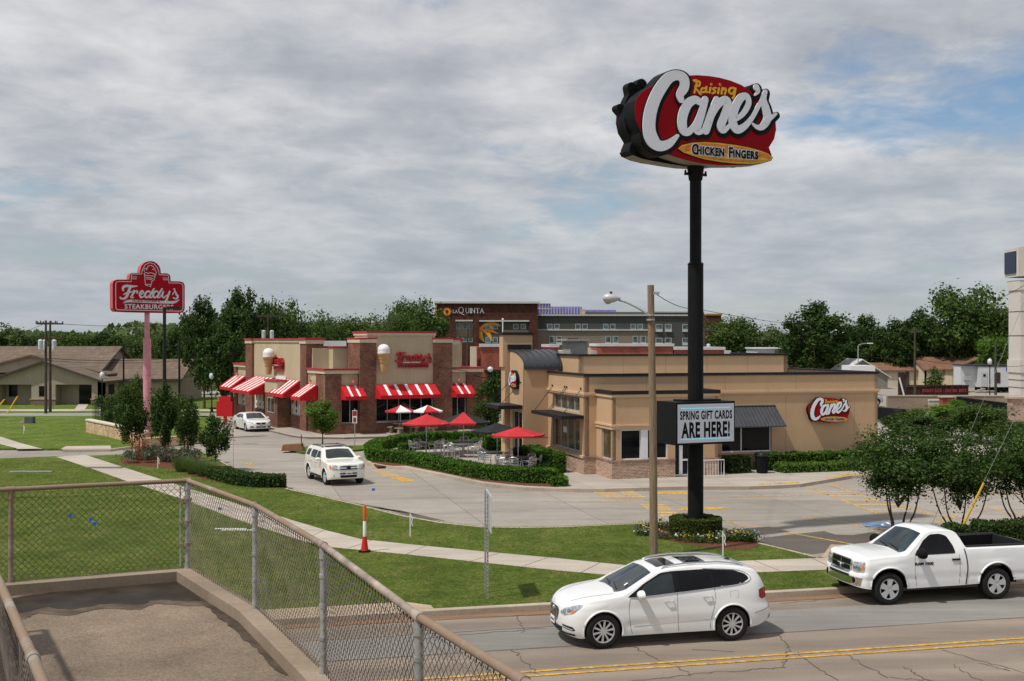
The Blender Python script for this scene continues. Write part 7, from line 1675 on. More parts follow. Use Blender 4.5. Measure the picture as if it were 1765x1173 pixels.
# distant service poles
DPW = plain('dark_pole_wood', (.07, .055, .042), .95, var=.3)
def power(px, Y, top, lab, arms=1, trans=0, base_=None, aw=1.2, WOOD=DPW):
    b = PD(px, 600, Y); b.z = 0; h_ = H+(CY-top)*Y/F; t = thing('power_pole', lab, 'utility pole', b); MB().tube([(0, 0, 0), (0, 0, h_)], [.14, .09], None, 10).build('pole', WOOD, t, 40)
    for k in range(arms):
        mb = MB(); mb.box(-aw, aw, -.06, .06, h_-.25-k*1.3-.07, h_-.25-k*1.3+.07); 
        for s in (-1, -.55, .55, 1): mb.cyl(s*aw*.95, 0, h_-.2-k*1.3, h_-.02-k*1.3, .05)
        mb.build('crossarm', WOOD, t)
    for k in range(trans): MB().lathe([(.001, 0), (.2, .02), (.21, .8), (.12, .9), (.001, .92)], None, 14, 'z', ((-.42, .42, .75)[k], -.15, h_-2.6)).build('transformer', plain('transformer_grey', (.5, .52, .53), .5) if 'transformer_grey' not in MATS else MATS['transformer_grey'], t, 40)
    return t
power(79, 104, 552, 'left one of the twin wooden poles on the grass verge', 1, 1, aw=.9); power(86.5, 106, 553, 'right one of the twin wooden poles with grey transformers', 2, 2)
power(462, 118, 540, 'wooden pole with transformers rising behind the burger restaurant', 1, 2); power(806, 112, 553, 'wooden pole with a short crossarm in front of the hotel', 2, 0, aw=.8); power(670, 160, 548, 'wooden pole among the trees behind the burger restaurant', 1, 0)
power(1577, 118, 567, 'wooden pole in front of the rust roofed house', 1, 0, aw=.6); power(1716, 112, 590, 'wooden pole in front of the white trailer', 0, 0); power(1214, 125, 565, 'wooden pole with a white transformer beside the black sign pole', 1, 2); power(1434, 180, 575, 'thin wooden pole before the big right tree', 1, 0); power(303, 150, 605, 'short wooden pole by the end of the brown roof', 1, 0); power(1302, 190, 585, 'far thin pole between the right trees', 1, 0)
wire('pair of wires crossing in front of the brown roofs to the left', [PD(-40, 571, 104), PD(79, 556, 104), PD(462, 546, 118)], .02, sag=.6)
wire('low wire from the twin poles to the burger restaurant', [PD(80, 617, 104), PD(430, 603, 100)], .022, sag=.5); wire('second low wire from the twin poles past the pink pole', [PD(80, 621, 104), PD(330, 620, 104)], .014, sag=.25)
wire('sagging wire across the red brick store behind the patio', [PD(462, 560, 118), PD(806, 640, 80), PD(870, 642, 80)], .02, sag=.4); wire('wire sweeping down from the white sign column into the right trees', [PD(1800, 470, 120), PD(1577, 574, 118), PD(1214, 570, 125)], .025, sag=.6)
wire('lower of the wires in front of the rust roofed house', [PD(1434, 600, 180), PD(1577, 618, 118), PD(1800, 627, 112)], .02, sag=.5)
# things on the left lawn
t = thing('stone_headwall', 'grey concrete culvert headwall with a dark grate in the bright lawn', 'culvert', P(42, 729, .13)); MB().prism([(-.65, -.05), (.55, -.05), (.55, .42), (.1, .42)], 0, .5, None, 'y').build('headwall', KERB, t); MB().box(.1, .75, -.25, .3, 0, .5).build('grate_box', plain('grate_dark', (.1, .11, .1), .8), t)
for (x0, y0, x1, y1) in ((2, 793+24, 0, 0),): pass
tag(MB().box(-.9, 1.2, -.1, .12, 0, .04).build('utility_cover', plain('utility_cover_grey', (.3, .33, .34), .7)), 'long grey utility cover lying in the lawn behind the fence', 'cover').location = P(48, 813, .15)
tag(MB().box(-1.0, 1.0, -.3, .3, 0, .012).build('access_plate', plain('steel_plate', (.12, .125, .13), .6, .4)), 'dark steel access plate set in the sidewalk', 'access plate').location = P(180, 805.5, .158)
mb = MB(); mb.box(-.6, .5, -.06, .06, 0, .012); mb.box(-.3, .9, -.35, -.23, 0, .012); tag(mb.build('paint_mark', WHTA), 'white survey paint marks sprayed on the lawn beyond the fence', 'paint mark').location = P(400, 911, .152)
t = thing('stone_wall', 'low tan limestone retaining wall at the corner of the bright lawn', 'wall', (0, 0, 0)); A_ = [(148, 744), (160, 747), (200, 756), (245, 768.5)]
ww = [P(x, y, .13) for x, y in A_]; mb = MB(); strip_box(mb, [(p.x, p.y) for p in ww], .35, .05, .95); o = mb.build('stone_courses', LIME, t, fix=True); mb = MB(); strip_box(mb, [(p.x-.03, p.y-.06) for p in ww], .47, .95, 1.06); mb.build('stone_cap', LCAP, t, fix=True)
p_ = P(247, 770, .13); mb = MB(); strip_box(mb, [(p_.x-.1, p_.y), (p_.x+1.6, p_.y+1.8), (p_.x+2.6, p_.y+3.6)], .35, .05, .65); mb.build('stone_courses', LIME, t, fix=True)
t = thing('black_rail_fence', 'black picket fence enclosing the shrubs behind the limestone wall', 'fence', (0, 0, 0)); fl_ = [P(160, 733, .15), P(200, 742, .15), P(236, 752, .15)]; k_ = 0
for a, b in zip(fl_, fl_[1:]):
    n = 16; mb = MB()
    for i in range(n+1): q = a.lerp(b, i/n); mb.box(q.x-.012, q.x+.012, q.y-.012, q.y+.012, .3, 1.9)
    mb.tube([(a.x, a.y, 1.85), (b.x, b.y, 1.85)], .025, None, 5); mb.tube([(a.x, a.y, .45), (b.x, b.y, .45)], .025, None, 5); mb.build('fence_panel', BLK, t)
b0 = P(160, 733, .15); mb = MB()
for i in range(13): mb.box(b0.x-.012-.0, b0.x+.012, b0.y+i*.25, b0.y+i*.25+.02, .3, 1.9)
mb.tube([(b0.x, b0.y, 1.85), (b0.x, b0.y+3.2, 1.85)], .025, None, 5); mb.build('fence_panel', BLK, t)
# brown box on its side beside the tree island, red menu board, yellow guards
t = thing('culvert_box', 'open brown box lying on a small dirt island in the lot', 'box', P(507, 776, .14)); mb = MB(); L_, hh = .95, .5
mb.prism([(-.7, 0), (.6, 0), (.45, .42), (-.62, .36)], -.35, .35, plain('rusty_box', (.26, .13, .07), .8), 'y'); mb.build('box_shell', None, t); MB().box(.42, .50, -.25, .25, .05, .34).build('opening', BLKM, t); tag(MB().cyl(0, 0, 0, .9, .03, None, None, 8).build('red_marker', plain('marker_dark_red', (.25, .03, .02), .6)), 'thin red marker rod beside the open brown box', 'marker').location = P(519.5, 774, .14)
q = PD(388, 713, 92); q.z = .1; t = thing('menu_board', 'red back of a drive-through menu board on a short post', 'menu board', q, -.3); MB().box(-.72, .72, -.12, .12, .55, 1.75).build('board', REDA, t); MB().box(-.5, .55, -.1, .1, 1.76, 2.15).build('top_panel', REDA, t); MB().box(-.1, .1, -.1, .1, 0, .55).build('post', REDA, t)
for i, (x0, y0, x1, y1, lab) in enumerate(((10, 716, 30, 683, 'long yellow guy guard leaning by the verge'), (-8, 706, 8, 688, 'shorter yellow guy guard at the far left edge'))):
    a = PD(x0, y0, 103.5); b = PD(x1, y1, 103.5); tag(MB().tube([a, b], .06, None, 8).build('guy_guard', MATS['guard_yellow']), lab, 'guy guard')

# ================================================================== OTHER BUILDINGS
def gable_roof(mb, x0, x1, y0, y1, ze, zr, m, ax='x', over=.4, th=.18):
    """ridge along ax"""
    if ax == 'x':
        ym = (y0+y1)/2; k = (zr-ze)/((y1-y0)/2)
        for a, b in ((y0-over, ym), (y1+over, ym)):
            z_ = ze-over*k; mb.add([(x0-over, a, z_), (x1+over, a, z_), (x1+over, b, zr), (x0-over, b, zr), (x0-over, a, z_-th), (x1+over, a, z_-th), (x1+over, b, zr-th), (x0-over, b, zr-th)], [(0, 1, 2, 3), (7, 6, 5, 4), (0, 4, 5, 1), (1, 5, 6, 2), (0, 3, 7, 4)], m)
    else:
        xm = (x0+x1)/2; k = (zr-ze)/((x1-x0)/2)
        for a, b in ((x0-over, xm), (x1+over, xm)):
            z_ = ze-over*k; mb.add([(a, y0-over, z_), (a, y1, z_), (b, y1, zr), (b, y0-over, zr), (a, y0-over, z_-th), (a, y1, z_-th), (b, y1, zr-th), (b, y0-over, zr-th)], [(0, 1, 2, 3), (7, 6, 5, 4), (0, 4, 5, 1), (0, 3, 7, 4)], m)
EAVE = plain('dark_fascia', (.06, .055, .05), .7)
c = thing('community_building', 'low beige brick building with brown shingle gables on the far left', 'building', (-48, 118, 0)); O_ = Vector((-48, 118, 0))
X = lambda px, Y: (px-CX)*Y/F+48
def gwall(nm, x0, x1, y, ze, zr, m, opens=()):
    mb = MB(); xm = (x0+x1)/2; mb.prism([(x0, ze), (x1, ze), (xm, zr)], y, y+.2, None, 'y'); mb.build('gable', m, c)
Bc = Bld.__new__(Bld); Bc.root = c; Bc.fr = None
gx0, gx1 = X(-18, 118), X(172, 118); ze, zr = 2.72, 4.62; dz_ = 2.2
Bc.wall('f', 0, gx0, gx1, .1, ze, SIDING, [(X(-2, 118), X(54, 118), .1, dz_), (X(95.5, 118), X(158, 118), .1, dz_), (X(67, 118), X(78, 118), .95, 2.05)], 1.6)
gwall('gable', gx0, gx1, 0, ze, zr, SIDING); mb = MB(); gable_roof(mb, gx0, gx1, 0, 9, ze, zr, None, 'y', .5); mb.build('roof', SHB, c)
mb = MB(); xm = (gx0+gx1)/2; k = (zr-ze)/((gx1-gx0)/2)
for s, xe in ((-1, gx0-.5), (1, gx1+.5)): mb.add([(xe, -.53, ze-.5*k-.18), (xe, -.53, ze-.5*k+.02), (xm, -.53, zr+.02), (xm, -.53, zr-.18)], [(0, 1, 2, 3)])
mb.build('fascia', EAVE, c)
Bc.box('porch_wall', gx0, gx1, 1.6, 1.7, .1, dz_+.3, SIDING); Bc.box('entrance_door', X(137, 119.6), X(157.5, 119.6), 1.5, 1.62, .12, 2.15, WGL); Bc.window('f', 1.5, X(16, 119.6), X(30, 119.6), .9, 2.1, 2, 1, WGL, EAVE, -.0); Bc.window('f', 0, X(67, 118), X(78, 118), .95, 2.05, 1, 1, WGL, EAVE, .05)
STN = brick('stone_wainscot', (.2, .13, .09), (.3, .2, .14), (.2, .17, .14), .45, .15, .02)
for a, b in ((54, 95.5), (158, 173)): Bc.box('stone_base', X(a, 118)-.05, X(b, 118)+.05, -.12, -.002, .1, .66, STN); Bc.box('base_cap', X(a, 118)-.1, X(b, 118)+.1, -.16, -.003, .66, .76, SIDING)
Bc.wall('r', gx1, 0, 9, .1, ze, SIDING); Bc.window('r', gx1, 2.5, 4.2, 1, 2.1, 3, 1, WGL, EAVE, -.04)
# second gable behind and the long main roof
h0, h1 = X(-75, 122), X(168, 122); mb = MB(); gable_roof(mb, X(-80, 121), X(172, 121), 4.5, 12, 3.3, 5.2, None, 'y', .5); mb.build('roof', SHB, c); mb = MB(); mb.prism([(X(-80, 121), 3.3), (X(172, 121), 3.3), ((X(-80, 121)+X(172, 121))/2, 5.2)], 4.4, 4.6, None, 'y'); mb.build('gable', SIDING, c)
mb = MB(); gable_roof(mb, X(-260, 130), X(203, 130), 5, 19, 3.3, 6.05, None, 'x', .5); mb.build('roof', SHB, c); Bc.box('wall', X(-260, 130), X(203, 130), 5.2, 19, .1, 3.2, SIDING); MB().prism([(5, 3.1), (19, 3.1), (12, 5.85)], X(203, 130)-.2, X(203, 130), None, 'x').build('gable', SIDING, c)
mb = MB(); w0_, w1_ = X(170, 126), X(318, 126); gable_roof(mb, w0_, w1_, 6, 15, 2.7, 4.65, None, 'x', .4); mb.build('roof', SHB, c); Bc.box('wall', w0_, w1_, 6.0, 15, .1, 2.75, SIDING); MB().prism([(6, 2.7), (15, 2.7), (10.5, 4.5)], w1_-.2, w1_, None, 'x').build('gable', SIDING, c); Bc.box('fascia', w0_, w1_+.4, 5.55, 5.62, 2.42, 2.6, EAVE)
Bc.box('downpipe', X(308, 124), X(309.5, 124), 5.85, 5.98, .1, 2.5, WFR)

# hotel
HF = Fr(*PD(753, 600, 272)[:2], 3); Hb = Bld('hotel', 'four storey brown brick and grey hotel behind both restaurants', 'hotel', HF)
ha = lambda px, b=0: HF.a(px, b); hz_ = lambda py, a=0, b=0: HF.z(py, a, b); hw = ha(927)
HD = stucco('dark_grey_render', (.085, .085, .08), streak=.03); HT_ = stucco('taupe_render', (.25, .2, .165), streak=.04); WCOP = stucco('white_coping', (.55, .55, .54))
zt_ = hz_(522.5); rec = [(ha(785), ha(815), hz_(590), hz_(553)), (ha(826), ha(912), hz_(602), hz_(553.5))]
Hb.wall('f', 0, 0, hw, -1, zt_, BRH, rec, 1.2); Hb.wall('l', 0, 0, 18, -1, zt_, BRH); MB().box(-.6, hw+.5, -.6, .5, zt_, zt_+.45).box(-.6, .5, .5, 18, zt_, zt_+.45).build('coping', WCOP, Hb.root)
Hb.box('recess_wall', rec[0][0], rec[0][1], .9, 1.1, rec[0][2], rec[0][3], HT_); Hb.box('recess_wall', rec[1][0], rec[1][1], .7, 1.1, rec[1][2], rec[1][3], HD)
for r_ in rec: Hb.box('recess_lintel', r_[0], r_[1], -.15, 1.0, r_[3]-.05, r_[3]+.28, WCOP)
HWF = plain('hotel_window_frame', (.46, .49, .5), .5)
HCUR = glass('hotel_window_glass', (.05, .075, .08), .1, .5)
def hwin(px0, px1, py0, py1, b, fm=None): Hb.window('f', b, ha(px0, b), ha(px1, b), hz_(py1, ha(px0, b), b), hz_(py0, ha(px0, b), b), 1, 1, HCUR, fm or HWF, -.1, .11)
for px in (786, 797.5, 807.5): hwin(px, px+7.5, 557, 567, .9)
for px in (787, 797.5, 807.5): hwin(px, px+7.5, 581, 589, .9)
for px in (837, 849.5): hwin(px, px+8.5, 557.5, 567, .7); hwin(px, px+8.5, 580.5, 591, .7)
for px in (884.5, 897.5): hwin(px, px+9, 558, 567, .7)
Hb.box('balcony_band', ha(868), rec[1][1], .5, .9, hz_(573), hz_(568), HT_)
def fl(l, nm='sun_mural', m=ORN, y=.62): 
    mb = MB()
    for s in l: mb.ribbon([(*HF.az(x_, y_, .65), w_*.24) for x_, y_, w_ in s], y, y+.04, m, 'y', 4)
    return mb.build(nm, m, Hb.root, fix=True)
fl([[(828, 571, 4), (829, 580, 4), (834, 588, 1)], [(828, 568, 3), (834, 561, 3), (848, 556.5, 3), (862, 561, 1)], [(834, 569, 3), (842, 575, 4), (848, 587, 1)], [(846, 562, 3), (849, 568, 1.5)], [(838, 569, 2), (850, 571, 2), (859, 575, .6)], [(856, 594, 1), (860, 600, 2)]])
fl([[(829, 572, 1.5), (831, 580, 1.5), (834, 587, .6)], [(838, 572, 1.2), (845, 580, 1.6), (848, 586, .6)], [(840, 558.5, 1.2), (850, 558, 1.2), (860, 560.5, .5)]], 'sun_mural', YELS, .6)
# hotel sign
sx, sz_ = HF.az(770.5, 536.5, -.1); mb = MB(); n = 16
pts = []
for i in range(n*2): r_ = (1.15 if i % 2 == 0 else .72); pts.append((sx+r_*math.cos(PI*i/n), sz_+r_*math.sin(PI*i/n)))
mb.prism(pts, -.25, -.02, ORN, 'y'); mb.prism([(sx+.36*math.cos(PI*i/9), sz_+.36*math.sin(PI*i/9)) for i in range(18)], -.3, -.24, BRH, 'y'); mb.build('sun_emblem', None, Hb.root, fix=True)
# serif capitals drawn as strokes
SER = {'L': [[(0, 0), (0, 1)], [(-.12, 1), (.14, 1)], [(-.12, 0), (.55, 0)], [(.55, 0), (.6, .2)]], 'A': [[(0, 0), (.38, 1)], [(.38, 1), (.76, 0)], [(.14, .36), (.62, .36)], [(-.1, 0), (.12, 0)], [(.62, 0), (.9, 0)]],
       'Q': [[(.45+.45*math.cos(t*PI/8), .5+.5*math.sin(t*PI/8)) for t in range(17)], [(.4, .05), (.7, -.2), (1.05, -.28)]], 'U': [[(0, 1), (0, .3), (.12, .04), (.35, -.02), (.58, .04), (.7, .3), (.7, 1)], [(-.12, 1), (.14, 1)], [(.58, 1), (.82, 1)]],
       'I': [[(0, 0), (0, 1)], [(-.14, 1), (.14, 1)], [(-.14, 0), (.14, 0)]], 'N': [[(0, 0), (0, 1)], [(0, 1), (.7, 0)], [(.7, 0), (.7, 1)], [(-.12, 1), (.05, 1)], [(-.12, 0), (.12, 0)], [(.58, 1), (.82, 1)]], 'T': [[(.35, 0), (.35, 1)], [(0, 1), (.7, 1)], [(0, 1), (-.03, .82)], [(.7, 1), (.73, .82)], [(.22, 0), (.48, 0)]]}
mb = MB()
def serif(word, a, z, h_, sp_=1.0, th=.13):
    for ch in word:
        wd = {'I': .25, 'L': .65, 'A': .9, 'Q': 1.0, 'U': .85, 'N': .85, 'T': .8}[ch]
        for s in SER[ch]:
            w_ = th*h_*(1.2 if len(s) == 2 and abs(s[0][0]-s[1][0]) < .02 else .75); mb.ribbon([(a+x_*h_*.9, z+y_*h_, w_) for x_, y_ in s], -.02, -.22-.002*len(s)-.0007*len(mb.v) % .01, None, 'y', 1)
        a += wd*h_*sp_
    return a
a_, z_ = HF.az(782.5, 539, -.1); e_ = serif('LA', a_-.2, z_, .72, 1.08); serif('Q', HF.a(790.5, 0), z_-.05, 1.38); serif('UINTA', HF.a(803, 0), z_, 1.1, 1.12); mb.build('name_lettering', WHTS, Hb.root, fix=True)
lbm = MB(); b_ = 6; lbm.box(-.25, -.02, 1.5, 3.0, sz_-1.4, sz_+1.3, YELS); lbm.box(-.3, -.02, 4, 12, sz_-.3, sz_+.7, WHTS); lbm.build('side_sign', None, Hb.root)
Hb.window('l', 0, 4, 8, hz_(573), hz_(556), 1, 1, HCUR, HWF, -.1, .2)
# wing
wb = 5.0; wa = hw; w2 = ha(1240, wb); zt2 = hz_(544, wa, wb); zm = hz_(568.5, wa, wb)
Hb.wall('f', wb, wa, ha(1128, wb), zm, zt2, HD, name='wing_wall'); Hb.wall('f', wb, wa, ha(1128, wb), -1, zm, HT_, name='wing_wall'); Hb.box('wing_wall', wa+.02, ha(940, wb), wb-1.2, wb-.01, -1, zm, HT_)
Hb.box('string_course', wa, ha(1128, wb), wb-.35, wb-.01, zm-.12, zm+.2, WCOP); Hb.box('coping', wa, ha(1186, wb), wb-.5, wb+.3, zt2, zt2+.35, WCOP); Hb.wall('f', wb-.1, ha(1128, wb), ha(1214, wb), -1, zt2, HD, name='wing_wall')
Hb.box('end_block', ha(1214, wb), w2, wb-2, 20, -1, hz_(541.5, w2, wb), BRH); Hb.box('roof_trim', ha(1213, wb), w2+.2, wb-2.2, wb-1.9, hz_(543.5, w2, wb), hz_(540.5, w2, wb), plain('timber_trim', (.35, .2, .06), .8))
Hb.box('upper_storey', ha(1005, wb+6), ha(1214, wb+6), wb+6, wb+12, zt2-.5, hz_(537, wa, wb+6), plain('bare_roof_board', (.17, .16, .14), .9)); Hb.box('upper_coping', ha(1128, wb+6), ha(1214, wb+6), wb+5.8, wb+6, hz_(538, wa, wb+6), hz_(536, wa, wb+6), WCOP)
LAV = plain('lavender_insulation', (.27, .24, .62), .8, var=.15, vs_=.6); LAVF = plain('pale_framing', (.55, .5, .4), .8)
Hb.box('insulation_board', wa, ha(949, wb+1), wb+1, wb+1.5, zt2+.36, hz_(523, wa, wb+1), LAV); Hb.box('insulation_board', ha(949, wb+1), ha(1003, wb+1), wb+1, wb+1.5, zt2+.36, hz_(528, wa, wb+1), LAV); Hb.box('insulation_board', ha(949, wb+9), ha(1062, wb+9), wb+9, wb+9.4, zt2+1, hz_(533.5, wa, wb+9)-.0, LAV)
mb = MB()
for px in range(930, 1004, 5): mb.box(ha(px, wb+.9), ha(px, wb+.9)+.12, wb+.8, wb+.99, zt2+.4, hz_(523 if px < 949 else 528.5, wa, wb+1))
mb.box(wa, ha(949, wb), wb+.78, wb+.97, hz_(532.5, wa, wb), hz_(532, wa, wb)+.1); mb.box(wa, ha(949, wb), wb+.78, wb+.97, hz_(523, wa, wb), hz_(522, wa, wb)); mb.build('wall_studs', LAVF, Hb.root); Hb.box('stair_wall', ha(1002, wb), ha(1009, wb), wb+.5, wb+1.6, zt2+.35, hz_(532, wa, wb), plain('tan_board', (.5, .4, .26), .8))
g = random.Random(1); mb = MB()
for px in range(953, 1060, 4): mb.box(ha(px, wb+8), ha(px, wb+8)+.12, wb+8.6, wb+8.9, zt2+1.2, hz_(534-(px-953)*-.02, wa, wb+9)+g.uniform(-.2, .7)-(px-953)*.008)
mb.build('wall_studs', LAV, Hb.root)
for px in (943, 955, 991.5, 1003.5, 1039.5, 1051.5, 1087, 1099): hwin(px, px+9, 558, 567.2, wb)
for px in (946.5, 959, 1043.5, 1056.5, 1090.5, 1104): hwin(px, px+9, 579, 590.5, wb); Hb.box('air_unit', ha(px-.6, wb), ha(px+9.6, wb), wb-.3, wb, hz_(594.5, wa, wb), hz_(590.6, wa, wb), WCOP)
for px in (1130, 1146, 1176): 
    for y_ in (558.5, 582): hwin(px, px+11.5, y_, y_+9, wb-.1, WCOP); Hb.box('air_unit', ha(px, wb), ha(px+11.5, wb), wb-.5, wb-.1, hz_(y_+13, wa, wb), hz_(y_+9.2, wa, wb), WCOP)
Hb.box('roof', .3, hw, .5, 30, zt_-.6, zt_-.5, HD)

# red brick store between
SF = Fr(*PD(829, 600, 108)[:2], 6); S_ = Bld('red_brick_store', 'long low red brick store with white roof edge behind the tan restaurant', 'store', SF); sa = lambda px, b=0: SF.a(px, b); sz2 = lambda py, a=0, b=0: SF.z(py, a, b)
z_ = sz2(597.5); S_.box('wall', 0, sa(875), 0, 10, .1, z_, BRR); S_.box('coping', -.15, sa(875), -.15, .3, z_, z_+.3, WCOP); S_.box('wall', sa(823.5, 0), 0, .8, 10, .1, z_-.002, BRR); S_.box('entrance', .6, sa(868), -.1, -.002, .12, sz2(642), WGL); S_.box('entrance_canopy', .3, sa(880), -1.0, 0, sz2(641), sz2(637), BLK); S_.box('pilaster', sa(811), sa(821), -.2, .5, .1, sz2(597), CREAM)
S_.box('wall', sa(868), sa(955), 2, 12, .1, sz2(612, 0, 2), BRR); 
for x0, x1, yt, b in ((948.5, 962, 598, 4), (1035, 1160, 596.5, 6), (1162, 1248, 602.5, 6)): zz3 = sz2(yt, sa(x0, b), b); S_.box('parapet', sa(x0, b), sa(x1, b), b, b+6, .1, zz3, BRR); S_.box('coping', sa(x0, b)-.1, sa(x1, b)+.1, b-.15, b+6, zz3, zz3+.28, WCOP)
S_.box('rear_wall', sa(955, 8), sa(1260, 8), 8, 14, .1, sz2(604, 10, 8), WCOP); S_.box('cream_tower', sa(1010, 5), sa(1019, 5), 5, 6, .1, sz2(599, 5, 5), CREAM); t = thing('ball_lamp', 'white ball lamp on the red brick store wall', 'lamp', PD(845, 636, 100)); MB().lathe([(.001, -.25), (.2, -.15), (.25, 0), (.2, .15), (.001, .25)], None, 16).build('globe', MATS['lamp_globe'], t, 50); MB().box(-.04, .04, 0, .9, -.3, -.22).build('bracket', BLK, t)
t = thing('flagpole', 'thin white flagpole in front of the hotel mural', 'flagpole', (*PD(866.5, 600, 105)[:2], 0)); MB().cyl(0, 0, 0, H+(CY-551)*105/F, .07, .05).build('pole', WFR, t); MB().lathe([(.001, -.12), (.12, 0), (.001, .12)], None, 10, 'z', (0, 0, H+(CY-550)*105/F)).build('finial', WFR, t)

# right-hand side: house, trailer, dumpster, wall, fence, sign column
def rb(px, py, Y): q = PD(px, py, Y); return q
Yh = 165; hx = lambda px: (px-CX)*Yh/F; hzz = lambda py: H+(CY-py)*Yh/F
t = thing('rust_roofed_house', 'small cream block house with a rust brown shingle roof at right', 'house', (hx(1590), Yh, 0)); o0 = hx(1590); Bh = Bld.__new__(Bld); Bh.root = t; Bh.fr = None
xa_, xb_, xc_ = hx(1525)-o0, hx(1598)-o0, hx(1675)-o0
Bh.wall('f', 0, xb_-.3, xc_, -.2, hzz(635.5), WHB, [(hx(1626.5)-o0, hx(1635.5)-o0, hzz(655), hzz(639.5))]); Bh.window('f', 0, hx(1626.5)-o0, hx(1635.5)-o0, hzz(655), hzz(639.5), 1, 2, WGL, plain('brown_frame', (.16, .09, .07), .7), .05, .1)
Bh.wall('l', xb_-.3, 0, 9, -.2, hzz(635.5), WHB); mb = MB(); mb.prism([(0, hzz(635.5)), (9, hzz(635.5)), (4.5, hzz(616)-.25)], xb_-.3, xb_-.15, None, 'x'); mb.build('gable', WHB, t)
mb = MB(); gable_roof(mb, xb_-.3, xc_, 0, 9, hzz(635.5), hzz(615.5), None, 'x', .25); mb.build('roof', SHR, t); mb = MB(); gable_roof(mb, xc_-4, xc_+4, -3, 6, hzz(634), hzz(615), None, 'y', .25); mb.build('roof', SHR, t); mb = MB(); mb.prism([(xc_-4, hzz(634)), (xc_+4, hzz(634)), (xc_, hzz(616.5))], -2.9, -2.8, None, 'y'); mb.build('gable', plain('dark_gable', (.07, .05, .045), .9), t); Bh.box('wall', xc_-3.9, xc_+3.9, -2.9, 5, -.2, hzz(634), WHB)
Bh.wall('f', 3, xa_, xb_-.3, -.2, hzz(637), WHB, name='wing_wall'); mb = MB(); gable_roof(mb, xa_, xb_-.3, 3, 9, hzz(637), hzz(626), None, 'x', .4); mb.build('roof', SHR, t); Bh.box('vent', hx(1636)-o0, hx(1639)-o0, -.3, .2, hzz(630), hzz(626), GALV); Bh.box('front_door', hx(1578)-o0-.4, hx(1584)-o0-.4, 2.9, 2.99, 0, hzz(640), EAVE)
t = thing('grey_shed', 'grey gabled shed with a white roof edge left of the rust roofed house', 'shed', ((1485-CX)*160/F, 160, 0)); mb = MB(); mb.box(-3.5, 3.6, 0, 7, 0, 1.9); mb.prism([(-3.5, 1.9), (3.6, 1.9), (.05, 4.1)], 0, 7, None, 'y'); mb.build('wall', plain('grey_boards', (.22, .21, .19), .9), t); mb = MB(); gable_roof(mb, -3.5, 3.6, 0, 7, 1.9, 4.15, None, 'y', .4, .15); mb.build('roof', WCOP, t)
q = PD(1487, 640, 140); t = thing('white_van_box', 'white box truck body seen just above the restaurant roof', 'truck', (q.x, q.y, 0)); MB().box(-1.4, 1.5, 0, 4, .7, H+(CY-630)*140/F).build('box_body', WFR, t); MB().lathe([(.001, -.15), (.3, -.13), (.3, .13), (.001, .15)], BLKM, 14, 'x', (-1.2, .4, .35)).build('wheel', BLKM, t)
q = PD(1370, 600, 170); t = thing('white_warehouse', 'distant white warehouse roof line beyond the restaurant', 'building', (q.x, q.y, 0)); MB().box(-5.5, -.9, 0, 8, 0, H+(CY-601)*170/F).build('wall', WCOP, t); MB().box(-5.7, -.7, -.2, 8, H+(CY-601)*170/F, H+(CY-600)*170/F+.1).build('roof', WFR, t)
# trailer
q = PD(1659, 670, 148); tx0 = q.x; t = thing('site_trailer', 'white office trailer with steps standing beside the house', 'trailer', (tx0, 148, 0)); tw = (1752-1659)*148/F; TRM = plain('trailer_white', (.55, .57, .58), .6, var=.06); z0_, z1_ = .75, H+(CY-631)*148/F
Bt = Bld.__new__(Bld); Bt.root = t; Bt.fr = None; tx = lambda px: (px-1659)*148/F; tz = lambda py: H+(CY-py)*148/F
Bt.box('trailer_body', tx(1686), tw, 0, 3, z0_, z1_, TRM); Bt.box('trailer_body', 0, tx(1686), .6, 3, z0_, z1_+.1, TRM); Bt.box('trailer_roof', -.1, tw+.1, -.1, 3.1, z1_+.1, z1_+.22, DGREY)
Bt.box('door', tx(1691), tx(1702), -.05, -.002, z0_+.05, tz(641), plain('trailer_door', (.45, .46, .45), .6)); Bt.box('door_window', tx(1694.5), tx(1698.5), -.09, -.055, tz(648.5), tz(644.5), BLKM); Bt.box('window', tx(1716), tx(1724), -.05, -.002, tz(660), tz(641.5), plain('dark_brown_board', (.06, .035, .025), .8)); Bt.box('air_conditioner', tx(1664), tx(1676), .1, .6, tz(655), tz(647), plain('ac_grey', (.35, .35, .34), .6))
mb = MB()
for i in range(4): mb.box(tx(1672)+i*.42, tx(1692), -1.2, -.06, i*.18, i*.18+.1)
mb.tube([(tx(1675), -1.2, 1.0), (tx(1692), -1.2, 1.75), (tx(1703), -1.2, 1.75)], .03, None, 5); mb.build('steps', plain('step_timber', (.4, .37, .33), .8), t)
for x_ in (1722, 1732, 1742): MB().lathe([(.001, -.15), (.35, -.13), (.35, .13), (.001, .15)], BLKM, 14, 'y', (tx(x_), .3, .38)).build('wheel', BLKM, t)
MB().prism([(tx(1685), .3), (tx(1752), .3), (tx(1752), z0_), (tx(1685), z0_)], .8, .9, BLKM, 'y').build('skirting', BLKM, t); Bt.box('blue_notice', tx(1734), tx(1740), -.06, -.003, tz(639), tz(633), plain('notice_blue', (.04, .05, .3), .6))
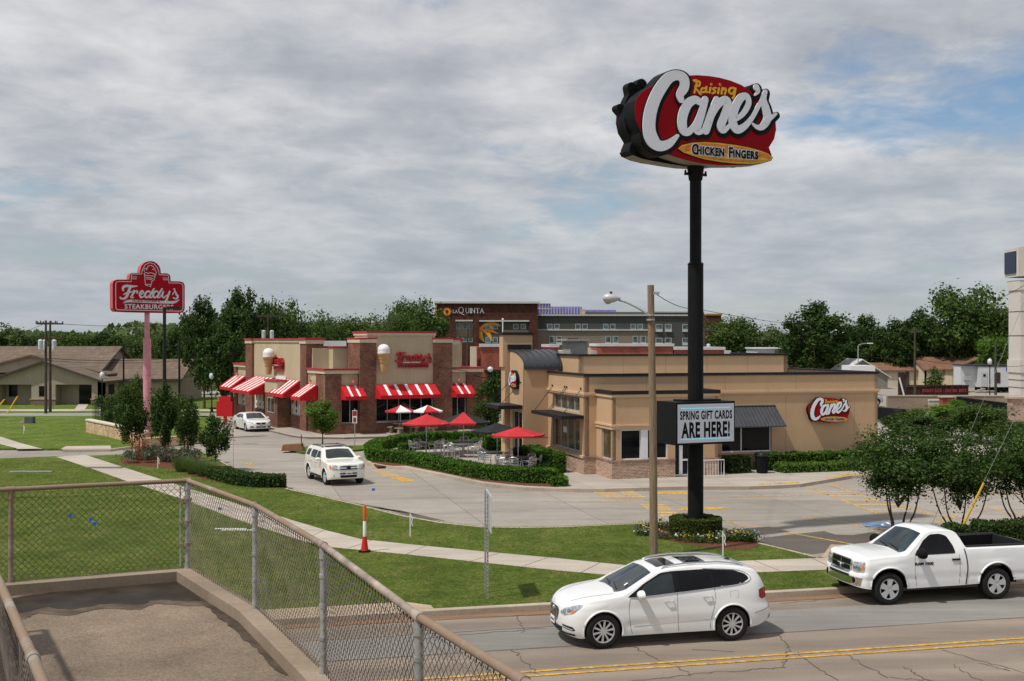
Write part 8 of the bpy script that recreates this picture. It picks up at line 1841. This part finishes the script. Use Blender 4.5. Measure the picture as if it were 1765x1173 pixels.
# dumpster
q = PD(1566, 0, 128); RB = plain('rusty_brown_steel', (.045, .022, .017), .8, var=.4, vs_=3); t = thing('roll_off_dumpster', 'long rusty brown roll off dumpster with red lettering', 'dumpster', (q.x, 128, 0)); dw = (1668-1566)*128/F; z1_ = H+(CY-664)*128/F
mb = MB(); mb.prism([(0, .45), (dw, .45), (dw+.1, z1_), (-.1, z1_-.15)], 0, 2.4, None, 'y'); mb.build('container', RB, t)
for i in range(12): MB().box(dw*i/11-.05, dw*i/11+.05, -.1, 0, .45, z1_-.1).build('rib', RB, t)
mb = MB(); add_text(mb, 'RIGHT SIZE   254 381 8977', dw*.6, 1.15, -.11, .004, .5, REDC, .01, .85); mb.build('lettering', plain('faded_red_lettering', (.1, .016, .016), .8), t); MB().box(-.1, dw+.1, -.12, .05, z1_-.08, z1_+.06).build('top_rail', RB, t)
mb = MB(); mb.box((1548-1566)*.064, (1560-1566)*.064, -.3, .1, .1, H+(CY-642)*126/F); q = mb.build('dumpster_door', RB, t)
mb = MB(); mb.tube([((1548-1566)*.064, -.4, 2.6), ((1558-1566)*.064, -.4, .2)], .09, None, 6); mb.build('door_brace', WFR, t)
# retaining walls, fence and column on the right
def rbox(name, lab, cat, px0, px1, Y, ytop, z0, mat, dy=.3, ang=0, part_='wall'):
    x0, x1 = (px0-CX)*Y/F, (px1-CX)*Y/F; t = thing(name, lab, cat, (x0, Y, z0), ang); MB().box(0, (x1-x0)/math.cos(ang), 0, dy, 0, H+(CY-ytop)*Y/F-z0).build(part_, mat, t); return t
t = rbox('retaining_wall', 'long tan concrete retaining wall below the dumpster', 'wall', 1530, 1760, 108, 682.5, 0, CURBM, .4, -.0); MB().box(0, 12.4, -.05, .45, H+(CY-682.5)*108/F, H+(CY-681)*108/F).build('wall_cap', KERB, t)
t = rbox('slatted_gate', 'pale slatted gate between the brick pillar and the tan wall', 'gate', 1601, 1624, 98, 688, 0, plain('pale_slats', (.5, .45, .35), .8), .15, 0, 'slats'); MB().box(-.1, 1.3, -.05, .0, 1.6, 1.7).build('gate_frame', WFR, t)
t = rbox('brick_pillar', 'red brick pillar left of the black fence', 'pillar', 1625, 1646, 96, 685, 0, BRR, .8, 0, 'pillar_shaft'); MB().box(-.1, 1.1, -.1, .9, H+(CY-685)*96/F, H+(CY-683)*96/F).build('cap', KERB, t)
q0_, q1_ = PD(1648, 0, 97), PD(1745, 0, 86); t = thing('black_slat_fence', 'tall black corrugated fence behind the crepe myrtles', 'fence', (q0_.x, 97, 0), math.atan2(86-97, q1_.x-q0_.x)); L_ = math.hypot(q1_.x-q0_.x, 11); mb = MB(); zf = H+(CY-683)*97/F
for i in range(int(L_/.2)): mb.box(i*.2, i*.2+.13, 0, .05, 0, zf); mb.box(i*.2+.13, i*.2+.2, .03, .06, 0, zf)
mb.build('slats', BLKS, t); MB().box(0, L_, -.03, .0, zf-.12, zf).build('top_rail', BLKS, t)
t = rbox('tan_brick_pillar', 'tan brick pillar at the right end of the black fence', 'pillar', 1745, 1790, 85, 687, 0, BRT, .9, 0, 'pillar_shaft'); MB().box(-.15, 2.1, -.15, 1.05, H+(CY-687)*85/F, H+(CY-683.5)*85/F).build('cap', KERB, t)
# white sign column at the right edge
Yc = 125; cx = lambda px: (px+19-CX)*Yc/F; cz = lambda py: H+(CY-py)*Yc/F; CW = stucco('white_column', (.62, .57, .52), streak=.08); t = thing('sign_column', 'tall off white sign column with a dark blue panel at the right edge', 'sign column', (cx(1740), Yc, 0)); MB().box(0, 3.4, 0, 3, 0, cz(482)).build('column', CW, t)
for y0_, y1_ in ((482, 499), (620, 642)): MB().box(-.12, 3.52, -.12, 3.1, cz(y1_), cz(y0_)).build('collar', CW, t)
for y_ in (536, 578, 655, 668): MB().box(-.03, 3.43, -.03, 3.0, cz(y_)-.03, cz(y_)+.03).build('joint', DGREY, t)
MB().prism([(-.35, cz(476)), (4.4, cz(476)), (4.4, cz(416)), (-.35, cz(426))], -.3, 3.3, None, 'y').build('sign_head', CW, t); MB().box(.9, 4.3, -.36, -.31, cz(470), cz(427)).build('blue_panel', plain('navy_panel', (.012, .02, .06), .4), t); MB().box(-.47, -.36, .2, 3.0, cz(470), cz(432)).build('blue_panel', MATS['navy_panel'], t)
# silver pickup on the far right street
q = PD(1500, 0, 118); build_pickup('silver_pickup', 'silver pickup parked beyond the right end of the restaurant', (q.x, 118, .05), PI, .95, SILV, False)
# ================================================================== TREES
def at(px, Y, z=.0): q = PD(px, 600, Y); return Vector((q.x, q.y, z))
TR = {}
TR['oak'] = tree_proto('broadleaf_tree', 'x', 'tree', 11, 9.5, 9.2, 12000, .34, LF_O, 11, .3, nc=50, cr=.3)
TR['dark'] = tree_proto('dark_tree', 'x', 'tree', 12, 8.5, 10.5, 9500, .36, LF_D, 12, .32, nc=52, cr=.24)
TR['tall'] = tree_proto('tall_tree', 'x', 'tree', 14, 9, 12, 9000, .38, LF_D, 23, .3, nc=60, cr=.2)
TR['pale'] = tree_proto('pale_tree', 'x', 'tree', 10, 9, 8.5, 11000, .36, LF_F, 31, .25, nc=44, cr=.33)
TR['bright'] = tree_proto('bright_tree', 'x', 'tree', 8, 7.5, 6.8, 7000, .3, LF_B, 41, .2, nc=36, cr=.27)
def tree(kind, px, Y, top, wpx, label, base=0, rz=0, grp='trees in the background', sy=1):
    p = TR[kind]; h0 = {'oak': 11, 'dark': 12, 'tall': 14, 'pale': 10, 'bright': 8}[kind]; w0 = {'oak': 9.5, 'dark': 8.5, 'tall': 9, 'pale': 9, 'bright': 7.5}[kind]
    h = (H+(CY-top)*Y/F-base)*1.04; w = wpx*Y/F*1.12; return place(p, USED, at(px, Y, base), rz, (w/w0*1.0, w/w0*1.0, h/h0*1.0), label, grp)
BG = [('dark', 400, 122, 512, 95, 'broad dark crown filling the gap left of the tallest tree', 2.9), ('dark', 452, 126, 516, 85, 'broad dark crown just right of the tallest tree', 4.0), ('oak', 545, 150, 548, 80, 'green tree left of the broad pale tree', 1.3), ('oak', 605, 160, 543, 100, 'wide green tree over the cream roof block', 2.1), ('pale', 668, 175, 540, 90, 'pale crown between the two middle trees', 3.3), ('tall', 352, 112, 512, 80, 'dark ragged tree left of the burger restaurant', .3), ('tall', 420, 120, 498, 100, 'tallest dark tree directly behind the burger drive-through', 1.1), ('dark', 385, 108, 560, 90, 'low bushy dark tree beside the back street', 2.2), ('oak', 492, 135, 513, 85, 'rounded tree right of the tallest dark tree', 3.0),
      ('tall', 325, 140, 540, 70, 'narrow dark tree over the end of the brown roof', 4.4), ('pale', 575, 170, 541, 110, 'broad pale tree above the middle of the burger restaurant', .5), ('pale', 640, 190, 546, 80, 'smaller pale tree next to the broad pale tree', 1.8), ('oak', 718, 185, 512, 110, 'light green tree just left of the hotel', 2.6), ('oak', 690, 165, 540, 70, 'lower green tree in front of the light green one', 5.0),
      ('pale', 25, 210, 560, 90, 'pale tree at the far left edge above the brown roof', .2), ('oak', 110, 230, 572, 100, 'tree above the ridge of the long brown roof', 1.2), ('dark', 180, 240, 571, 110, 'dark tree above the right half of the brown roof', 2.2), ('oak', 252, 170, 575, 90, 'tree right behind the pink sign pole', 3.4), ('dark', 300, 150, 566, 80, 'dark tree behind the end of the brown roof', 3.9), ('dark', 225, 175, 582, 70, 'small dark tree behind the brown gap roofs', 5.5),
      ('oak', 1262, 200, 544, 112, 'rounded tree right of the hotel brick end', .8), ('tall', 1408, 165, 521, 125, 'large ragged tree above the right end of the tan roof', 2.0), ('dark', 1372, 170, 560, 70, 'dark tree left part beside the large ragged tree', 3.1), ('pale', 1325, 260, 562, 80, 'far pale tree low between two larger right trees', 4.2), ('tall', 1495, 180, 543, 70, 'spiky topped tree in the middle of the right tree line', .1), ('dark', 1545, 172, 548, 90, 'dark tree left of the largest right tree', 5.2), ('dark', 1585, 175, 530, 90, 'dark tree hugging the largest right tree', 1.5),
      ('oak', 1668, 168, 489, 150, 'largest tree on the right with an airy round crown', 2.7), ('dark', 1660, 178, 545, 160, 'dark tree under the largest right crown', .9), ('bright', 1728, 155, 575, 90, 'bright green tree beside the white sign column', 3.3), ('dark', 1620, 182, 560, 110, 'dark tree behind the rust roofed house', 4.6), ('dark', 1450, 178, 575, 90, 'low dark tree above the grey shed', 5.9), ('oak', 1790, 175, 560, 100, 'tree at the right edge behind the white sign column', .4),
      ('dark', 440, 105, 590, 60, 'low dark tree tucked behind the burger roof corner', .7), ('dark', 1520, 176, 590, 100, 'low dark mass of tree behind the grey shed', 2.9)]
for k, px, Y, top, w, lab, rz in BG: tree(k, px, Y, top, w, lab, 0, rz)
for p in TR.values():
    if not USED.get(p.name): place(p, USED, at(60, 190), 0, .9, 'bright tree standing behind the brown roof on the left', 'trees in the background')
# far wood: one mass nobody could count
n = 26000; xs = rng.uniform(-260, 240, n); hh = 8.6+1.5*np.sin(xs*.05)+1.2*np.sin(xs*.13+1)+.9*np.sin(xs*.31+2); zz_ = hh*(1-rng.uniform(0, 1, n)**2.0*.9); ys = 330+30*rng.uniform(-1, 1, n)
o = bpy.data.objects.new('distant_wood', leaf_mesh('distant_wood', np.stack([xs, ys, zz_], 1), np.tile([0, -1, .5], (n, 1)), 1.5, LF_F, 1.0, .8)); C.objects.link(o); tag(o, 'far line of woods along the horizon', None, None, 'stuff')
mb = MB(); mb.box(-260, 240, 335, 360, 0, 6.8); o = mb.build('distant_wood_shade', DARKC); tag(o, 'shaded depth of the far woods', None, None, 'stuff')  # upright near-black box, shade between the far trees put into its colour
# young street trees of the left bed
YT = tree_proto('young_tree', 'x', 'tree', 3.9, 1.9, 3.35, 7500, .11, LF_D, 51, .045, nc=44, cr=.3, shape='round', group='young trees in the left bed')
for i, (px, py, top, w, lab) in enumerate(((228, 791, 655, 66, 'young tree with a full rounded crown left of the pink pole'), (281, 793, 648, 62, 'young tree right of the pink sign pole'), (323, 796, 676, 50, 'smaller narrow young tree second from the right of the bed'), (372, 807, 706, 70, 'round young tree at the right end of the bed'))):
    q = P(px, py, .15); h = (py-top)*q.y/F; place(YT, USED, q, i*1.7, (w*.86*q.y/F/1.9, w*.86*q.y/F/1.9, h/3.9), lab, 'young trees in the left bed')
t = tree_proto('small_green_tree', 'small fresh green tree on the island before the burger restaurant', 'tree', 3.7, 2.7, 2.7, 6000, .13, LF_B, 61, .06, nc=30, cr=.3, shape='vase'); q = P(556, 770, .14); h = (770-684)*q.y/F; s = h/3.7; t.location = q; t.scale = (s*1.2, s*1.2, s)
t = tree_proto('small_dark_tree', 'dark green tree in the gap between the two restaurants', 'tree', 4.4, 2.6, 3.9, 5000, .15, LF_D, 62, .07, nc=30, cr=.3); t.location = at(846, 80, .15); t.scale = (.95, .95, 1.0)
t2 = copy_tree(t); t2.location = at(836, 78, .15); t2.scale = (.75, .75, .62); t2['label'] = 'lower dark tree beside the brick end of the burger restaurant'
# shrubs behind the limestone wall
sp = thing('leafy_shrub', 'x', 'shrub', (0, 0, 0), 0, 'shrubs behind the limestone wall'); p, nr, _ = crown_pts(2600, 1.5, 1.5, 1.1, 1.0, 16, .4, 5); o = bpy.data.objects.new('foliage', leaf_mesh('foliage', p, nr, .17, LF_O)); C.objects.link(o); o.parent = sp; MB().cyl(0, 0, 0, .8, .05).build('stem', BARK, sp)
for i, (px, py, top, w, lab) in enumerate(((185, 728, 676, 50, 'broad shrub right behind the limestone wall'), (196, 738, 700, 44, 'clipped lower shrub inside the black picket fence'), (222, 728, 650, 46, 'tall shrub left of the pink sign pole'), (262, 735, 672, 40, 'shrub at the foot of the pink sign pole'), (300, 732, 672, 50, 'shrub right of the pink pole beneath the brown roof'), (240, 722, 640, 36, 'tallest shrub hiding the corner of the brown wing'), (215, 752, 715, 40, 'dark shrub low against the limestone wall'))):
    q = P(px, py, .15); h = (py-top)*q.y/F; place(sp, USED, q, i, (w*q.y/F/3.0, w*q.y/F/3.0, h/2.1), lab, 'shrubs behind the limestone wall')
# crepe myrtles by the road
MY = tree_proto('crepe_myrtle', 'x', 'tree', 3.9, 3.6, 2.95, 17000, .085, LF_M, 74, .042, trunks=4, nc=46, cr=.28, shape='vase', group='crepe myrtles along the lot edge', fill=.1)
for i, (px, py, top, w, lab) in enumerate(((1548, 917, 732, 222, 'leftmost crepe myrtle with several thin trunks behind the pickup windscreen'), (1655, 922, 738, 205, 'middle crepe myrtle leaning behind the yellow guy guard'), (1768, 915, 728, 205, 'crepe myrtle cut by the right edge of the photo'))):
    q = P(px, py, .15); h = (py-top)*q.y/F; w_ = w*q.y/F; place(MY, USED, q, i*2.1, (w_/3.6, w_/3.6, h/3.9), lab, 'crepe myrtles along the lot edge')
# greenery at the right behind the lot
RG = [('oak', 1560, 80, 702, 90, 'small green tree on the far side of the lot beside the restaurant end'), ('bright', 1640, 78, 696, 120, 'feathery bright tree before the slatted gate'), ('dark', 1590, 74, 716, 110, 'dark green bush below the slatted gate'), ('oak', 1690, 74, 694, 110, 'green tree in front of the black fence'), ('oak', 1735, 72, 722, 90, 'green bush beneath the tan brick pillar'), ('oak', 1545, 84, 705, 70, 'green bush close to the end of the tan wall'), ('bright', 1652, 92, 686, 45, 'yellow green bush against the red brick pillar')]
for i, (k, px, Y, top, w, lab) in enumerate(RG): tree(k, px, Y, top, w, lab, .1, i*1.3, 'small trees beyond the right part of the lot')
t = tuft('door_bush', 'dark bush under the window of the rust roofed house', at(1610, 160, 0), 1.5, 3.0, 1500, LF_O, .25)
# ornamental bush with pink blossoms by the wall
t = thing('rose_bush', 'bush with red blossoms at the right end of the wall hedge', 'bush', K.w(15.6, -1.2, .15)); p, nr, _ = crown_pts(1200, .6, .6, .55, .55, 10, .4, 8); o = bpy.data.objects.new('foliage', leaf_mesh('foliage', p, nr, .08, LF_H)); C.objects.link(o); o.parent = t
n = 40; p = rng.normal(0, .3, (n, 3))+[-.3, 0, .95]; o = bpy.data.objects.new('blossoms', leaf_mesh('blossoms', p, [[0, -1, .5]]*n, .1, plain('red_petals', (.5, .03, .06), .7), .5, 1)); C.objects.link(o); o.parent = t

# short blades standing in the near lawns: nobody could count them
def inpoly(x, y, poly):
    r_ = np.zeros(len(x), bool); n = len(poly)
    for i in range(n):
        x1, y1 = poly[i][:2]; x2, y2 = poly[(i+1) % n][:2]; c_ = ((y1 > y) != (y2 > y)); r_ ^= c_ & (x < (x2-x1)*(y-y1)/((y2-y1) if y2 != y1 else 1e-9)+x1)
    return r_
def blades(name, label, poly, holes, n, box, h0=.03, z=.15):
    x = rng.uniform(box[0], box[1], n); y = box[2]+(box[3]-box[2])*rng.uniform(0, 1, n)**1.35; k = inpoly(x, y, poly) & (np.abs(x) < y*.5+2)
    for q in holes: k &= ~inpoly(x, y, q)
    x, y = x[k], y[k]; m = len(x); an = rng.uniform(0, 2*PI, m); hh = h0*rng.uniform(.5, 1.3, m); w_ = .004+.00028*y; lx, ly = rng.normal(0, .02, m), rng.normal(0, .02, m); v = np.zeros((m, 3, 3))
    v[:, 0] = np.stack([x-np.cos(an)*w_, y-np.sin(an)*w_, np.full(m, z-.005)], 1); v[:, 1] = np.stack([x+np.cos(an)*w_, y+np.sin(an)*w_, np.full(m, z-.005)], 1); v[:, 2] = np.stack([x+lx, y+ly, z+hh], 1)
    me = bpy.data.meshes.new(name); me.vertices.add(3*m); me.vertices.foreach_set('co', v.ravel()); me.loops.add(3*m); me.loops.foreach_set('vertex_index', np.arange(3*m, dtype=np.int32)); me.polygons.add(m)
    me.polygons.foreach_set('loop_start', np.arange(0, 3*m, 3, dtype=np.int32)); me.polygons.foreach_set('loop_total', np.full(m, 3, dtype=np.int32)); me.materials.append(BLD); me.update(calc_edges=True)
    o = bpy.data.objects.new(name, me); C.objects.link(o); return tag(o, label, None, None, 'stuff')
BLD = leafmat('mown_blades', [(.06, .09, .016), (.1, .14, .026), (.15, .185, .045), (.24, .22, .1)], .35)
sw_ = wpts(swU, .15)+wpts(swL, .15)[::-1]
blades('lawn_blades', 'short mown grass blades of the front lawn', lawn, [sw_, ap, wpts([(1098, 915), (1104, 905), (1140, 902), (1200, 905), (1246, 915), (1300, 926), (1308, 940), (1290, 946), (1240, 945.5), (1190, 938), (1140, 928)], .15), wpts([(205, 789), (212, 799), (300, 806), (350, 825), (400, 834), (496, 841), (490, 829), (400, 807), (300, 774), (262, 777)], .15), wpts([(1432, 947), (1500, 932), (1560, 911), (1640, 905), (1765, 900), (2000, 890), (2000, 925), (1765, 936), (1600, 943)], .15)], 300000, (-28, 24, 24, 62))
# ---- tidy: left and right pieces of one kind become parts of their own
def split_parts(names):
    for o in list(bpy.data.objects):
        if o.type != 'MESH' or o.name.split('.')[0] not in names or o.parent is None: continue
        bm = bmesh.new(); bm.from_mesh(o.data); seen = set(); comps = []; bm.verts.ensure_lookup_table()
        for v in bm.verts:
            if v.index in seen: continue
            st = [v]; seen.add(v.index); c_ = []
            while st:
                a = st.pop(); c_.append(a.index)
                for e in a.link_edges:
                    b = e.other_vert(a)
                    if b.index not in seen: seen.add(b.index); st.append(b)
            comps.append(set(c_))
        bm.free()
        if len(comps) < 2 or len(comps) > 12: continue
        if names[o.name.split('.')[0]] == 'side':
            L_, R_ = set(), set()
            for c_ in comps: (L_ if sum(o.data.vertices[i].co.y for i in c_) < 0 else R_).update(c_)
            comps = [q for q in (L_, R_) if q]
            if len(comps) < 2: continue
        for i, c_ in enumerate(comps):
            me = o.data.copy(); bm = bmesh.new(); bm.from_mesh(me); bmesh.ops.delete(bm, geom=[v for v in bm.verts if v.index not in c_], context='VERTS'); bm.to_mesh(me); bm.free()
            if i == 0: first = me
            else: q = o.copy(); q.data = me; C.objects.link(q)
        o.data = first
split_parts({'rear_door_glass': 'side', 'front_door_glass': 'side', 'quarter_glass': 'side', 'side_glass': 'side', 'arch_lip': 'loose', 'door_seam': 'loose', 'sill_trim': 'side', 'window_trim': 'side', 'window_surround': 'side', 'roof_rail': 'side', 'bonnet_seam': 'side', 'bumper_seam': 'side', 'fuel_door': 'side', 'cab_gap': 'side', 'wiper': 'loose', 'door_lettering': 'side', 'moulding': 'none'})
